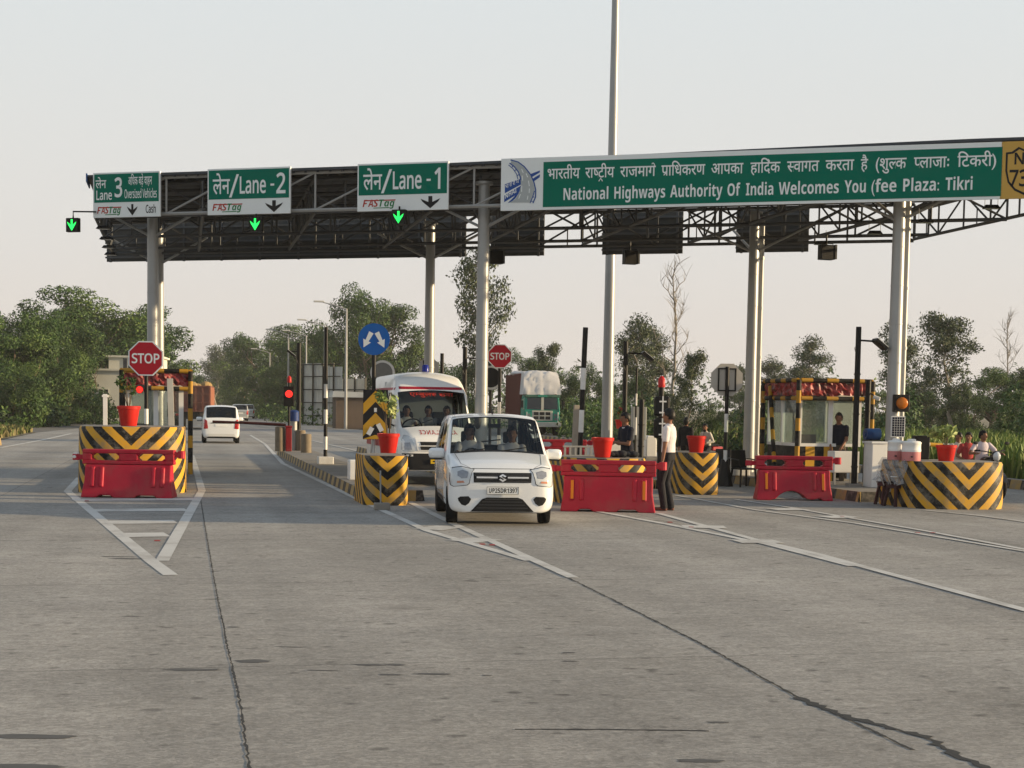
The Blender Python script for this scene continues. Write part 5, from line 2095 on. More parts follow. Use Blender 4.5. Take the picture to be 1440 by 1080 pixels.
def car_shell(S):
    """lofted body; returns bmesh with material slots 0 paint 1 windscreen 2 side glass 3 rear glass 4 trim"""
    ys = set(S['ys'])
    for yw in S['wheels']:
        for d in (-.40, -.36, -.30, -.2, 0, .2, .30, .36, .40):
            ys.add(round(yw + d * S['wr'] / .28, 3))
    ys = sorted(ys)
    rings = []
    for y in ys:
        g = lambda k: pl(S[k], y)
        zb = g('zb')
        arch = 0
        for yw in S['wheels']:
            R_ = S['wr'] * 1.19
            if abs(y - yw) < R_:
                arch = max(arch, S['wr'] + math.sqrt(R_ * R_ - (y - yw) ** 2))
        za = max(zb, arch)
        wl, w4, w5, w6 = g('wl'), g('w4'), g('w5'), g('w6')
        z4, z5, z6, cr = g('z4'), g('z5'), g('z6'), g('cr')
        z4 = max(z4, za + .06)
        rings.append([(0, za - (.02 if arch else 0)), (wl - .13, za), (wl, za + (.0 if arch else .04)), (wl + .012, max(za + .03, (za + z4) * .5)), (w4, z4), (w5, z5), (w6, z6), (w6 * .55, z6 + cr * .75), (0, z6 + cr)])
    bm = bmesh.new()
    cre = bm.edges.layers.float.new('crease_edge')
    V = []
    for y, r in zip(ys, rings):
        right = [bm.verts.new((x, y, z)) for x, z in r]
        left = [None] + [bm.verts.new((-x, y, z)) for x, z in r[1:-1]] + [None]
        V.append((right, left))
    ridx = {}
    for r_, l_ in V:
        for i, x in enumerate(r_): ridx[x] = i
        for i, x in enumerate(l_):
            if x: ridx[x] = i
    def lv(v, i): return v[1][i] or v[0][i]
    for j in range(len(ys) - 1):
        a, c = V[j], V[j + 1]
        ym = (ys[j] + ys[j + 1]) / 2
        for i in range(8):
            m = 0
            if i >= 6 and S['ws'][0] < ym < S['ws'][1]: m = 1
            if i >= 6 and S['rw'][0] < ym < S['rw'][1]: m = 3
            if i == 4 and any(p < ym < q for p, q in S['side']): m = 2
            if i == 0: m = 4
            f = bm.faces.new((a[0][i], c[0][i], c[0][i + 1], a[0][i + 1])); f.material_index = m
            f = bm.faces.new((lv(a, i), lv(a, i + 1), lv(c, i + 1), lv(c, i))); f.material_index = m
    for v, flip in ((V[0], False), (V[-1], True)):
        for i in range(8):
            q = [v[0][i], v[0][i + 1], lv(v, i + 1), lv(v, i)]
            q = list(dict.fromkeys(q))
            if len(q) > 2:
                f = bm.faces.new(q if flip else q[::-1])
                f.material_index = 4 if i < 1 else 0
    bmesh.ops.recalc_face_normals(bm, faces=bm.faces)
    for e in bm.edges:
        rl = [ridx.get(v) for v in e.verts]
        if rl[0] == rl[1] and rl[0] in (4, 6):
            e[cre] = .38 if rl[0] == 4 else .45
        if len(e.link_faces) == 2:
            a, c = e.link_faces
            if a.material_index != c.material_index:
                e[cre] = .9
    me = bpy.data.meshes.new('shell')
    bm.to_mesh(me); bm.free()
    o = bpy.data.objects.new('shell', me)
    COL.objects.link(o)
    md = o.modifiers.new('s', 'SUBSURF'); md.levels = S.get('sub', 2); md.render_levels = S.get('sub', 2)
    bpy.context.view_layer.update()
    m2 = bpy.data.meshes.new_from_object(o.evaluated_get(bpy.context.evaluated_depsgraph_get()))
    bpy.data.objects.remove(o)
    out = bmesh.new(); out.from_mesh(m2); bpy.data.meshes.remove(m2)
    return out


def sub_mesh(bm, idx, name, m, parent, push=0.0, smooth=True):
    nb = bm.copy()
    bmesh.ops.delete(nb, geom=[f for f in nb.faces if f.material_index not in idx], context='FACES')
    remap = {k: i for i, k in enumerate(idx)}
    for f in nb.faces:
        f.material_index = remap[f.material_index]
        f.smooth = smooth
    if push:
        nb.normal_update()
        for v in nb.verts: v.co += v.normal * push
    me = bpy.data.meshes.new(name)
    nb.to_mesh(me); nb.free()
    for x in (m if isinstance(m, list) else [m]): me.materials.append(x)
    o = bpy.data.objects.new(name, me); COL.objects.link(o); o.parent = parent
    return o


def split_mesh(bm, idx, name, m, parent):
    """every pane a mesh of its own"""
    left = {f for f in bm.faces if f.material_index == idx}
    while left:
        st, isl = [left.pop()], []
        while st:
            f = st.pop(); isl.append(f)
            for e in f.edges:
                for g_ in e.link_faces:
                    if g_ in left: left.discard(g_); st.append(g_)
        ids, b = {}, MB()
        vv = []
        for f in isl:
            for v in f.verts:
                if v not in ids: ids[v] = len(vv); vv.append(v.co.copy())
        b.add(vv, [[ids[v] for v in f.verts] for f in isl])
        b.build(name, m, parent, smooth=True)


def decal(bvh, out, name, m, parent, d='y', off=.006, step=.03, start=-6.0, edge=True, sgn=1):
    """a piece of trim following the body: outline in (x,z) pressed on along y, or in (y,z) along x"""
    from mathutils.geometry import tessellate_polygon
    bm = bmesh.new()
    vs_ = [bm.verts.new((x, 0, z)) for x, z in out]
    es = [bm.edges.new((vs_[i], vs_[(i + 1) % len(vs_)])) for i in range(len(vs_))]
    for t3 in tessellate_polygon([[Vector((x, z, 0)) for x, z in out]]):
        try: bm.faces.new([vs_[i] for i in t3])
        except ValueError: pass
    for ax in (0, 2):
        lo = min(p[0 if ax == 0 else 1] for p in out); hi = max(p[0 if ax == 0 else 1] for p in out)
        k = lo + step
        while k < hi:
            no = (1, 0, 0) if ax == 0 else (0, 0, 1)
            bmesh.ops.bisect_plane(bm, geom=bm.verts[:] + bm.edges[:] + bm.faces[:], plane_co=tuple(k * c for c in no), plane_no=no)
            k += step
    if edge:
        be = [e for e in bm.edges if len(e.link_faces) == 1]
    drop = []
    for v in bm.verts:
        if d == 'z':
            o_, dr = Vector((v.co.x, v.co.z, 4)), Vector((0, 0, -1))
        elif d == 'y':
            o_, dr = Vector((v.co.x, start, v.co.z)), Vector((0, 1 if start < 0 else -1, 0))
        else:
            o_, dr = Vector((start, v.co.x, v.co.z)), Vector((1 if start < 0 else -1, 0, 0))
        h = bvh.ray_cast(o_, dr)
        if h[0] is None:
            drop.append(v); continue
        v.co = h[0] - dr * off
    bmesh.ops.delete(bm, geom=drop, context='VERTS')
    bmesh.ops.recalc_face_normals(bm, faces=bm.faces)
    s_ = sum((f.normal.y if d == 'y' else f.normal.z if d == 'z' else f.normal.x) * f.calc_area() for f in bm.faces)
    if s_ * (1 if start < 0 else -1) > 0:
        bmesh.ops.reverse_faces(bm, faces=bm.faces)
    if edge:
        be = [e for e in bm.edges if len(e.link_faces) == 1]
        r = bmesh.ops.extrude_edge_only(bm, edges=be)
        dv = Vector((0, off + .006, 0)) if d == 'y' else Vector((off + .006, 0, 0))
        if start > 0: dv = -dv
        for g_ in r['geom']:
            if isinstance(g_, bmesh.types.BMVert): g_.co += dv
    for f in bm.faces: f.smooth = True
    me = bpy.data.meshes.new(name)
    bm.to_mesh(me); bm.free()
    me.set_sharp_from_angle(angle=R(45))
    me.materials.append(m)
    o = bpy.data.objects.new(name, me); COL.objects.link(o); o.parent = parent
    return o


def wheel(parent, x, y, r, w_, steer=0.0):
    t = MB()
    t.M = Matrix.Translation((x, y, r)) @ Matrix.Rotation(steer, 4, 'Z') @ Matrix.Rotation(R(90), 4, 'Y')
    hw = w_ / 2
    t.lathe([(r * .62, -hw), (r * .93, -hw), (r, -hw * .7), (r, hw * .7), (r * .93, hw), (r * .62, hw)], 28)
    o = t.build('wheel', M_RUB, parent, smooth=True)
    h = MB()
    h.M = t.M
    s_ = 1 if x > 0 else -1
    h.lathe([(.01, s_ * hw * .55), (r * .2, s_ * hw * .6), (r * .25, s_ * hw * .35), (r * .52, s_ * hw * .5), (r * .60, s_ * hw * .9), (r * .62, s_ * hw * .98)], 20)
    for k in range(8):
        a = 2 * math.pi * k / 8
        h.tube([(r * .18 * math.cos(a), r * .18 * math.sin(a), s_ * hw * .62), (r * .55 * math.cos(a), r * .55 * math.sin(a), s_ * hw * .78)], r * .05, 5)
    h.build('rim', M_HUB, o, smooth=True)
    return o


HATCH = dict(
    ys=[-1.83, -1.80, -1.74, -1.62, -1.5, -1.0, -.94, -.42, -.36, -.1, .20, .27, .7, 1.08, 1.15, 1.45, 1.55, 1.62, 1.76, 1.80, 1.83],
    wheels=(-1.20, 1.235), wr=.285, ws=(-1.0, -.42), rw=(1.62, 1.76), side=((-.36, .20), (.27, 1.08), (1.15, 1.45)),
    zb=[(-1.83, .21), (-1.74, .19), (1.7, .22), (1.83, .30)],
    z6=[(-1.83, .72), (-1.80, .78), (-1.74, .84), (-1.62, .895), (-1.3, .975), (-1.0, 1.04), (-.42, 1.565), (-.1, 1.605), (.6, 1.615), (1.45, 1.585), (1.62, 1.55), (1.76, 1.09), (1.80, 1.01), (1.83, .94)],
    cr=[(-1.83, .02), (-1.6, .035), (-1.0, .045), (-.42, .05), (1.62, .04), (1.76, .02), (1.83, .01)],
    z4=[(-1.83, .60), (-1.74, .74), (-1.62, .82), (-1.0, .97), (-.42, 1.0), (1.62, 1.06), (1.76, 1.02), (1.83, .88)],
    z5=[(-1.83, .69), (-1.74, .82), (-1.62, .88), (-1.3, .955), (-1.0, 1.02), (-.42, 1.47), (.6, 1.515), (1.62, 1.46), (1.76, 1.07), (1.83, .92)],
    wl=[(-1.83, .56), (-1.80, .65), (-1.74, .725), (-1.62, .778), (-1.4, .792), (-1.0, .80), (1.4, .80), (1.7, .77), (1.83, .70)],
    w4=[(-1.83, .55), (-1.80, .64), (-1.74, .715), (-1.62, .768), (-1.4, .788), (-1.0, .795), (1.4, .79), (1.7, .76), (1.83, .69)],
    w5=[(-1.83, .47), (-1.74, .63), (-1.62, .70), (-1.4, .74), (-1.0, .765), (-.42, .712), (1.45, .70), (1.62, .69), (1.76, .72), (1.83, .66)],
    w6=[(-1.83, .44), (-1.74, .58), (-1.62, .65), (-1.4, .695), (-1.0, .725), (-.42, .655), (1.45, .645), (1.62, .63), (1.76, .64), (1.83, .60)])


def hatchback(label, loc, rotz, detail=True, steer=0.0, paint=None):
    paint = paint or M_CARW
    t = thing('hatchback', label, 'car', loc, rotz)
    S = dict(HATCH); S['sub'] = 2
    bm = car_shell(S)
    bvh = BVHTree.FromBMesh(bm)
    sub_mesh(bm, [0, 4], 'body', [paint, M_TRIM], t)
    sub_mesh(bm, [1], 'windscreen', GL_F, t)
    split_mesh(bm, 2, 'side_window', GL_S, t)
    sub_mesh(bm, [3], 'rear_window', GL_F, t)
    sub_mesh(bm, [0, 4], 'lining', [M_INT, M_INT], t, -.02)
    for x in (-.70, .70):
        wheel(t, x, -1.20, .285, .17, steer); wheel(t, x, 1.235, .285, .17)
    b = MB(); b.box(-.62, .62, -1.5, 1.6, .24, .30); b.build('floor_pan', M_INT, t)
    # cabin
    b = MB()
    b.prism([(-.66, .60), (.66, .60), (.66, 1.0), (.3, 1.03), (-.3, 1.03), (-.66, 1.0)], -.98, -.55); b.build('dashboard', M_INT, t, bevel=.04)
    for x in (-.34, .34):
        b = MB(); b.box(x - .23, x + .23, -.25, .27, .38, .60); b.prism([(x - .22, .55), (x + .22, .55), (x + .20, 1.12), (x + .12, 1.16), (x - .12, 1.16), (x - .20, 1.12)], .18, .30, None, lambda y, z: y + (z - .55) * .22)
        b.box(x - .11, x + .11, .33, .41, 1.17, 1.36); b.build('seat', M_SEAT, t, bevel=.03)
    b = MB(); b.box(-.60, .60, .75, 1.15, .38, .60); b.box(-.60, .60, 1.08, 1.2, .55, 1.05); b.build('rear_seat', M_SEAT, t, bevel=.04)
    b = MB()
    ring = [Vector((-.34 + .175 * math.cos(a), -.47 - .06 * math.sin(a), .94 + .165 * math.sin(a))) for a in [2 * math.pi * k / 20 for k in range(21)]]
    b.tube(ring, .014, 6); b.tube([(-.50, -.47, .94), (-.18, -.47, .94)], .016, 5); b.tube([(-.34, -.47, .94), (-.34, -.52, .80)], .02, 5)
    b.build('steering_wheel', M_TRIM, t)
    b = MB(); b.box(-.10, .10, -.50, -.47, 1.43, 1.49); b.tube([(0, -.47, 1.49), (0, -.42, 1.56)], .01, 5); b.build('rear_view_mirror', M_TRIM, t)
    # mirrors
    for s_ in (-1, 1):
        b = MB(); b.box(s_ * .905 - .125, s_ * .905 + .125, -.78, -.66, .955, 1.115); m_ = b.build('wing_mirror', paint, t, smooth=True, bevel=.05)
        b = MB(); b.tube([(s_ * .74, -.70, .985), (s_ * .86, -.70, .985)], .028, 6); b.box(s_ * .90 - .10, s_ * .90 + .10, -.76, -.68, .935, .954); b.build('mirror_foot', M_TRIM, m_)
    for s_ in (-1, 1):
        for y, w_ in ((-.30, .1), (.62, .1)):
            b = MB(); b.box(s_ * .812 - .012, s_ * .812 + .012, y + .22, y + .22 + .13, .885, .91); b.build('door_handle', paint, t, bevel=.004)
        decal(bvh, [(-.85, .30), (.9, .30), (.9, .37), (-.85, .37)], 'side_moulding', M_TRIM, t, 'x', .012, .3, 3 * s_)
        for y in (-.39, .235, 1.0):
            decal(bvh, [(y, .36), (y + .008, .36), (y + .008, .97), (y, .97)], 'door_gap', M_TRIM, t, 'x', .002, .1, 3 * s_, edge=False)
    b = MB(); b.tube([(0, -.15, 1.655), (0, -.10, 1.68), (0, .02, 1.75)], [.018, .012, .006], 6); b.build('aerial', M_TRIM, t)
    Dc = lambda out, n, m, off=.006, st=.04, **k: decal(bvh, out, n, m, t, 'y', off, st, **k)
    if detail:
        for s_ in (-1, 1):
            mir = lambda o_: [(s_ * x, z) for x, z in o_]
            Dc(mir([(.408, .838), (.445, .795), (.475, .70), (.488, .625), (.52, .600), (.72, .575), (.762, .595), (.775, .66), (.765, .82), (.73, .858), (.60, .878)]), 'headlight_rim', M_TRIM, .004)
            h_ = Dc(mir([(.422, .832), (.453, .795), (.483, .70), (.496, .632), (.525, .608), (.715, .584), (.752, .602), (.765, .66), (.755, .815), (.722, .848), (.60, .868)]), 'headlight', M_LENS, .012)
            i_ = Dc(mir([(.50, .80), (.52, .71), (.60, .70), (.66, .74), (.66, .80), (.59, .825)]), 'reflector', M_LENSD, .016)
            i_.parent = h_
            i_ = Dc(mir([(.56, .640), (.67, .632), (.67, .662), (.58, .668)]), 'indicator', M_ORANGE if False else mat('indicator', (.5, .22, .14), .2, 0, .1), .016)
            i_.parent = h_
            Dc(mir([(.46, .40), (.49, .34), (.545, .30), (.60, .315), (.645, .37), (.655, .41), (.62, .435), (.50, .44)]), 'fog_lamp_pocket', M_TRIM, .006)
        Dc([(-.44, .842), (.44, .842), (.44, .849), (-.44, .849)], 'bonnet_gap', M_TRIM, .003, edge=False)
        for s_ in (-1, 1):
            decal(bvh, [(s_ * .46, -1.735), (s_ * .466, -1.735), (s_ * .60, -1.60), (s_ * .655, -1.05), (s_ * .648, -1.05), (s_ * .593, -1.60)], 'bonnet_gap', M_TRIM, t, 'z', .002, .06, 6, edge=False)
        decal(bvh, [(-.66, -1.035), (.66, -1.035), (.66, -.985), (-.66, -.985)], 'cowl_strip', M_TRIM, t, 'z', .004, .1, 6, edge=False)
        # grille with chrome rail
        gr = Dc([(-.425, .645), (.425, .645), (.43, .79), (-.43, .79)], 'grille', M_TRIM, .008)
        for z in (.665, .69, .748, .772):
            q = Dc([(-.41, z - .005), (.41, z - .005), (.41, z + .005), (-.41, z + .005)], 'grille_bar', mat('grille bar', (.06, .06, .062), .4, .3, .1), .016, .1)
            q.parent = gr
        for s_ in (-1, 1):
            q = Dc([(s_ * .075, .708), (s_ * .385, .708), (s_ * .385, .732), (s_ * .075, .732)], 'chrome_rail', M_CHROME, .022, .06); q.parent = gr
        # slanted S emblem
        S_pts = [(.0, .055), (.052, .020), (.030, .006), (.0, .026), (-.022, .012), (.052, -.032), (.0, -.068), (-.052, -.030), (-.030, -.016), (.0, -.038), (.020, -.024), (-.052, .020)]
        Dc([(x * 1.05, .72 + z * .95) for x, z in S_pts], 'emblem', M_CHROME, .030, .03)
        # lower intake
        it = Dc([(-.47, .215), (.47, .215), (.40, .29), (.30, .40), (.23, .425), (-.23, .425), (-.30, .40), (-.40, .29)], 'lower_intake', M_TRIM, .008)
        for z in (.27, .315, .36, .40):
            w_ = .38 - (z - .27) * .95
            q = Dc([(-w_, z - .005), (w_, z - .005), (w_, z + .005), (-w_, z + .005)], 'intake_bar', mat('grille bar', (0, 0, 0)), .016, .1); q.parent = it
        # plate
        b = MB(); b.box(-.235, .235, -1.868, -1.856, .475, .585); p_ = b.build('number_plate', M_PLATE, t)
        b = MB()
        put_text(b, T('UP25DR1397', 'bold'), -.205, .215, .496, .068, -1.8715)
        b.build('lettering', M_SBLACK, p_)
        b = MB()
        for x0, x1, z0, z1 in ((-.235, .235, .475, .480), (-.235, .235, .580, .585), (-.235, -.230, .48, .58), (.230, .235, .48, .58)):
            b.box(x0, x1, -1.8705, -1.8682, z0, z1)
        b.build('plate_rim', M_SBLACK, p_)
        # wipers
        b = MB(); b.tube([(-.55, -1.0, 1.07), (-.15, -.93, 1.12), (.1, -.99, 1.085)], .008, 5); b.tube([(.05, -1.01, 1.085), (.45, -.92, 1.14)], .008, 5); b.build('wiper', M_TRIM, t)
        b = MB(); b.add([(.40, -.475, 1.535), (.52, -.475, 1.525), (.52, -.46, 1.545), (.40, -.46, 1.555)], [(0, 1, 2, 3)]); 
    # tail
    De = lambda out, n, m, off=.006, st=.05: decal(bvh, out, n, m, t, 'y', off, st, start=6)
    for s_ in (-1, 1):
        De([(s_ * .56, .64), (s_ * .745, .62), (s_ * .765, 1.02), (s_ * .70, 1.05), (s_ * .60, .98)], 'tail_lamp', M_TAIL, .01)
    De([(-.46, .86), (.46, .86), (.44, .895), (-.44, .895)], 'tailgate_trim', M_CHROME if False else M_TRIM, .01)
    q = De([(-.25, .72), (.25, .72), (.25, .83), (-.25, .83)], 'number_plate', M_PLATE, .012)
    De([(-.6, .30), (.6, .30), (.56, .42), (-.56, .42)], 'bumper_insert', mat('bumper white', (.60, .60, .58), .4, 0, .05), .004)
    b = MB(); b.tube([(0, 1.70, 1.16), (.33, 1.69, 1.20)], .012, 5); b.build('rear_wiper', M_TRIM, t)
    bm.free()
    return t


p = P(701, 735, 22.55)
CAR = hatchback('white hatchback facing us with plate UP25DR1397, two people behind its windscreen', (p.x - .15, p.y + 1.2, 0), R(6.5), True, R(-3))
p = G(302, 623)
hatchback('white hatchback seen from behind, driving away in the second lane', (p.x, p.y + 1.2, 0), AR + math.pi, False)
q = P(336.5, 592, 150)
hatchback('silver car far down the road, left of the two distant cars', (q.x, q.y, 0), AR + math.pi + .03, False, paint=M_SILV)
q = P(347.5, 592, 172)
hatchback('small grey car far down the road, right of the two distant cars', (q.x, q.y, 0), AR + math.pi, False, paint=M_SILV)

VAN = dict(
    ys=[-2.62, -2.58, -2.50, -2.36, -2.05, -1.98, -1.42, -1.36, -1.15, -.95, -.62, -.55, .15, .22, 1.0, 1.08, 1.9, 2.0, 2.5, 2.56, 2.6],
    wheels=(-1.72, 1.45), wr=.36, ws=(-2.02, -1.40), rw=(9, 10), side=((-1.36, -.62), (-.55, .15), (.22, 1.0), (1.08, 1.9)),
    zb=[(-2.62, .34), (2.6, .36)],
    z6=[(-2.62, .92), (-2.58, 1.00), (-2.50, 1.08), (-2.36, 1.15), (-2.02, 1.27), (-1.40, 2.08), (-1.30, 2.20), (-1.15, 2.32), (-.9, 2.42), (-.3, 2.46), (2.4, 2.44), (2.52, 2.36), (2.6, 2.2)],
    cr=[(-2.62, .02), (-2.3, .05), (-2.0, .06), (-1.42, .06), (-.9, .10), (2.4, .08), (2.6, .02)],
    z4=[(-2.62, .80), (-2.5, .98), (-2.3, 1.05), (-2.0, 1.15), (-1.36, 1.22), (2.6, 1.26)],
    z5=[(-2.62, .88), (-2.5, 1.05), (-2.3, 1.12), (-2.0, 1.24), (-1.36, 1.98), (-1.15, 2.06), (2.5, 2.06), (2.6, 2.0)],
    wl=[(-2.62, .68), (-2.58, .77), (-2.50, .84), (-2.36, .88), (-2.0, .90), (2.5, .90), (2.6, .84)],
    w4=[(-2.62, .66), (-2.58, .75), (-2.50, .82), (-2.36, .865), (-2.0, .885), (2.5, .885), (2.6, .83)],
    w5=[(-2.62, .55), (-2.5, .70), (-2.3, .76), (-2.0, .82), (-1.36, .85), (2.5, .86), (2.6, .8)],
    w6=[(-2.62, .50), (-2.5, .62), (-2.3, .68), (-2.0, .775), (-1.40, .765), (-1.1, .74), (-.9, .73), (2.4, .73), (2.6, .70)])


def ambulance(label, loc, rotz):
    t = thing('ambulance', label, 'ambulance', loc, rotz)
    bm = car_shell(VAN)
    bvh = BVHTree.FromBMesh(bm)
    sub_mesh(bm, [0, 4, 3], 'body', [M_AMBW, M_TRIM, M_AMBW], t)
    sub_mesh(bm, [1], 'windscreen', GL_F, t)
    split_mesh(bm, 2, 'side_window', GL_S, t)
    sub_mesh(bm, [0, 4, 3], 'lining', [M_INT] * 3, t, -.025)
    for x in (-.80, .80):
        wheel(t, x, -1.72, .36, .20); wheel(t, x, 1.45, .36, .20)
    b = MB(); b.box(-.7, .7, -2.3, 2.4, .38, .45); b.build('floor_pan', M_INT, t)
    b = MB(); b.prism([(-.78, .8), (.78, .8), (.78, 1.22), (-.78, 1.22)], -1.95, -1.5); b.build('dashboard', M_INT, t, bevel=.05)
    for x in (-.42, .42):
        b = MB(); b.box(x - .25, x + .25, -.95, -.45, .7, .92); b.prism([(x - .24, .9), (x + .24, .9), (x + .2, 1.62), (x - .2, 1.62)], -.48, -.36, None, lambda y, z: y + (z - .9) * .15); b.build('seat', M_SEAT, t, bevel=.04)
    b = MB(); b.box(-.8, .8, .1, .14, .45, 2.3); b.build('partition', mat('partition grey', (.5, .53, .53), .8, 0, .1), t)
    b = MB()
    ring = [Vector((-.42 + .22 * math.cos(a), -1.40 - .11 * math.sin(a), 1.28 + .18 * math.sin(a))) for a in [2 * math.pi * k / 20 for k in range(21)]]
    b.tube(ring, .017, 6); b.tube([(-.62, -1.4, 1.28), (-.22, -1.4, 1.28)], .02, 5); b.build('steering_wheel', M_TRIM, t)
    Dc = lambda out, n, m, off=.006, st=.08, **k: decal(bvh, out, n, m, t, 'y', off, st, **k)
    M_BAND = mat('ambulance red', (.36, .02, .04), .4, 0, .05)
    Dc([(-.80, 2.125), (.80, 2.125), (.80, 2.185), (-.80, 2.185)], 'roof_stripe', M_BAND)
    for s_ in (-1, 1):
        decal(bvh, [(-1.28, 2.10), (2.45, 2.10), (2.45, 2.16), (-1.28, 2.16)], 'roof_stripe', M_BAND, t, 'x', .006, .2, 4 * s_)
        decal(bvh, [(-2.0, .80), (2.4, .80), (2.4, .98), (-2.0, .98)], 'side_stripe', M_BAND, t, 'x', .006, .2, 4 * s_)
        mir = lambda o_: [(s_ * x, z) for x, z in o_]
        h_ = Dc(mir([(.56, .76), (.80, .76), (.84, .80), (.83, 1.02), (.76, 1.12), (.66, 1.10), (.58, .95)]), 'headlight', M_LENS, .01)
        q = Dc(mir([(.62, .80), (.78, .80), (.78, .95), (.66, .96)]), 'reflector', M_LENSD, .016); q.parent = h_
        b = MB(); b.ball((s_ * 1.02, -1.72, 1.42), .08, .06, .17, 12, 8); m_ = b.build('wing_mirror', M_TRIM, t, smooth=True)
        b = MB(); b.tube([(s_ * .86, -1.6, 1.3), (s_ * 1.0, -1.7, 1.36)], .018, 5); b.build('mirror_arm', M_TRIM, m_)
        q = Dc(mir([(.60, .655), (.82, .655), (.82, .695), (.60, .695)]), 'bumper_lamp', M_WPAINT, .02)
    g_ = Dc([(-.50, .78), (.50, .78), (.55, 1.06), (-.55, 1.06)], 'grille_frame', M_AMBW, .02)
    for z in (.80, .90):
        q = Dc([(-.43, z), (.43, z), (.45, z + .075), (-.45, z + .075)], 'grille_slot', M_TRIM, .03); q.parent = g_
    Dc([(-.80, .36), (.80, .36), (.83, .72), (-.83, .72)], 'bumper', M_TRIM, .02)
    b = MB(); b.box(-.22, .22, -2.675, -2.66, .50, .60); pp = b.build('number_plate', mat('number plate yellow', (.62, .40, .02), .5, 0, .05), t)
    b = MB(); b.box(-.17, .17, -2.6785, -2.6755, .535, .565); b.build('plate_marks', M_SBLACK, pp)
    # mirrored word on the bonnet, red word band at the top of the windscreen
    b = MB()
    put_text(b, T('AMBULANCE'), -.42, .42, 0, .085, 0, mirror=True)
    vv = []
    ok = True
    for v in b.v:
        h = bvh.ray_cast(Vector((v.x, -6, 1.135 + v.z)), Vector((0, 1, 0)))
        vv.append(h[0] - Vector((0, .006, 0)) if h[0] else v)
    b.v = vv
    b.build('lettering', mat('letter red', (.40, .03, .02), .5, 0, .05), t)
    b = MB()
    put_text(b, devan('ए{म}बुल{स} सवा'), -.5, .5, 0, .07, 0, ref=HL)
    b.v = [(lambda h: h[0] - Vector((0, .006, 0)) if h[0] else v)(bvh.ray_cast(Vector((v.x, -6, 1.975 + v.z)), Vector((0, 1, 0)))) for v in b.v]
    b.build('lettering', mat('letter red', (0, 0, 0)), t)
    # roof lights
    b = MB(); b.lathe([(.08, 0), (.08, .13), (.06, .16), (.01, .17)], 14, (.06, -.35, 2.545)); b.build('beacon', mat('beacon blue', (.01, .02, .22), .25, 0, .1), t, smooth=True)
    b = MB(); b.tube([(-.5, -2.0, 1.30), (-.05, -1.88, 1.46)], .01, 5); b.tube([(.1, -2.0, 1.32), (.5, -1.86, 1.48)], .01, 5); b.build('wiper', M_TRIM, t)
    bm.free()
    return t


p = P(602, 676, 32.6)
AMB = ambulance('white ambulance with a red stripe over its windscreen, behind the white hatchback', (p.x - .36, p.y + 2.55, 0), AR + .02)

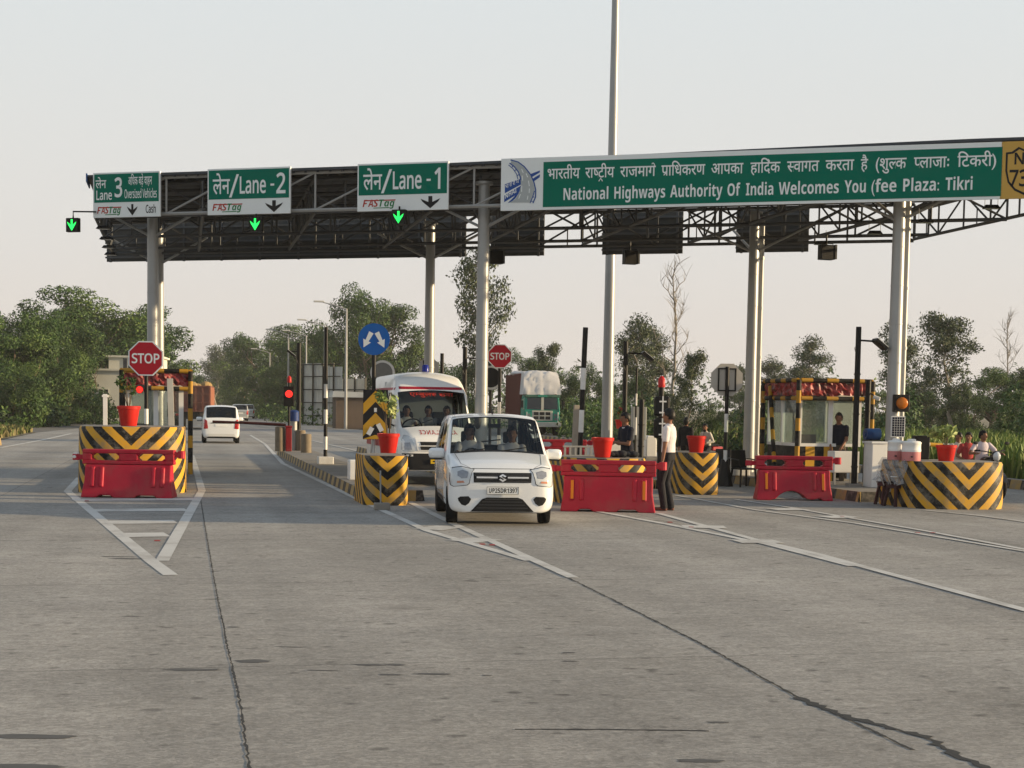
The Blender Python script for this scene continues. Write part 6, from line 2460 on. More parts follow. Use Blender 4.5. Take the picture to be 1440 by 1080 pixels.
# ------------------------------------------------------------------ lorries
def lorry_front(label, px, zd, rotz):
    p = P(px, 612, zd); p.z = 0
    t = thing('cargo_truck', label, 'truck', p, rotz)
    M_TG = mat('truck green', (.025, .26, .18), .45, 0, .15, 4, dirt=.2)
    M_CAB = mat('truck cream', (.50, .49, .42), .5, 0, .15, 4, dirt=.25)
    M_TARP = mat('tarpaulin', (.58, .56, .54), .85, 0, .2, 1.2, bump=.6, dirt=.25)
    M_BOX = mat('truck body maroon', (.13, .035, .03), .6, 0, .25, 3)
    b = MB(); b.prism([(-1.15, .75), (1.15, .75), (1.15, 1.55), (1.08, 2.55), (-1.08, 2.55), (-1.15, 1.55)], 0, 1.7, None, lambda y, z: y + max(0, z - 1.5) * .12 * (1 if y < .5 else 0)); b.build('cab', M_TG, t, bevel=.06)
    for s_ in (-1, 1):
        b = MB(); b.add([(s_ * .06, .005, 1.66), (s_ * .98, .005, 1.66), (s_ * .95, .10, 2.38), (s_ * .06, .10, 2.38)], [(0, 1, 2, 3) if s_ > 0 else (3, 2, 1, 0)]); b.v = [v + Vector((0, -.012, 0)) for v in b.v]; b.build('windscreen', GL_D, t)
        b = MB(); b.box(s_ * .85 - .17, s_ * .85 + .17, -.06, .0, .92, 1.45); h_ = b.build('lamp_panel', M_TG, t, bevel=.02)
        for z in (1.06, 1.30):
            b = MB(); b.cyl((s_ * .85, -.09, z), (s_ * .85, -.061, z), .09, .095, 14); b.build('lamp', M_LENSD, h_)
        b = MB(); b.box(s_ * 1.33 - .09, s_ * 1.33 + .09, -.15, -.10, 1.75, 2.2); m_ = b.build('wing_mirror', M_BLACK, t, bevel=.02)
        b = MB(); b.tube([(s_ * 1.12, .1, 2.3), (s_ * 1.33, -.1, 2.2)], .02, 5); b.tube([(s_ * 1.14, .05, 1.6), (s_ * 1.33, -.1, 1.75)], .02, 5); b.build('mirror_arm', M_BLACK, m_)
        b = MB(); b.tube([(s_ * 1.0, -.09, .55), (s_ * 1.0, -.09, 1.5)], .025, 6); b.build('guard_rod', M_WPAINT, t)
    b = MB(); b.box(-.66, .66, -.05, -.0, .95, 1.58); g_ = b.build('grille', M_CAB, t, bevel=.015)
    for i in range(3):
        for j in range(2):
            b = MB(); b.box(-.55 + .38 * i, -.55 + .38 * i + .30, -.065, -.051, 1.02 + .27 * j, 1.02 + .27 * j + .2); b.build('grille_slot', M_TRIM, g_)
    b = MB(); b.box(-.08, .08, -.06, -.0, 1.6, 2.45); b.build('screen_pillar', M_CAB, t)
    b = MB(); b.box(-1.12, 1.12, -.08, .35, 2.42, 2.58); b.build('visor_board', mat('visor paint', (.06, .14, .10), .5, 0, .8, 6), t, bevel=.03)
    b = MB(); b.box(-.3, .3, -.095, -.081, 2.44, 2.56); b.build('number_board', M_TG, t)
    b = MB(); b.box(-1.2, 1.2, -.22, -.02, .55, .85); b.build('bumper', mat('truck bumper', (.42, .42, .38), .5, .1, .3, 5), t, bevel=.02)
    # tarp hood over the cab sloping back to the tall load
    b = MB()
    nx, nz = 14, 10
    q = random.Random(2)
    vv = []
    for j in range(nz + 1):
        for i in range(nx + 1):
            x = -1.22 + 2.44 * i / nx
            k = j / nz
            z = 2.60 + 1.52 * math.sin(k * 1.45) / math.sin(1.45)
            y = .1 + 1.0 * k ** 1.4 + q.gauss(0, .025)
            xx = x * (1 - .12 * k)
            vv.append((xx, y, z - .10 * abs(x / 1.22) ** 4 * k + q.gauss(0, .02)))
    b.add(vv, [(j * (nx + 1) + i, j * (nx + 1) + i + 1, (j + 1) * (nx + 1) + i + 1, (j + 1) * (nx + 1) + i) for j in range(nz) for i in range(nx)])
    for s_ in (-1, 1):
        i = 0 if s_ < 0 else nx
        side = [vv[j * (nx + 1) + i] for j in range(nz + 1)]
        low = [(s_ * 1.22, 1.75, 2.6), (s_ * 1.12, 1.75, 4.0)]
        b.add(side + low, [tuple(range(nz + 1)) + (nz + 2, nz + 1)])
    b.build('tarpaulin', M_TARP, t, smooth=60)
    b = MB(); b.box(-1.22, 1.22, 1.75, 8.4, 1.1, 3.95); b.build('load_body', M_BOX, t, bevel=.03)
    b = MB()
    for k in range(14):
        for s_ in (-1, 1):
            b.box(s_ * 1.245 - .02, s_ * 1.245 + .02, 1.9 + k * .48, 1.96 + k * .48, 1.1, 3.9)
    b.build('body_rib', mat('truck rib', (.16, .05, .04), .6, 0, .2), t)
    b = MB()
    for k in range(18):
        b.ball((q.uniform(-.9, .9), 1.9 + 6 * q.random(), 4.0), .5, .6, .12 + .08 * q.random(), 10, 6)
    b.build('load_cover', M_TARP, t, smooth=True)
    for y in (.85, 5.9, 7.1):
        for x in (-1.0, 1.0): wheel(t, x, y, .50, .30)
    b = MB(); b.box(-.45, .45, .3, 8.2, .70, .95); b.build('chassis', M_BLACK, t)
    return t


lorry_front('oncoming lorry with a green painted cab and a pale tarpaulin hood, behind the STOP sign', 762, 95.0, R(8))


def lorry_back(label, px, zd, rotz):
    p = P(px, 600, zd); p.z = 0
    t = thing('dump_truck', label, 'truck', p, rotz)
    M_RB = mat('rust red body', (.15, .06, .045), .7, 0, .35, 2.2, dirt=.5)
    M_OR = mat('tailgate orange', (.27, .10, .055), .6, 0, .2, 3, dirt=.35)
    b = MB(); b.box(-1.2, 1.2, -3.0, 3.0, 1.15, 2.85); b.build('load_body', M_RB, t, bevel=.03)
    b = MB()
    for k in range(6):
        x = -1.12 + .448 * k
        b.box(x - .04, x + .04, 3.0, 3.05, 1.2, 2.8)
    for z in (1.2, 1.75, 2.3, 2.8):
        b.box(-1.16, 1.16, 3.051, 3.08, z - .04, z + .04)
    b.build('tailgate_rib', M_RB, t)
    b = MB()
    for s_ in (-1, 1):
        b.box(s_ * 1.202 - .012, s_ * 1.202 + .012, -2.9, 2.9, 1.25, 2.75)
    b.build('side_panel', M_OR, t)
    b = MB()
    q = random.Random(9)
    for k in range(30): b.ball((q.uniform(-1, 1), q.uniform(-2.6, 2.6), 2.85), .35, .45, .15 + .2 * q.random(), 8, 5)
    b.build('load', mat('load sand', (.28, .19, .08), .9, 0, .3, 4), t, smooth=True)
    b = MB(); b.box(-1.15, 1.15, -4.9, -3.2, .8, 2.7); b.build('cab', M_OR, t, bevel=.08)
    b = MB(); b.box(-.5, .5, -4.6, 2.9, .75, 1.14); b.build('chassis', M_BLACK, t)
    b = MB(); b.box(-1.15, 1.15, 2.9, 3.0, .68, .86); b.build('rear_bumper', M_BLACK, t)
    for s_ in (-1, 1):
        b = MB(); b.box(s_ * .9 - .12, s_ * .9 + .12, 3.001, 3.03, .90, 1.02); b.build('tail_lamp', M_TAIL, t)
    for y in (-4.0, .9, 2.2):
        for x in (-.95, .95): wheel(t, x, y, .50, .34)
    return t


p_ = P(281, 600, 103)
lorry_back('loaded rust red lorry driving away behind the left booth, sand heaped over its top', 273, 100, AR + math.pi - .06)
# ------------------------------------------------------------------ people
M_SKIN = mat('brown skin', (.215, .105, .064), .55, 0, .08, 12)
M_HAIR = mat('black hair', (.010, .009, .009), .5, 0, .3, 40)
M_EYE = mat('eye dark', (.02, .014, .012), .3, 0, .1)
M_LIP = mat('lip', (.13, .05, .04), .5, 0, .1)
CLOTH = {}


def cloth(n, c):
    if n not in CLOTH: CLOTH[n] = mat('cloth ' + n, c, .85, 0, .15, 11, bump=.5)
    return CLOTH[n]


C_WHITE = cloth('white', (.62, .58, .58)); C_NAVY = cloth('navy', (.012, .014, .024)); C_BLACK = cloth('black', (.018, .018, .022))
C_PINK = cloth('pale pink', (.58, .50, .53)); C_CREAM = cloth('cream', (.52, .48, .42)); C_RED = cloth('red', (.36, .05, .05)); C_GREY = cloth('grey', (.22, .22, .22))


def ik(a, c, l1, l2, pole):
    d = c - a
    L = min(d.length, (l1 + l2) * .999)
    dn = d.normalized()
    k = (l1 * l1 - l2 * l2 + L * L) / (2 * L)
    h = math.sqrt(max(1e-6, l1 * l1 - k * k))
    p = pole - dn * pole.dot(dn)
    return a + dn * k + p.normalized() * h, a + dn * L


def seg_d(p, a, b):
    ab = b - a
    t = max(0.0, min(1.0, (p - a).dot(ab) / max(1e-9, ab.length_squared)))
    return (p - a - ab * t).length, t


def person(label, loc, rotz, h=1.70, pelvis=None, lean=0.0, hands=None, feet=None, head_yaw=0.0, head_pitch=0.0, shirt=C_WHITE, trousers=C_BLACK, shoes=C_BLACK, long_sleeve=False, hair_long=False, poles=None, knees=None, group=None, collar=None):
    s = h / 1.70
    root = thing('person', label, 'person', loc, rotz, group)
    pz = (pelvis if pelvis is not None else .93 * s)
    hip = Vector((0, 0, pz)) if not isinstance(pz, Vector) else pz
    Q = Matrix.Rotation(lean, 3, 'X')           # lean forwards, towards -y
    def sp(x, y, z): return hip + Q @ Vector((x, y, z)) * s
    b = MB()
    zones = []
    def cap(a, c, ra, rc, zone):
        b.capsule(a, c, ra * s, rc * s, 12); zones.append((Vector(a), Vector(c), ra * s, rc * s, zone))
    # trunk as a stack of ellipses
    rings = [(-.07, .158, .112), (.02, .166, .118), (.10, .160, .114), (.20, .156, .110), (.32, .172, .116), (.42, .182, .108), (.48, .160, .088), (.53, .085, .062), (.56, .056, .056)]
    n = 20
    vv = []
    for z, rx, ry in rings:
        for i in range(n):
            a = 2 * math.pi * i / n
            vv.append(sp(rx * math.cos(a), ry * math.sin(a) + (.012 if .2 < z < .5 else 0), z))
    ff = []
    for j in range(len(rings) - 1):
        ff += [(j * n + i, j * n + (i + 1) % n, (j + 1) * n + (i + 1) % n, (j + 1) * n + i) for i in range(n)]
    ff += [tuple(range(n - 1, -1, -1)), tuple(range((len(rings) - 1) * n, len(rings) * n))]
    b.add(vv, ff)
    for x in (-.09, 0, .09):
        zones.append((sp(x, 0, .08), sp(x, 0, .49), .09 * s, .08 * s, 'shirt'))
        zones.append((sp(x, 0, -.06), sp(x, 0, .05), .10 * s, .09 * s, 'trousers'))
    # neck, head
    hq = Q @ Matrix.Rotation(-lean * .75 + head_pitch, 3, 'X') @ Matrix.Rotation(head_yaw, 3, 'Z')
    nb, hc = sp(0, .0, .52), sp(0, -.01, .60) + Vector((0, 0, .075 * s))
    cap(nb, hc - Vector((0, 0, .04 * s)), .056, .052, 'skin')
    def hp(x, y, z): return hc + hq @ Vector((x, y, z)) * s
    b.ball(hc, .074 * s, .093 * s, .108 * s, 20, 14, Q=hq)
    b.ball(hp(0, -.022, -.052), .056 * s, .066 * s, .064 * s, 16, 10, Q=hq)
    b.ball(hp(0, -.052, -.088), .030 * s, .030 * s, .024 * s, 12, 8, Q=hq)
    b.capsule(hp(0, -.088, .012), hp(0, -.103, -.022), .010 * s, .017 * s, 8)
    for x in (-1, 1):
        b.ball(hp(x * .076, .006, -.008), .012 * s, .022 * s, .032 * s, 10, 8, Q=hq)
        b.ball(hp(x * .030, -.076, .024), .022 * s, .014 * s, .008 * s, 8, 6, Q=hq)
    zones.append((hp(0, 0, -.08), hp(0, 0, .05), .09 * s, .09 * s, 'skin'))
    eyes = [hp(-.031, -.090, .006), hp(.031, -.090, .006)]
    brows = [hp(-.031, -.092, .026), hp(.031, -.092, .026)]
    mouth = [hp(-.020, -.090, -.058), hp(.020, -.090, -.058)]
    # arms with hands
    hands = hands or {-1: (-.24, -.04, -.10), 1: (.24, -.04, -.10)}
    poles = poles or {}
    for x in (-1, 1):
        sh = sp(x * .172, .005, .455)
        hd = hands[x]
        tgt = (hip + Vector(hd) * s) if not isinstance(hd, Vector) else hd
        el, wr = ik(sh, tgt, .285 * s, .255 * s, Vector(poles.get(x, (x * .5, .8, -.4))))
        mid = sh.lerp(el, .62)
        cap(sh, mid, .066, .060, 'shirt')
        cap(mid, el, .044 if not long_sleeve else .054, .038 if not long_sleeve else .050, 'shirt' if long_sleeve else 'skin')
        cap(el, wr, .039 if not long_sleeve else .048, .026 if not long_sleeve else .036, 'shirt' if long_sleeve else 'skin')
        d = (wr - el).normalized()
        side = d.cross(Vector((0, -1, .2))).normalized() * x
        nrm = d.cross(side).normalized()
        pc = wr + d * .045 * s
        R3 = Matrix((side, nrm, d)).transposed()
        b.ball(pc, .040 * s, .017 * s, .055 * s, 10, 8, Q=R3)
        zones.append((wr, wr + d * .16 * s, .035 * s, .03 * s, 'skin'))
        curl = nrm * .35
        for k, (off, L) in enumerate(((-.028, .066), (-.010, .078), (.009, .074), (.027, .058))):
            a0 = wr + d * .085 * s + side * off * s
            a1 = a0 + (d * .55 + curl * .35).normalized() * L * .5 * s
            a2 = a1 + (d * .45 + curl * 1.1).normalized() * L * .5 * s
            b.capsule(a0, a1, .0090 * s, .0085 * s, 8); b.capsule(a1, a2, .0085 * s, .0075 * s, 8)
        t0 = wr + d * .03 * s - side * .034 * s
        t1 = t0 + (d * .7 - side * .6 + curl * .5).normalized() * .038 * s
        b.capsule(t0, t1, .0115 * s, .010 * s, 8); b.capsule(t1, t1 + (d + curl * .6).normalized() * .030 * s, .010 * s, .0085 * s, 8)
    # legs
    feet = feet or {-1: (-.10, .02, 0), 1: (.10, -.02, 0)}
    for x in (-1, 1):
        hj = hip + (Matrix.Rotation(lean * .3, 3, 'X') @ Vector((x * .085, 0, -.03))) * s
        f_ = feet[x]
        ank = Vector((f_[0], f_[1], f_[2])) * (s if pelvis is None else 1) + Vector((0, 0, .075 * s))
        kn, ank = ik(hj, ank, .43 * s, .41 * s, Vector((knees or {}).get(x, (x * .15, -1, .15))))
        cap(hj, kn, .090, .070, 'trousers')
        cap(kn, ank, .070, .062, 'trousers')
        toe = Vector((x * .03, -1, 0)).normalized()
        fa = ank + Vector((0, .025 * s, -.045 * s))
        cap(fa, fa + toe * .17 * s, .036, .030, 'shoes')
    me = b.mesh('body', M_SKIN)
    o = bpy.data.objects.new('body', me); COL.objects.link(o)
    rm = o.modifiers.new('r', 'REMESH'); rm.mode = 'VOXEL'; rm.voxel_size = .0115 * s
    sm = o.modifiers.new('s', 'SMOOTH'); sm.iterations = 2; sm.factor = .45
    bpy.context.view_layer.update()
    m2 = bpy.data.meshes.new_from_object(o.evaluated_get(bpy.context.evaluated_depsgraph_get()))
    bpy.data.objects.remove(o); bpy.data.meshes.remove(me)
    mats_ = [M_SKIN, shirt, trousers, shoes, M_EYE, M_LIP, M_HAIR]
    m2.materials.clear()
    for x in mats_: m2.materials.append(x)
    zi = {'skin': 0, 'shirt': 1, 'trousers': 2, 'shoes': 3}
    vz = []
    for v in m2.vertices:
        best, bz = 9, 0
        for a, c, ra, rc, zn in zones:
            d, t_ = seg_d(v.co, a, c)
            d -= ra + (rc - ra) * t_
            if d < best: best, bz = d, zi[zn]
        if bz == 0:
            if min((v.co - e).length for e in eyes) < .0125 * s: bz = 4
            elif seg_d(v.co, mouth[0], mouth[1])[0] < .009 * s: bz = 5
            elif min(seg_d(v.co, e - hq @ Vector((.014 * s, 0, 0)), e + hq @ Vector((.014 * s, 0, 0)))[0] for e in brows) < .007 * s: bz = 6
        vz.append(bz)
    for p in m2.polygons:
        p.use_smooth = True
        zs = [vz[i] for i in p.vertices]
        p.material_index = max(set(zs), key=zs.count)
    ob = bpy.data.objects.new('body', m2); COL.objects.link(ob); ob.parent = root
    # hair
    hm_ = MB()
    hm_.ball((0, .008, .012), .081, .100, .114, 28, 20)
    keep = []
    q = random.Random(int(abs(loc[0]) * 1000) if not isinstance(loc, Vector) else int(abs(loc.x) * 1000))
    for f in hm_.f:
        c = sum((hm_.v[i] for i in f), Vector()) / len(f)
        low = (-.055 if not hair_long else -.14)
        if c.z < low or (c.y < -.035 and c.z < .058) or (abs(c.x) > .055 and c.z < -.01 and c.y < .035) or (c.y < .0 and c.z < .02): continue
        keep.append(f)
    hm_.f = keep; hm_.mi = hm_.mi[:len(keep)]; hm_.uv = hm_.uv[:len(keep)]
    hm_.v = [hc + hq @ (Vector((p.x + q.gauss(0, .0018), p.y + q.gauss(0, .0018), p.z + q.gauss(0, .003))) * s) for p in hm_.v]
    ho = hm_.build('hair', M_HAIR, root, smooth=True)
    md = ho.modifiers.new('t', 'SOLIDIFY'); md.thickness = .012 * s; md.offset = 1
    if collar:
        cb = MB()
        cc = sp(0, 0, .515)
        ring = [cc + Q @ Vector((.068 * math.cos(a), .066 * math.sin(a) - .004, .018 * math.sin(a))) * s for a in [2 * math.pi * k / 18 for k in range(19)]]
        cb.tube(ring, .013 * s, 6)
        cb.build('collar', collar, root, smooth=True)
    return root


p = G(938, 718)
person('man in a white polo shirt and dark trousers standing beside the middle red barrier', (p.x, p.y, 0), R(-112), 1.74,
       hands={-1: (-.24, -.10, -.07), 1: (.24, -.03, -.09)}, feet={-1: (-.09, .04, 0), 1: (.09, -.03, 0)}, head_yaw=R(-6), shirt=C_WHITE, shoes=cloth('shoe brown', (.16, .07, .05)), collar=C_WHITE)
p = P(882, 640, 29.2)
person('man in a navy polo shirt, hands clasped, behind the middle red barrier', (p.x, p.y, 0), R(-62), 1.66,
       hands={-1: (-.05, -.30, .22), 1: (.04, -.30, .20)}, head_yaw=R(-8), head_pitch=R(6), lean=R(5), shirt=C_NAVY, collar=C_WHITE)
bp_ = BD.matrix_basis @ Vector((.27, -.80, 0))
person('man in a dark polo shirt leaning on the counter in the booth doorway', (bp_.x, bp_.y, .08), R(-14), 1.64,
       hands={-1: (-.16, -.22, -.02), 1: (.10, -.26, .02)}, lean=R(6), head_yaw=R(-12), shirt=C_NAVY, trousers=cloth('khaki', (.09, .075, .055)), collar=C_NAVY)


def in_car(car, x, y, z, label, hands, yaw, shirt, h=1.66, hy=0.0):
    q = car.matrix_basis @ Vector((x, y, z))
    s = h / 1.7
    person(label, q, car.rotation_euler.z, h, pelvis=.0 + 1e-6, lean=R(-8), hands=hands, feet={-1: (-.12, -.62, -.30), 1: (.12, -.62, -.30)}, head_yaw=yaw, head_pitch=R(4), shirt=shirt, knees={-1: (0, -.4, 1), 1: (0, -.4, 1)})


in_car(CAR, -.34, -.04, .70, 'driver in a white shirt at the wheel of the white hatchback', {-1: (-.17, -.42, .28), 1: (.12, -.44, .32)}, R(12), C_WHITE)
in_car(CAR, .34, -.02, .67, 'front passenger in a white shirt beside the hatchback driver', {-1: (-.12, -.34, .12), 1: (.18, -.34, .10)}, R(-8), C_WHITE)
in_car(AMB, -.42, -.72, .98, 'driver in a pale shirt behind the ambulance steering wheel', {-1: (-.18, -.46, .30), 1: (.16, -.46, .30)}, R(5), C_CREAM)
in_car(AMB, .10, -.66, .98, 'passenger in the middle of the ambulance front seat', {-1: (-.15, -.32, .1), 1: (.15, -.32, .1)}, R(-10), C_GREY)
in_car(AMB, .52, -.72, .98, 'passenger on the right of the ambulance front seat', {-1: (-.15, -.36, .2), 1: (.15, -.30, .3)}, R(-20), C_NAVY)


# ------------------------------------------------------------------ motorcycles
def motorcycle(label, loc, rotz, col):
    t = thing('motorcycle', label, 'motorcycle', loc, rotz, 'parked motorcycles')
    M_T = mat('tank ' + col, {'black': (.02, .02, .022), 'red': (.30, .02, .025)}[col], .25, 0, .05, coat=.6)
    for y, nm in ((-.63, 'wheel'), (.62, 'wheel')):
        b = MB(); b.M = Matrix.Translation((0, y, .29)) @ Matrix.Rotation(R(90), 4, 'Y')
        b.lathe([(.235, -.035), (.275, -.04), (.295, 0), (.275, .04), (.235, .035)], 26); o_ = b.build(nm, M_RUB, t, smooth=True)
        b = MB(); b.M = Matrix.Translation((0, y, .29)) @ Matrix.Rotation(R(90), 4, 'Y')
        b.lathe([(.03, -.05), (.05, -.05), (.05, .05), (.03, .05)], 12)
        for k in range(6):
            a = math.pi / 3 * k; b.tube([(.04 * math.cos(a), .04 * math.sin(a), 0), (.24 * math.cos(a), .24 * math.sin(a), 0)], .012, 5)
        b.build('rim', M_HUB, o_)
    b = MB(); b.ball((0, -.18, .80), .13, .25, .12, 16, 10); b.build('tank', M_T, t, smooth=True)
    b = MB(); b.box(-.11, .11, -.02, .62, .74, .81); b.build('seat', M_RUB, t, bevel=.03)
    b = MB(); b.box(-.09, .09, .35, .78, .62, .74); b.build('tail_cowl', M_T, t, bevel=.03)
    b = MB(); b.box(-.13, .13, -.22, .18, .30, .58); b.cyl((.14, .1, .35), (.16, .75, .42), .04, .05, 10); b.build('engine', M_HUB, t, bevel=.02)
    b = MB()
    for x in (-.07, .07): b.tube([(x, -.63, .29), (x, -.42, .95)], .022, 6)
    b.tube([(0, -.4, .72), (0, .1, .68), (0, .6, .7)], .03, 6); b.tube([(0, -.4, .7), (0, -.15, .3), (0, .2, .3), (.06, .62, .29)], .025, 6)
    b.build('frame', M_TRIM, t)
    b = MB(); b.tube([(-.34, -.22, 1.03), (-.18, -.34, 1.02), (0, -.40, .98), (.18, -.34, 1.02), (.34, -.22, 1.03)], .013, 6)
    for x in (-.3, .3): b.tube([(x * 1.12, -.24, 1.03), (x * .8, -.29, 1.035)], .02, 6)
    b.build('handlebar', M_TRIM, t)
    for x in (-.3, .3):
        b = MB(); b.tube([(x, -.28, 1.03), (x * 1.15, -.30, 1.16)], .006, 4); b.ball((x * 1.18, -.30, 1.19), .06, .015, .035, 10, 6); b.build('mirror', M_TRIM, t)
    b = MB(); b.ball((0, -.52, .92), .09, .08, .10, 14, 8); h_ = b.build('headlight', M_LENS, t, smooth=True)
    b = MB(); b.ball((0, -.50, .925), .10, .075, .11, 14, 8); b.build('headlight_cowl', M_T, h_, smooth=True)
    b = MB()
    for k in range(9):
        a0, a1 = R(20 + 14 * k), R(34 + 14 * k)
        p0, p1 = (-.63 - .32 * math.cos(a0), .29 + .32 * math.sin(a0)), (-.63 - .32 * math.cos(a1), .29 + .32 * math.sin(a1))
        b.add([(-.05, p0[0], p0[1]), (.05, p0[0], p0[1]), (.05, p1[0], p1[1]), (-.05, p1[0], p1[1])], [(0, 1, 2, 3)])
    b.build('mudguard', M_T, t)
    return t


def rider(bike, y, label, h, hands, shirt, z=.80, yaw=0.0, lean=8, trousers=C_BLACK, ls=False, rz=0.0, hl=False, x=0.0):
    q = bike.matrix_basis @ Vector((x, y, z))
    person(label, q, bike.rotation_euler.z + rz, h, pelvis=1e-6, lean=R(lean), hands=hands, feet={-1: (-.20, -.18, -.55), 1: (.20, -.18, -.55)}, head_yaw=yaw, shirt=shirt, trousers=trousers, knees={-1: (-.3, -1, .5), 1: (.3, -1, .5)}, long_sleeve=ls, hair_long=hl)


p = P(1383, 640, 31.3)
BK1 = motorcycle('black motorcycle carrying three riders behind the far right nose', (p.x, p.y, -.02), R(12), 'black')
rider(BK1, .10, 'man in a pale pink shirt holding the motorcycle handlebar at far right', 1.50, {-1: (-.33, -.38, .26), 1: (.33, -.38, .26)}, C_PINK, .74, R(34), 6)
rider(BK1, .36, 'dark haired rider in a red top sitting second on the motorcycle', 1.40, {-1: (-.2, -.2, .1), 1: (.2, -.2, .1)}, C_RED, .74, R(-40), 2, x=-.17)
rider(BK1, .60, 'rider in a cream top sitting last on the motorcycle, arm stretched towards the red pot', 1.38, {-1: (-.50, -.05, .34), 1: (.2, -.2, .1)}, C_CREAM, .74, R(-65), 0, ls=True, x=-.26)
p = P(987, 640, 42)
BK2 = motorcycle('motorcycle standing behind the weathered chevron block, nearly hidden by it', (p.x, p.y, 0), R(-50), 'red')
rider(BK2, .2, 'person in a cream shawl sitting on a motorcycle behind the red pot', 1.42, {-1: (-.2, -.25, .1), 1: (.2, -.25, .15)}, C_CREAM, .72, R(30), 10, ls=True)
p = P(964, 640, 41)
person('person in dark clothes standing behind the man in white, seen over the chevron block', (p.x, p.y, 0), R(150), 1.52, shirt=C_BLACK, long_sleeve=True, hair_long=True)
# ------------------------------------------------------------------ trees
TREE = {}


def limb(b, p0, p1, r0, r1, q, kink=.06, n=5, seg=6):
    pts, rr = [], []
    L = (p1 - p0).length
    for i in range(n + 1):
        k = i / n
        j = Vector((q.gauss(0, 1), q.gauss(0, 1), q.gauss(0, .4))) * L * kink * (0 if i in (0, n) else 1)
        pts.append(p0.lerp(p1, k) + j); rr.append(r0 + (r1 - r0) * k)
    b.tube(pts, rr, seg)
    return pts


def make_tree(kind, seed):
    """returns (trunk mesh, crown mesh or None), unit height 10 m"""
    q = random.Random(seed)
    tb, cb = MB(), MB()
    blobs = []
    O = Vector((0, 0, 0))
    if kind == 'broad':
        fork = Vector((q.gauss(0, .2), q.gauss(0, .2), 2.2))
        limb(tb, O, fork, .26, .2, q)
        for k in range(9):
            a = 2 * math.pi * k / 9 + q.gauss(0, .3)
            rr = q.uniform(1.2, 3.4)
            tip = Vector((rr * math.cos(a), rr * math.sin(a), q.uniform(4.2, 8.8)))
            limb(tb, fork, tip, .13, .03, q, .07)
            for j in range(3):
                c = tip + Vector((q.gauss(0, .8), q.gauss(0, .8), q.gauss(0, .7)))
                blobs.append((c.x, c.y, c.z, q.uniform(.8, 1.5), q.uniform(.8, 1.5), q.uniform(.6, 1.1)))
        for k in range(9):
            a = q.uniform(0, 6.28)
            blobs.append((q.uniform(2, 3.4) * math.cos(a), q.uniform(2, 3.4) * math.sin(a), q.uniform(2, 4.2), q.uniform(.8, 1.3), q.uniform(.8, 1.3), q.uniform(.7, 1.1)))
        leafcloud(cb, blobs, 18000, .205, seed, .42)
    elif kind == 'bush':
        for k in range(6):
            a = q.uniform(0, 6.28); rr = q.uniform(.5, 3)
            limb(tb, O + Vector((math.cos(a) * .2, math.sin(a) * .2, 0)), Vector((rr * math.cos(a), rr * math.sin(a), q.uniform(4, 9))), .14, .03, q)
        for k in range(26):
            a = q.uniform(0, 6.28); rr = q.uniform(.4, 3.6)
            z = q.uniform(1, 9) * (1 - .06 * rr)
            blobs.append((rr * math.cos(a), rr * math.sin(a), z, q.uniform(.8, 1.6), q.uniform(.8, 1.6), q.uniform(.7, 1.4)))
        leafcloud(cb, blobs, 17000, .235, seed, .38)
    elif kind == 'gum':
        top = Vector((q.gauss(0, .5), q.gauss(0, .5), 9.7))
        pts = limb(tb, O, top, .17, .02, q, .015, 9)
        for k in range(50):
            t_ = q.uniform(.22, 1.0)
            base = pts[min(int(t_ * 9), 8)].lerp(pts[min(int(t_ * 9) + 1, 9)], t_ * 9 % 1)
            a = q.uniform(0, 6.28)
            L = (1.9 * (1 - abs(t_ - .6) * 1.2)) * q.uniform(.35, 1)
            tip = base + Vector((math.cos(a) * L, math.sin(a) * L, L * q.uniform(.3, 1.0)))
            limb(tb, base, tip, .04, .012, q, .08, 3, 4)
            blobs.append((tip.x, tip.y, tip.z, q.uniform(.5, 1.15), q.uniform(.5, 1.15), q.uniform(.4, 1.0)))
            if q.random() < .5:
                m_ = base.lerp(tip, .6)
                blobs.append((m_.x, m_.y, m_.z - .2, .4, .4, .45))
        leafcloud(cb, blobs, 9000, .20, seed, .1, .9)
    elif kind == 'spray':
        top = Vector((q.gauss(0, .6), q.gauss(0, .3), 9.0))
        pts = limb(tb, O, top, .16, .03, q, .03, 8)
        for k in range(44):
            t_ = q.uniform(.05, 1.0)
            base = pts[min(int(t_ * 8), 7)]
            a = q.uniform(0, 6.28)
            L = 2.7 * (1.05 - t_) ** .6 * q.uniform(.4, 1.1) + .3
            tip = base + Vector((math.cos(a) * L, math.sin(a) * L, L * q.uniform(.4, 1.1)))
            limb(tb, base, tip, .04, .012, q, .08, 3, 4)
            for f in (.55, 1.0):
                m_ = base.lerp(tip, f)
                blobs.append((m_.x, m_.y, m_.z, q.uniform(.5, 1.0), q.uniform(.5, 1.0), q.uniform(.4, .9)))
        leafcloud(cb, blobs, 11000, .21, seed, .1, .4)
    elif kind == 'bare':
        top = Vector((.2, 0, 9.8))
        pts = limb(tb, O, top, .11, .02, q, .008, 10)
        for k in range(20):
            t_ = .22 + .75 * k / 20
            base = pts[min(int(t_ * 10), 9)].lerp(pts[min(int(t_ * 10) + 1, 10)], t_ * 10 % 1)
            a = q.uniform(0, 6.28)
            L = 2.6 * (1.05 - t_) ** .7 * q.uniform(.5, 1.1)
            tip = base + Vector((math.cos(a) * L * .75, math.sin(a) * L * .75, L * .95))
            pp = limb(tb, base, tip, .034, .010, q, .05, 4, 4)
            for j in range(9):
                w_ = pp[q.randint(1, 4)]
                d = Vector((q.gauss(0, .35), q.gauss(0, .35), q.uniform(.3, .9))) * .9
                tb.tube([w_, w_ + d * .5 + Vector((0, 0, .05)), w_ + d], [.014, .010, .006], 3)
        return tb, None, M_PALEBARK
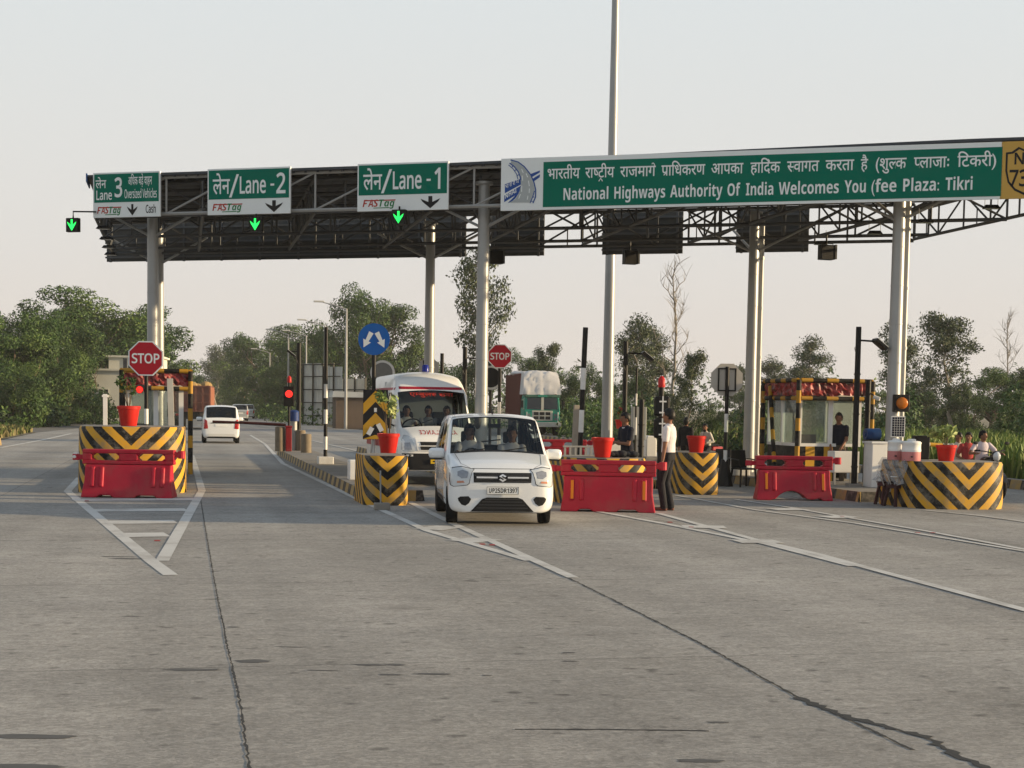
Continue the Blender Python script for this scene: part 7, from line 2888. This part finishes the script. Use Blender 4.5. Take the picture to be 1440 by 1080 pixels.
    return tb, cb, (M_PALEBARK if kind in ('gum', 'spray') else M_BARK)


def tree_proto(kind, seed):
    k = (kind, seed)
    if k not in TREE:
        tb, cb, bark = make_tree(kind, seed)
        TREE[k] = (tb.mesh('trunk', bark, True), cb.mesh('crown', M_EUC if kind in ('gum', 'spray') else M_LEAF) if cb else None)
    return TREE[k]


def tree(kind, seed, px, ytop, zd, wx, label, grp, py=600, rz=None, name=None):
    """ytop = photo row of the crown top, zd = distance; wx = spread relative to the kind"""
    p = P(px, py, zd)
    hgt = P(px, ytop, zd).z
    t = thing(name or {'gum': 'gum_tree', 'spray': 'young_tree', 'bare': 'bare_tree', 'bush': 'bushy_tree', 'broad': 'dense_tree'}[kind], label, 'tree', (p.x, p.y, -.05), rz if rz is not None else rnd.uniform(0, 6.28), grp)
    tm, cm = tree_proto(kind, seed)
    k = hgt / 9.8
    for nm, me in (('trunk', tm), ('crown', cm)):
        if me:
            o = bpy.data.objects.new(nm, me); COL.objects.link(o); o.parent = t
            o.scale = (k * wx, k * wx, k)
    return t


ORD = ['first', 'second', 'third', 'fourth', 'fifth', 'sixth', 'seventh', 'eighth', 'ninth', 'tenth', 'eleventh', 'twelfth', 'thirteenth', 'fourteenth', 'fifteenth', 'sixteenth', 'seventeenth', 'eighteenth', 'nineteenth', 'twentieth']
# left roadside mass (front edge, then taller ones behind)
LEFT = [('bush', 1, -45, 425, 104, 1.05), ('broad', 2, 5, 402, 112, 1.0), ('bush', 3, 42, 432, 104, .95), ('broad', 4, 78, 438, 118, 1.05), ('bush', 5, 30, 500, 96, 1.1), ('bush', 6, 84, 505, 106, 1.0),
        ('broad', 7, 128, 400, 128, 1.25), ('bush', 1, 108, 478, 116, .85), ('broad', 2, 178, 412, 140, 1.15), ('bush', 3, 222, 462, 160, 1.0), ('bush', 5, 238, 492, 178, .9), ('bush', 6, 258, 510, 200, .9), ('bush', 3, 60, 462, 110, 1.1), ('broad', 4, 158, 432, 133, 1.2), ('bush', 1, 205, 452, 150, 1.2), ('broad', 7, -15, 440, 100, 1.0)]
for i, (k, sd_, px, yt, zd, wx) in enumerate(LEFT):
    tree(k, sd_, px, yt, zd, wx, f'dense green tree, {ORD[i]} from the front in the mass left of the road' if i else 'dense green bush cut by the left edge of the photo', 'dense trees left of the road')
# trees behind the tin wall and down the far road
MID = [('bush', 1, 306, 496, 330, 1.0), ('gum', 8, 300, 492, 300, 1.6), ('bush', 3, 322, 520, 330, 1.2), ('broad', 2, 345, 470, 235, 1.0), ('broad', 4, 372, 462, 210, 1.05), ('bush', 5, 398, 470, 195, 1.1), ('broad', 7, 428, 452, 185, 1.0),
       ('bush', 6, 452, 446, 172, 1.05), ('broad', 2, 478, 432, 165, .95), ('broad', 4, 512, 402, 158, .80), ('broad', 7, 545, 424, 160, .85), ('bush', 1, 572, 466, 162, .95), ('bush', 3, 598, 498, 165, 1.0), ('bush', 5, 415, 500, 172, 1.2), ('bush', 6, 385, 512, 185, 1.3), ('bush', 1, 356, 530, 215, 1.4)]
for i, (k, sd_, px, yt, zd, wx) in enumerate(MID):
    tree(k, sd_, px, yt, zd, wx, f'dark leafy tree beyond the tin wall, {ORD[i]} outward from the distant road end', 'trees beyond the tin wall')
# behind the ambulance, lorry and mast
CEN = [('bush', 3, 618, 505, 158, 1.2), ('gum', 9, 681, 356, 112, .78), ('bush', 1, 655, 500, 140, .95), ('broad', 4, 740, 492, 140, .8), ('spray', 10, 768, 472, 128, .7), ('bush', 5, 800, 508, 132, .8), ('bush', 6, 832, 505, 128, .8), ('bush', 3, 860, 545, 100, 1.0), ('gum', 8, 898, 456, 112, 1.0), ('gum', 11, 915, 470, 118, 1.1), ('bush', 1, 888, 520, 104, .85),
       ('spray', 12, 966, 482, 66, .72), ('spray', 10, 938, 540, 62, 1.0), ('bush', 5, 1000, 555, 72, .8), ('bush', 3, 845, 580, 80, 1.1), ('bush', 6, 822, 560, 92, .9)]
for i, (k, sd_, px, yt, zd, wx) in enumerate(CEN):
    sp_ = {1: 'tall slim gum tree showing on both sides of the middle front column', 11: 'leaning young tree with drooping sprays between the bare tree and the pale octagonal sign'}.get(i)
    tree(k, sd_, px, yt, zd, wx, sp_ or f'leafy tree behind the middle toll lanes, {ORD[i]} counting along from the ambulance', 'trees behind the middle lanes')
tree('bare', 13, 945, 366, 84, .95, 'tall leafless tree with fine bare twigs right of the mast', 'leafless trees')
tree('bare', 14, 1414, 438, 118, .9, 'thin leafless tree rising over the wood at the far right edge', 'leafless trees')
# right hand wood and its taller gums
RIGHT = [('gum', 15, 1038, 520, 170, 1.2), ('bush', 1, 1050, 545, 150, 1.2), ('gum', 16, 1086, 512, 150, 1.5), ('gum', 11, 1135, 484, 135, 1.25), ('bush', 3, 1080, 560, 120, 1.2), ('bush', 5, 1120, 548, 125, 1.2), ('bush', 6, 1165, 545, 130, 1.2), ('gum', 8, 1195, 540, 170, 1.6),
         ('gum', 17, 1268, 462, 122, 1.15), ('bush', 1, 1232, 545, 130, 1.1), ('bush', 3, 1290, 548, 118, 1.1), ('gum', 18, 1338, 450, 104, 1.2), ('bush', 5, 1322, 538, 108, 1.0), ('broad', 7, 1392, 512, 112, 1.2), ('broad', 4, 1432, 515, 118, 1.2), ('bush', 6, 1362, 535, 104, 1.0), ('bush', 1, 1418, 545, 100, 1.0), ('gum', 9, 1300, 535, 110, 1.3), ('broad', 2, 1468, 505, 116, 1.2)]
for i, (k, sd_, px, yt, zd, wx) in enumerate(RIGHT):
    sp_ = {8: 'tall gum tree directly behind the right front column', 11: 'tall gum tree standing clear of the wood right of the right front column', 3: 'tallest gum tree above the toll booth roof'}.get(i)
    tree(k, sd_, px, yt, zd, wx, sp_ or f'green tree in the wood behind the field, {ORD[i]} from the pale octagonal sign', 'trees in the wood on the right')

# undergrowth that closes the foot of the tree lines
def thicket(name, label, pts, n, size, seed, rz=(1.0, 2.4), wid=2.0, mats_=None):
    q = random.Random(seed)
    bl = []
    for (xa, za), (xb, zb) in zip(pts, pts[1:]):
        a, c = P(xa, 600, za), P(xb, 600, zb)
        L = (c - a).length
        k = max(2, int(L / 1.6))
        for i in range(k):
            p = a.lerp(c, (i + q.random()) / k)
            h_ = q.uniform(*rz)
            bl.append((p.x + q.gauss(0, wid * .4), p.y + q.gauss(0, wid), h_ * .4, q.uniform(.9, 1.9), q.uniform(.9, 1.9), h_ * .65))
    b = MB()
    leafcloud(b, bl, n, size, seed, .5)
    tag(b.build(name, mats_ or M_LEAF), label, kind='stuff')


thicket('undergrowth', 'low green scrub under the trees left of the road', [(-70, 92), (40, 98), (100, 112), (122, 117)], 9000, .30, 21, (1.2, 3.2), 2.5)
thicket('undergrowth', 'low green scrub along the median and before the tin wall', [(345, 330), (360, 215), (405, 150), (440, 122), (530, 118), (640, 112)], 8000, .30, 22, (.8, 2.0), 1.5)
thicket('undergrowth', 'green scrub beyond the middle toll lanes', [(640, 125), (800, 122), (835, 84), (900, 68), (1000, 64), (1040, 62), (1075, 66)], 14000, .24, 23, (1.0, 2.6), 2.2)
thicket('undergrowth', 'dark scrub at the foot of the wood behind the field', [(1060, 80), (1150, 76), (1250, 74), (1340, 70), (1480, 66), (1700, 60)], 20000, .22, 24, (1.6, 3.4), 2.5)
thicket('undergrowth', 'hazy far tree line closing the horizon', [(250, 420), (330, 480), (480, 420), (640, 360), (800, 330), (1000, 300), (1200, 300), (1500, 300)], 9000, 1.1, 25, (7.0, 13.0), 6.0)

# ------------------------------------------------------------------ crop field and verge
def blades(name, label, area, n, hgt, seed, mats_, w_=.03):
    q = random.Random(seed)
    b = MB()
    for _ in range(n):
        p = area(q)
        h_ = hgt * q.uniform(.55, 1.15)
        a = q.uniform(0, 6.28)
        d = Vector((math.cos(a), math.sin(a), 0))
        l = Vector((q.gauss(0, .22), q.gauss(0, .22), 0)) * h_
        ww = w_ * q.uniform(.7, 1.6) * (1 + p.y / 60)
        m = q.choice((0, 1, 1, 2))
        b.add([p - d * ww, p + d * ww, p + d * ww * .8 + l * .35 + Vector((0, 0, h_ * .6)), p + l + Vector((0, 0, h_)), p - d * ww * .8 + l * .35 + Vector((0, 0, h_ * .6))], [(0, 1, 2, 3, 4)], m)
    tag(b.build(name, mats_), label, kind='stuff')


M_CROP = [mat('crop dark', (.07, .13, .02), .6, 0, .2, 2, spec=.25), mat('crop mid', (.13, .20, .035), .6, 0, .2, 2, spec=.25), mat('crop light', (.24, .28, .07), .6, 0, .2, 2, spec=.25)]
M_DRY = [mat('dry grass', (.13, .115, .045), .8, 0, .25, 2), mat('grass', (.075, .10, .025), .7, 0, .25, 2), mat('straw', (.20, .17, .08), .8, 0, .2, 2)]


def field_area(q):
    while True:
        s = 26 + 44 * q.random() ** 1.25
        v = q.uniform(20.2, 62)
        p = rd(v, s)
        if p.y > 20 and .20 < p.x / p.y < .56: return p


blades('crop', 'tall green crop standing in the field right of the plaza', field_area, 30000, 1.0, 31, M_CROP)


def field_area2(q):
    while True:
        s = 60 + 45 * q.random()
        v = q.uniform(20.2, 40)
        p = rd(v, s)
        if .07 < p.x / p.y < .24: return p


blades('rough_grass', 'rough grass between the plaza and the scrub behind the booth', field_area2, 7000, .9, 32, M_DRY[:2] + [M_CROP[1]])


def verge(q):
    while True:
        s = q.uniform(58, 112)
        v = -7.9 - 14 * q.random() ** 1.3
        if s > 84 and v > -7.6 - (s - 84) * .35: continue
        return rd(v, s)


blades('verge_grass', 'dry grass on the verge at the left road edge', verge, 9000, .38, 33, M_DRY)
M_VERGE = ground_material('verge soil', (.07, .062, .03), (.13, .10, .055), .9)
sheet('verge', [rpoly([(-7.62, 56), (-7.62, 84), (-10.5, 96), (-22, 108), (-40, 112), (-30, 56)])], M_VERGE, .015)
sheet('field_soil', [rpoly([(19.8, 18), (75, 18), (75, 110), (28.5, 110), (28.5, 84), (19.8, 84)])], ground_material('field soil', (.05, .06, .02), (.09, .085, .035), .8), -.02)
# white stones along the far side of the side road
q_ = random.Random(3)
for k, (px, py, zd, L_) in enumerate(((80, 586, 125, 1.1), (112, 586, 128, .5), (122, 585, 130, .7))):
    p = P(px, py, zd)
    t = thing('kerb_stone', ('long white painted kerb stone lying under the left trees, leftmost', 'short pale kerb stone beside the long one under the left trees', 'pinkish kerb stone nearest the white building')[k], 'kerb stone', (p.x, p.y, 0), .1)
    b = MB(); b.prism([(-L_, 0), (L_, 0), (L_ * .97, .42), (-L_ * .95, .5)], -.2, .2); b.build('stone', M_WPAINT, t, bevel=.05)

# ------------------------------------------------------------------ buildings and the tin wall
M_LIME = mat('lime wash', (.60, .58, .50), .85, 0, .08, 1.5, dirt=.2)
p = P(168, 590, 121)
t = thing('white_building', 'pale two storey building half hidden by trees left of the booth', 'building', (p.x, p.y, 0), AR * .6)
b = MB(); b.box(-2.6, 3.2, 0, 6, 0, 4.2); b.box(-.9, 3.2, .5, 6, 4.2, 5.3); b.build('wall', M_LIME, t)
b = MB(); b.box(-2.8, 3.4, -.25, 6.2, 4.201, 4.36); b.box(-1.1, 3.4, .3, 6.2, 5.301, 5.45); b.build('parapet', M_LIME, t)
for x, z in ((-1.25, 2.2), (2.3, 3.1), (.6, 4.75)):
    b = MB(); b.box(x - .42, x + .42, -.03 if z < 4.2 else .47, -.002 if z < 4.2 else .498, z - .65, z + .55); w_ = b.build('window', M_LIME, t)
    b = MB(); y0 = -.035 if z < 4.2 else .465
    for i in (-1, 1): b.box(x + i * .2 - .16, x + i * .2 + .16, y0 - .002, y0 + .004, z - .58, z + .48)
    b.build('pane', GL_D, w_)
b = MB(); b.box(.2, .9, -.02, -.002, 0, 2.1); b.build('door', M_BOARDBACK, t)
M_TIN = mat('tin sheet', (.46, .48, .48), .55, .35, .12, .6, dirt=.45)
a, c = P(427, 600, 128), P(515, 600, 122)
d = (c - a); d.z = 0
t = thing('tin_wall', 'tall grey tin sheet wall on a dark frame, left of the blue sign', 'fence', (a.x, a.y, 0), math.atan2(d.y, d.x))
L_ = d.length
for k, (x0, x1, z0, z1) in enumerate(((0, L_ * .28, .1, 5.2), (L_ * .285, L_ * .42, .1, 5.0), (L_ * .425, L_ * .62, .1, 4.9), (L_ * .625, L_ * .98, .1, 3.9))):
    b = MB()
    n = max(4, int((x1 - x0) / .18))
    vv = []
    for i in range(n + 1):
        x = x0 + (x1 - x0) * i / n
        vv += [(x, .03 * (i % 2), z0), (x, .03 * (i % 2), z1)]
    b.add(vv, [(2 * i, 2 * i + 2, 2 * i + 3, 2 * i + 1) for i in range(n)])
    b.build('tin_sheet', M_TIN if k < 3 else mat('tin warm', (.60, .55, .46), .55, .2, .12, .6, dirt=.35), t)
b = MB()
for i in range(7):
    x = L_ * i / 6
    b.box(x - .05, x + .05, -.16, -.06, 0, 5.2 if i < 4 else 4.0)
for z in (.8, 1.9, 3.0, 4.1, 5.1):
    b.box(0, L_ * (1 if z < 4 else .62), -.2, -.161, z - .04, z + .04)
b.build('frame', M_BLACK, t)
a = P(545, 600, 110)
t = thing('tin_shed', 'low brownish shed with a pale roof right of the tin wall, behind the hazard board', 'shed', (a.x - 1.2, a.y, 0), .2)
b = MB(); b.box(-2.6, 1.6, 0, 3, 0, 2.3); b.build('wall', mat('shed brown', (.12, .09, .07), .8, 0, .25, 2), t)
b = MB(); b.prism([(-2.9, 2.3), (1.9, 2.301), (1.8, 2.6), (-2.8, 2.75)], -.3, 3.2); b.build('roof', M_TIN, t)

# ------------------------------------------------------------------ street lamps along the median
def street_lamp(label, px, ytop, zd, arm):
    p = P(px, 600, zd)
    h_ = P(px, ytop, zd).z
    t = thing('street_lamp', label, 'street lamp', (p.x, p.y, 0), AR, 'street lamps along the median')
    b = MB()
    b.tube([(0, 0, 0), (0, 0, h_ * .6), (0, 0, h_)], [.12, .095, .065], 8); b.build('pole', M_STEEL, t, smooth=True)
    for s_ in ((-1,) if arm == 1 else (-1, 1)):
        b = MB(); b.tube([(0, 0, h_ - .05), (s_ * .8, 0, h_ + .22), (s_ * 1.7, 0, h_ + .40)], [.05, .045, .035], 6); b.build('arm', M_STEEL, t)
        b = MB(); b.box(s_ * 2.0 - .38, s_ * 2.0 + .38, -.14, .14, h_ + .40, h_ + .52); b.build('lamp_head', M_LAMPW, t, bevel=.03)


for i, (px, yt, zd) in enumerate(((486, 434, 109), (456, 458, 130), (430, 472, 150), (405, 470, 158), (379, 496, 191), (363, 506, 212), (349, 514, 235), (338, 524, 270), (331, 530, 300), (321, 540, 340))):
    street_lamp('nearest and tallest grey street lamp right of the black lamp pole' if i == 0 else f'grey street lamp along the median, {ORD[i]} from the nearest', px, yt, zd, 1)
bpy.context.view_layer.update()
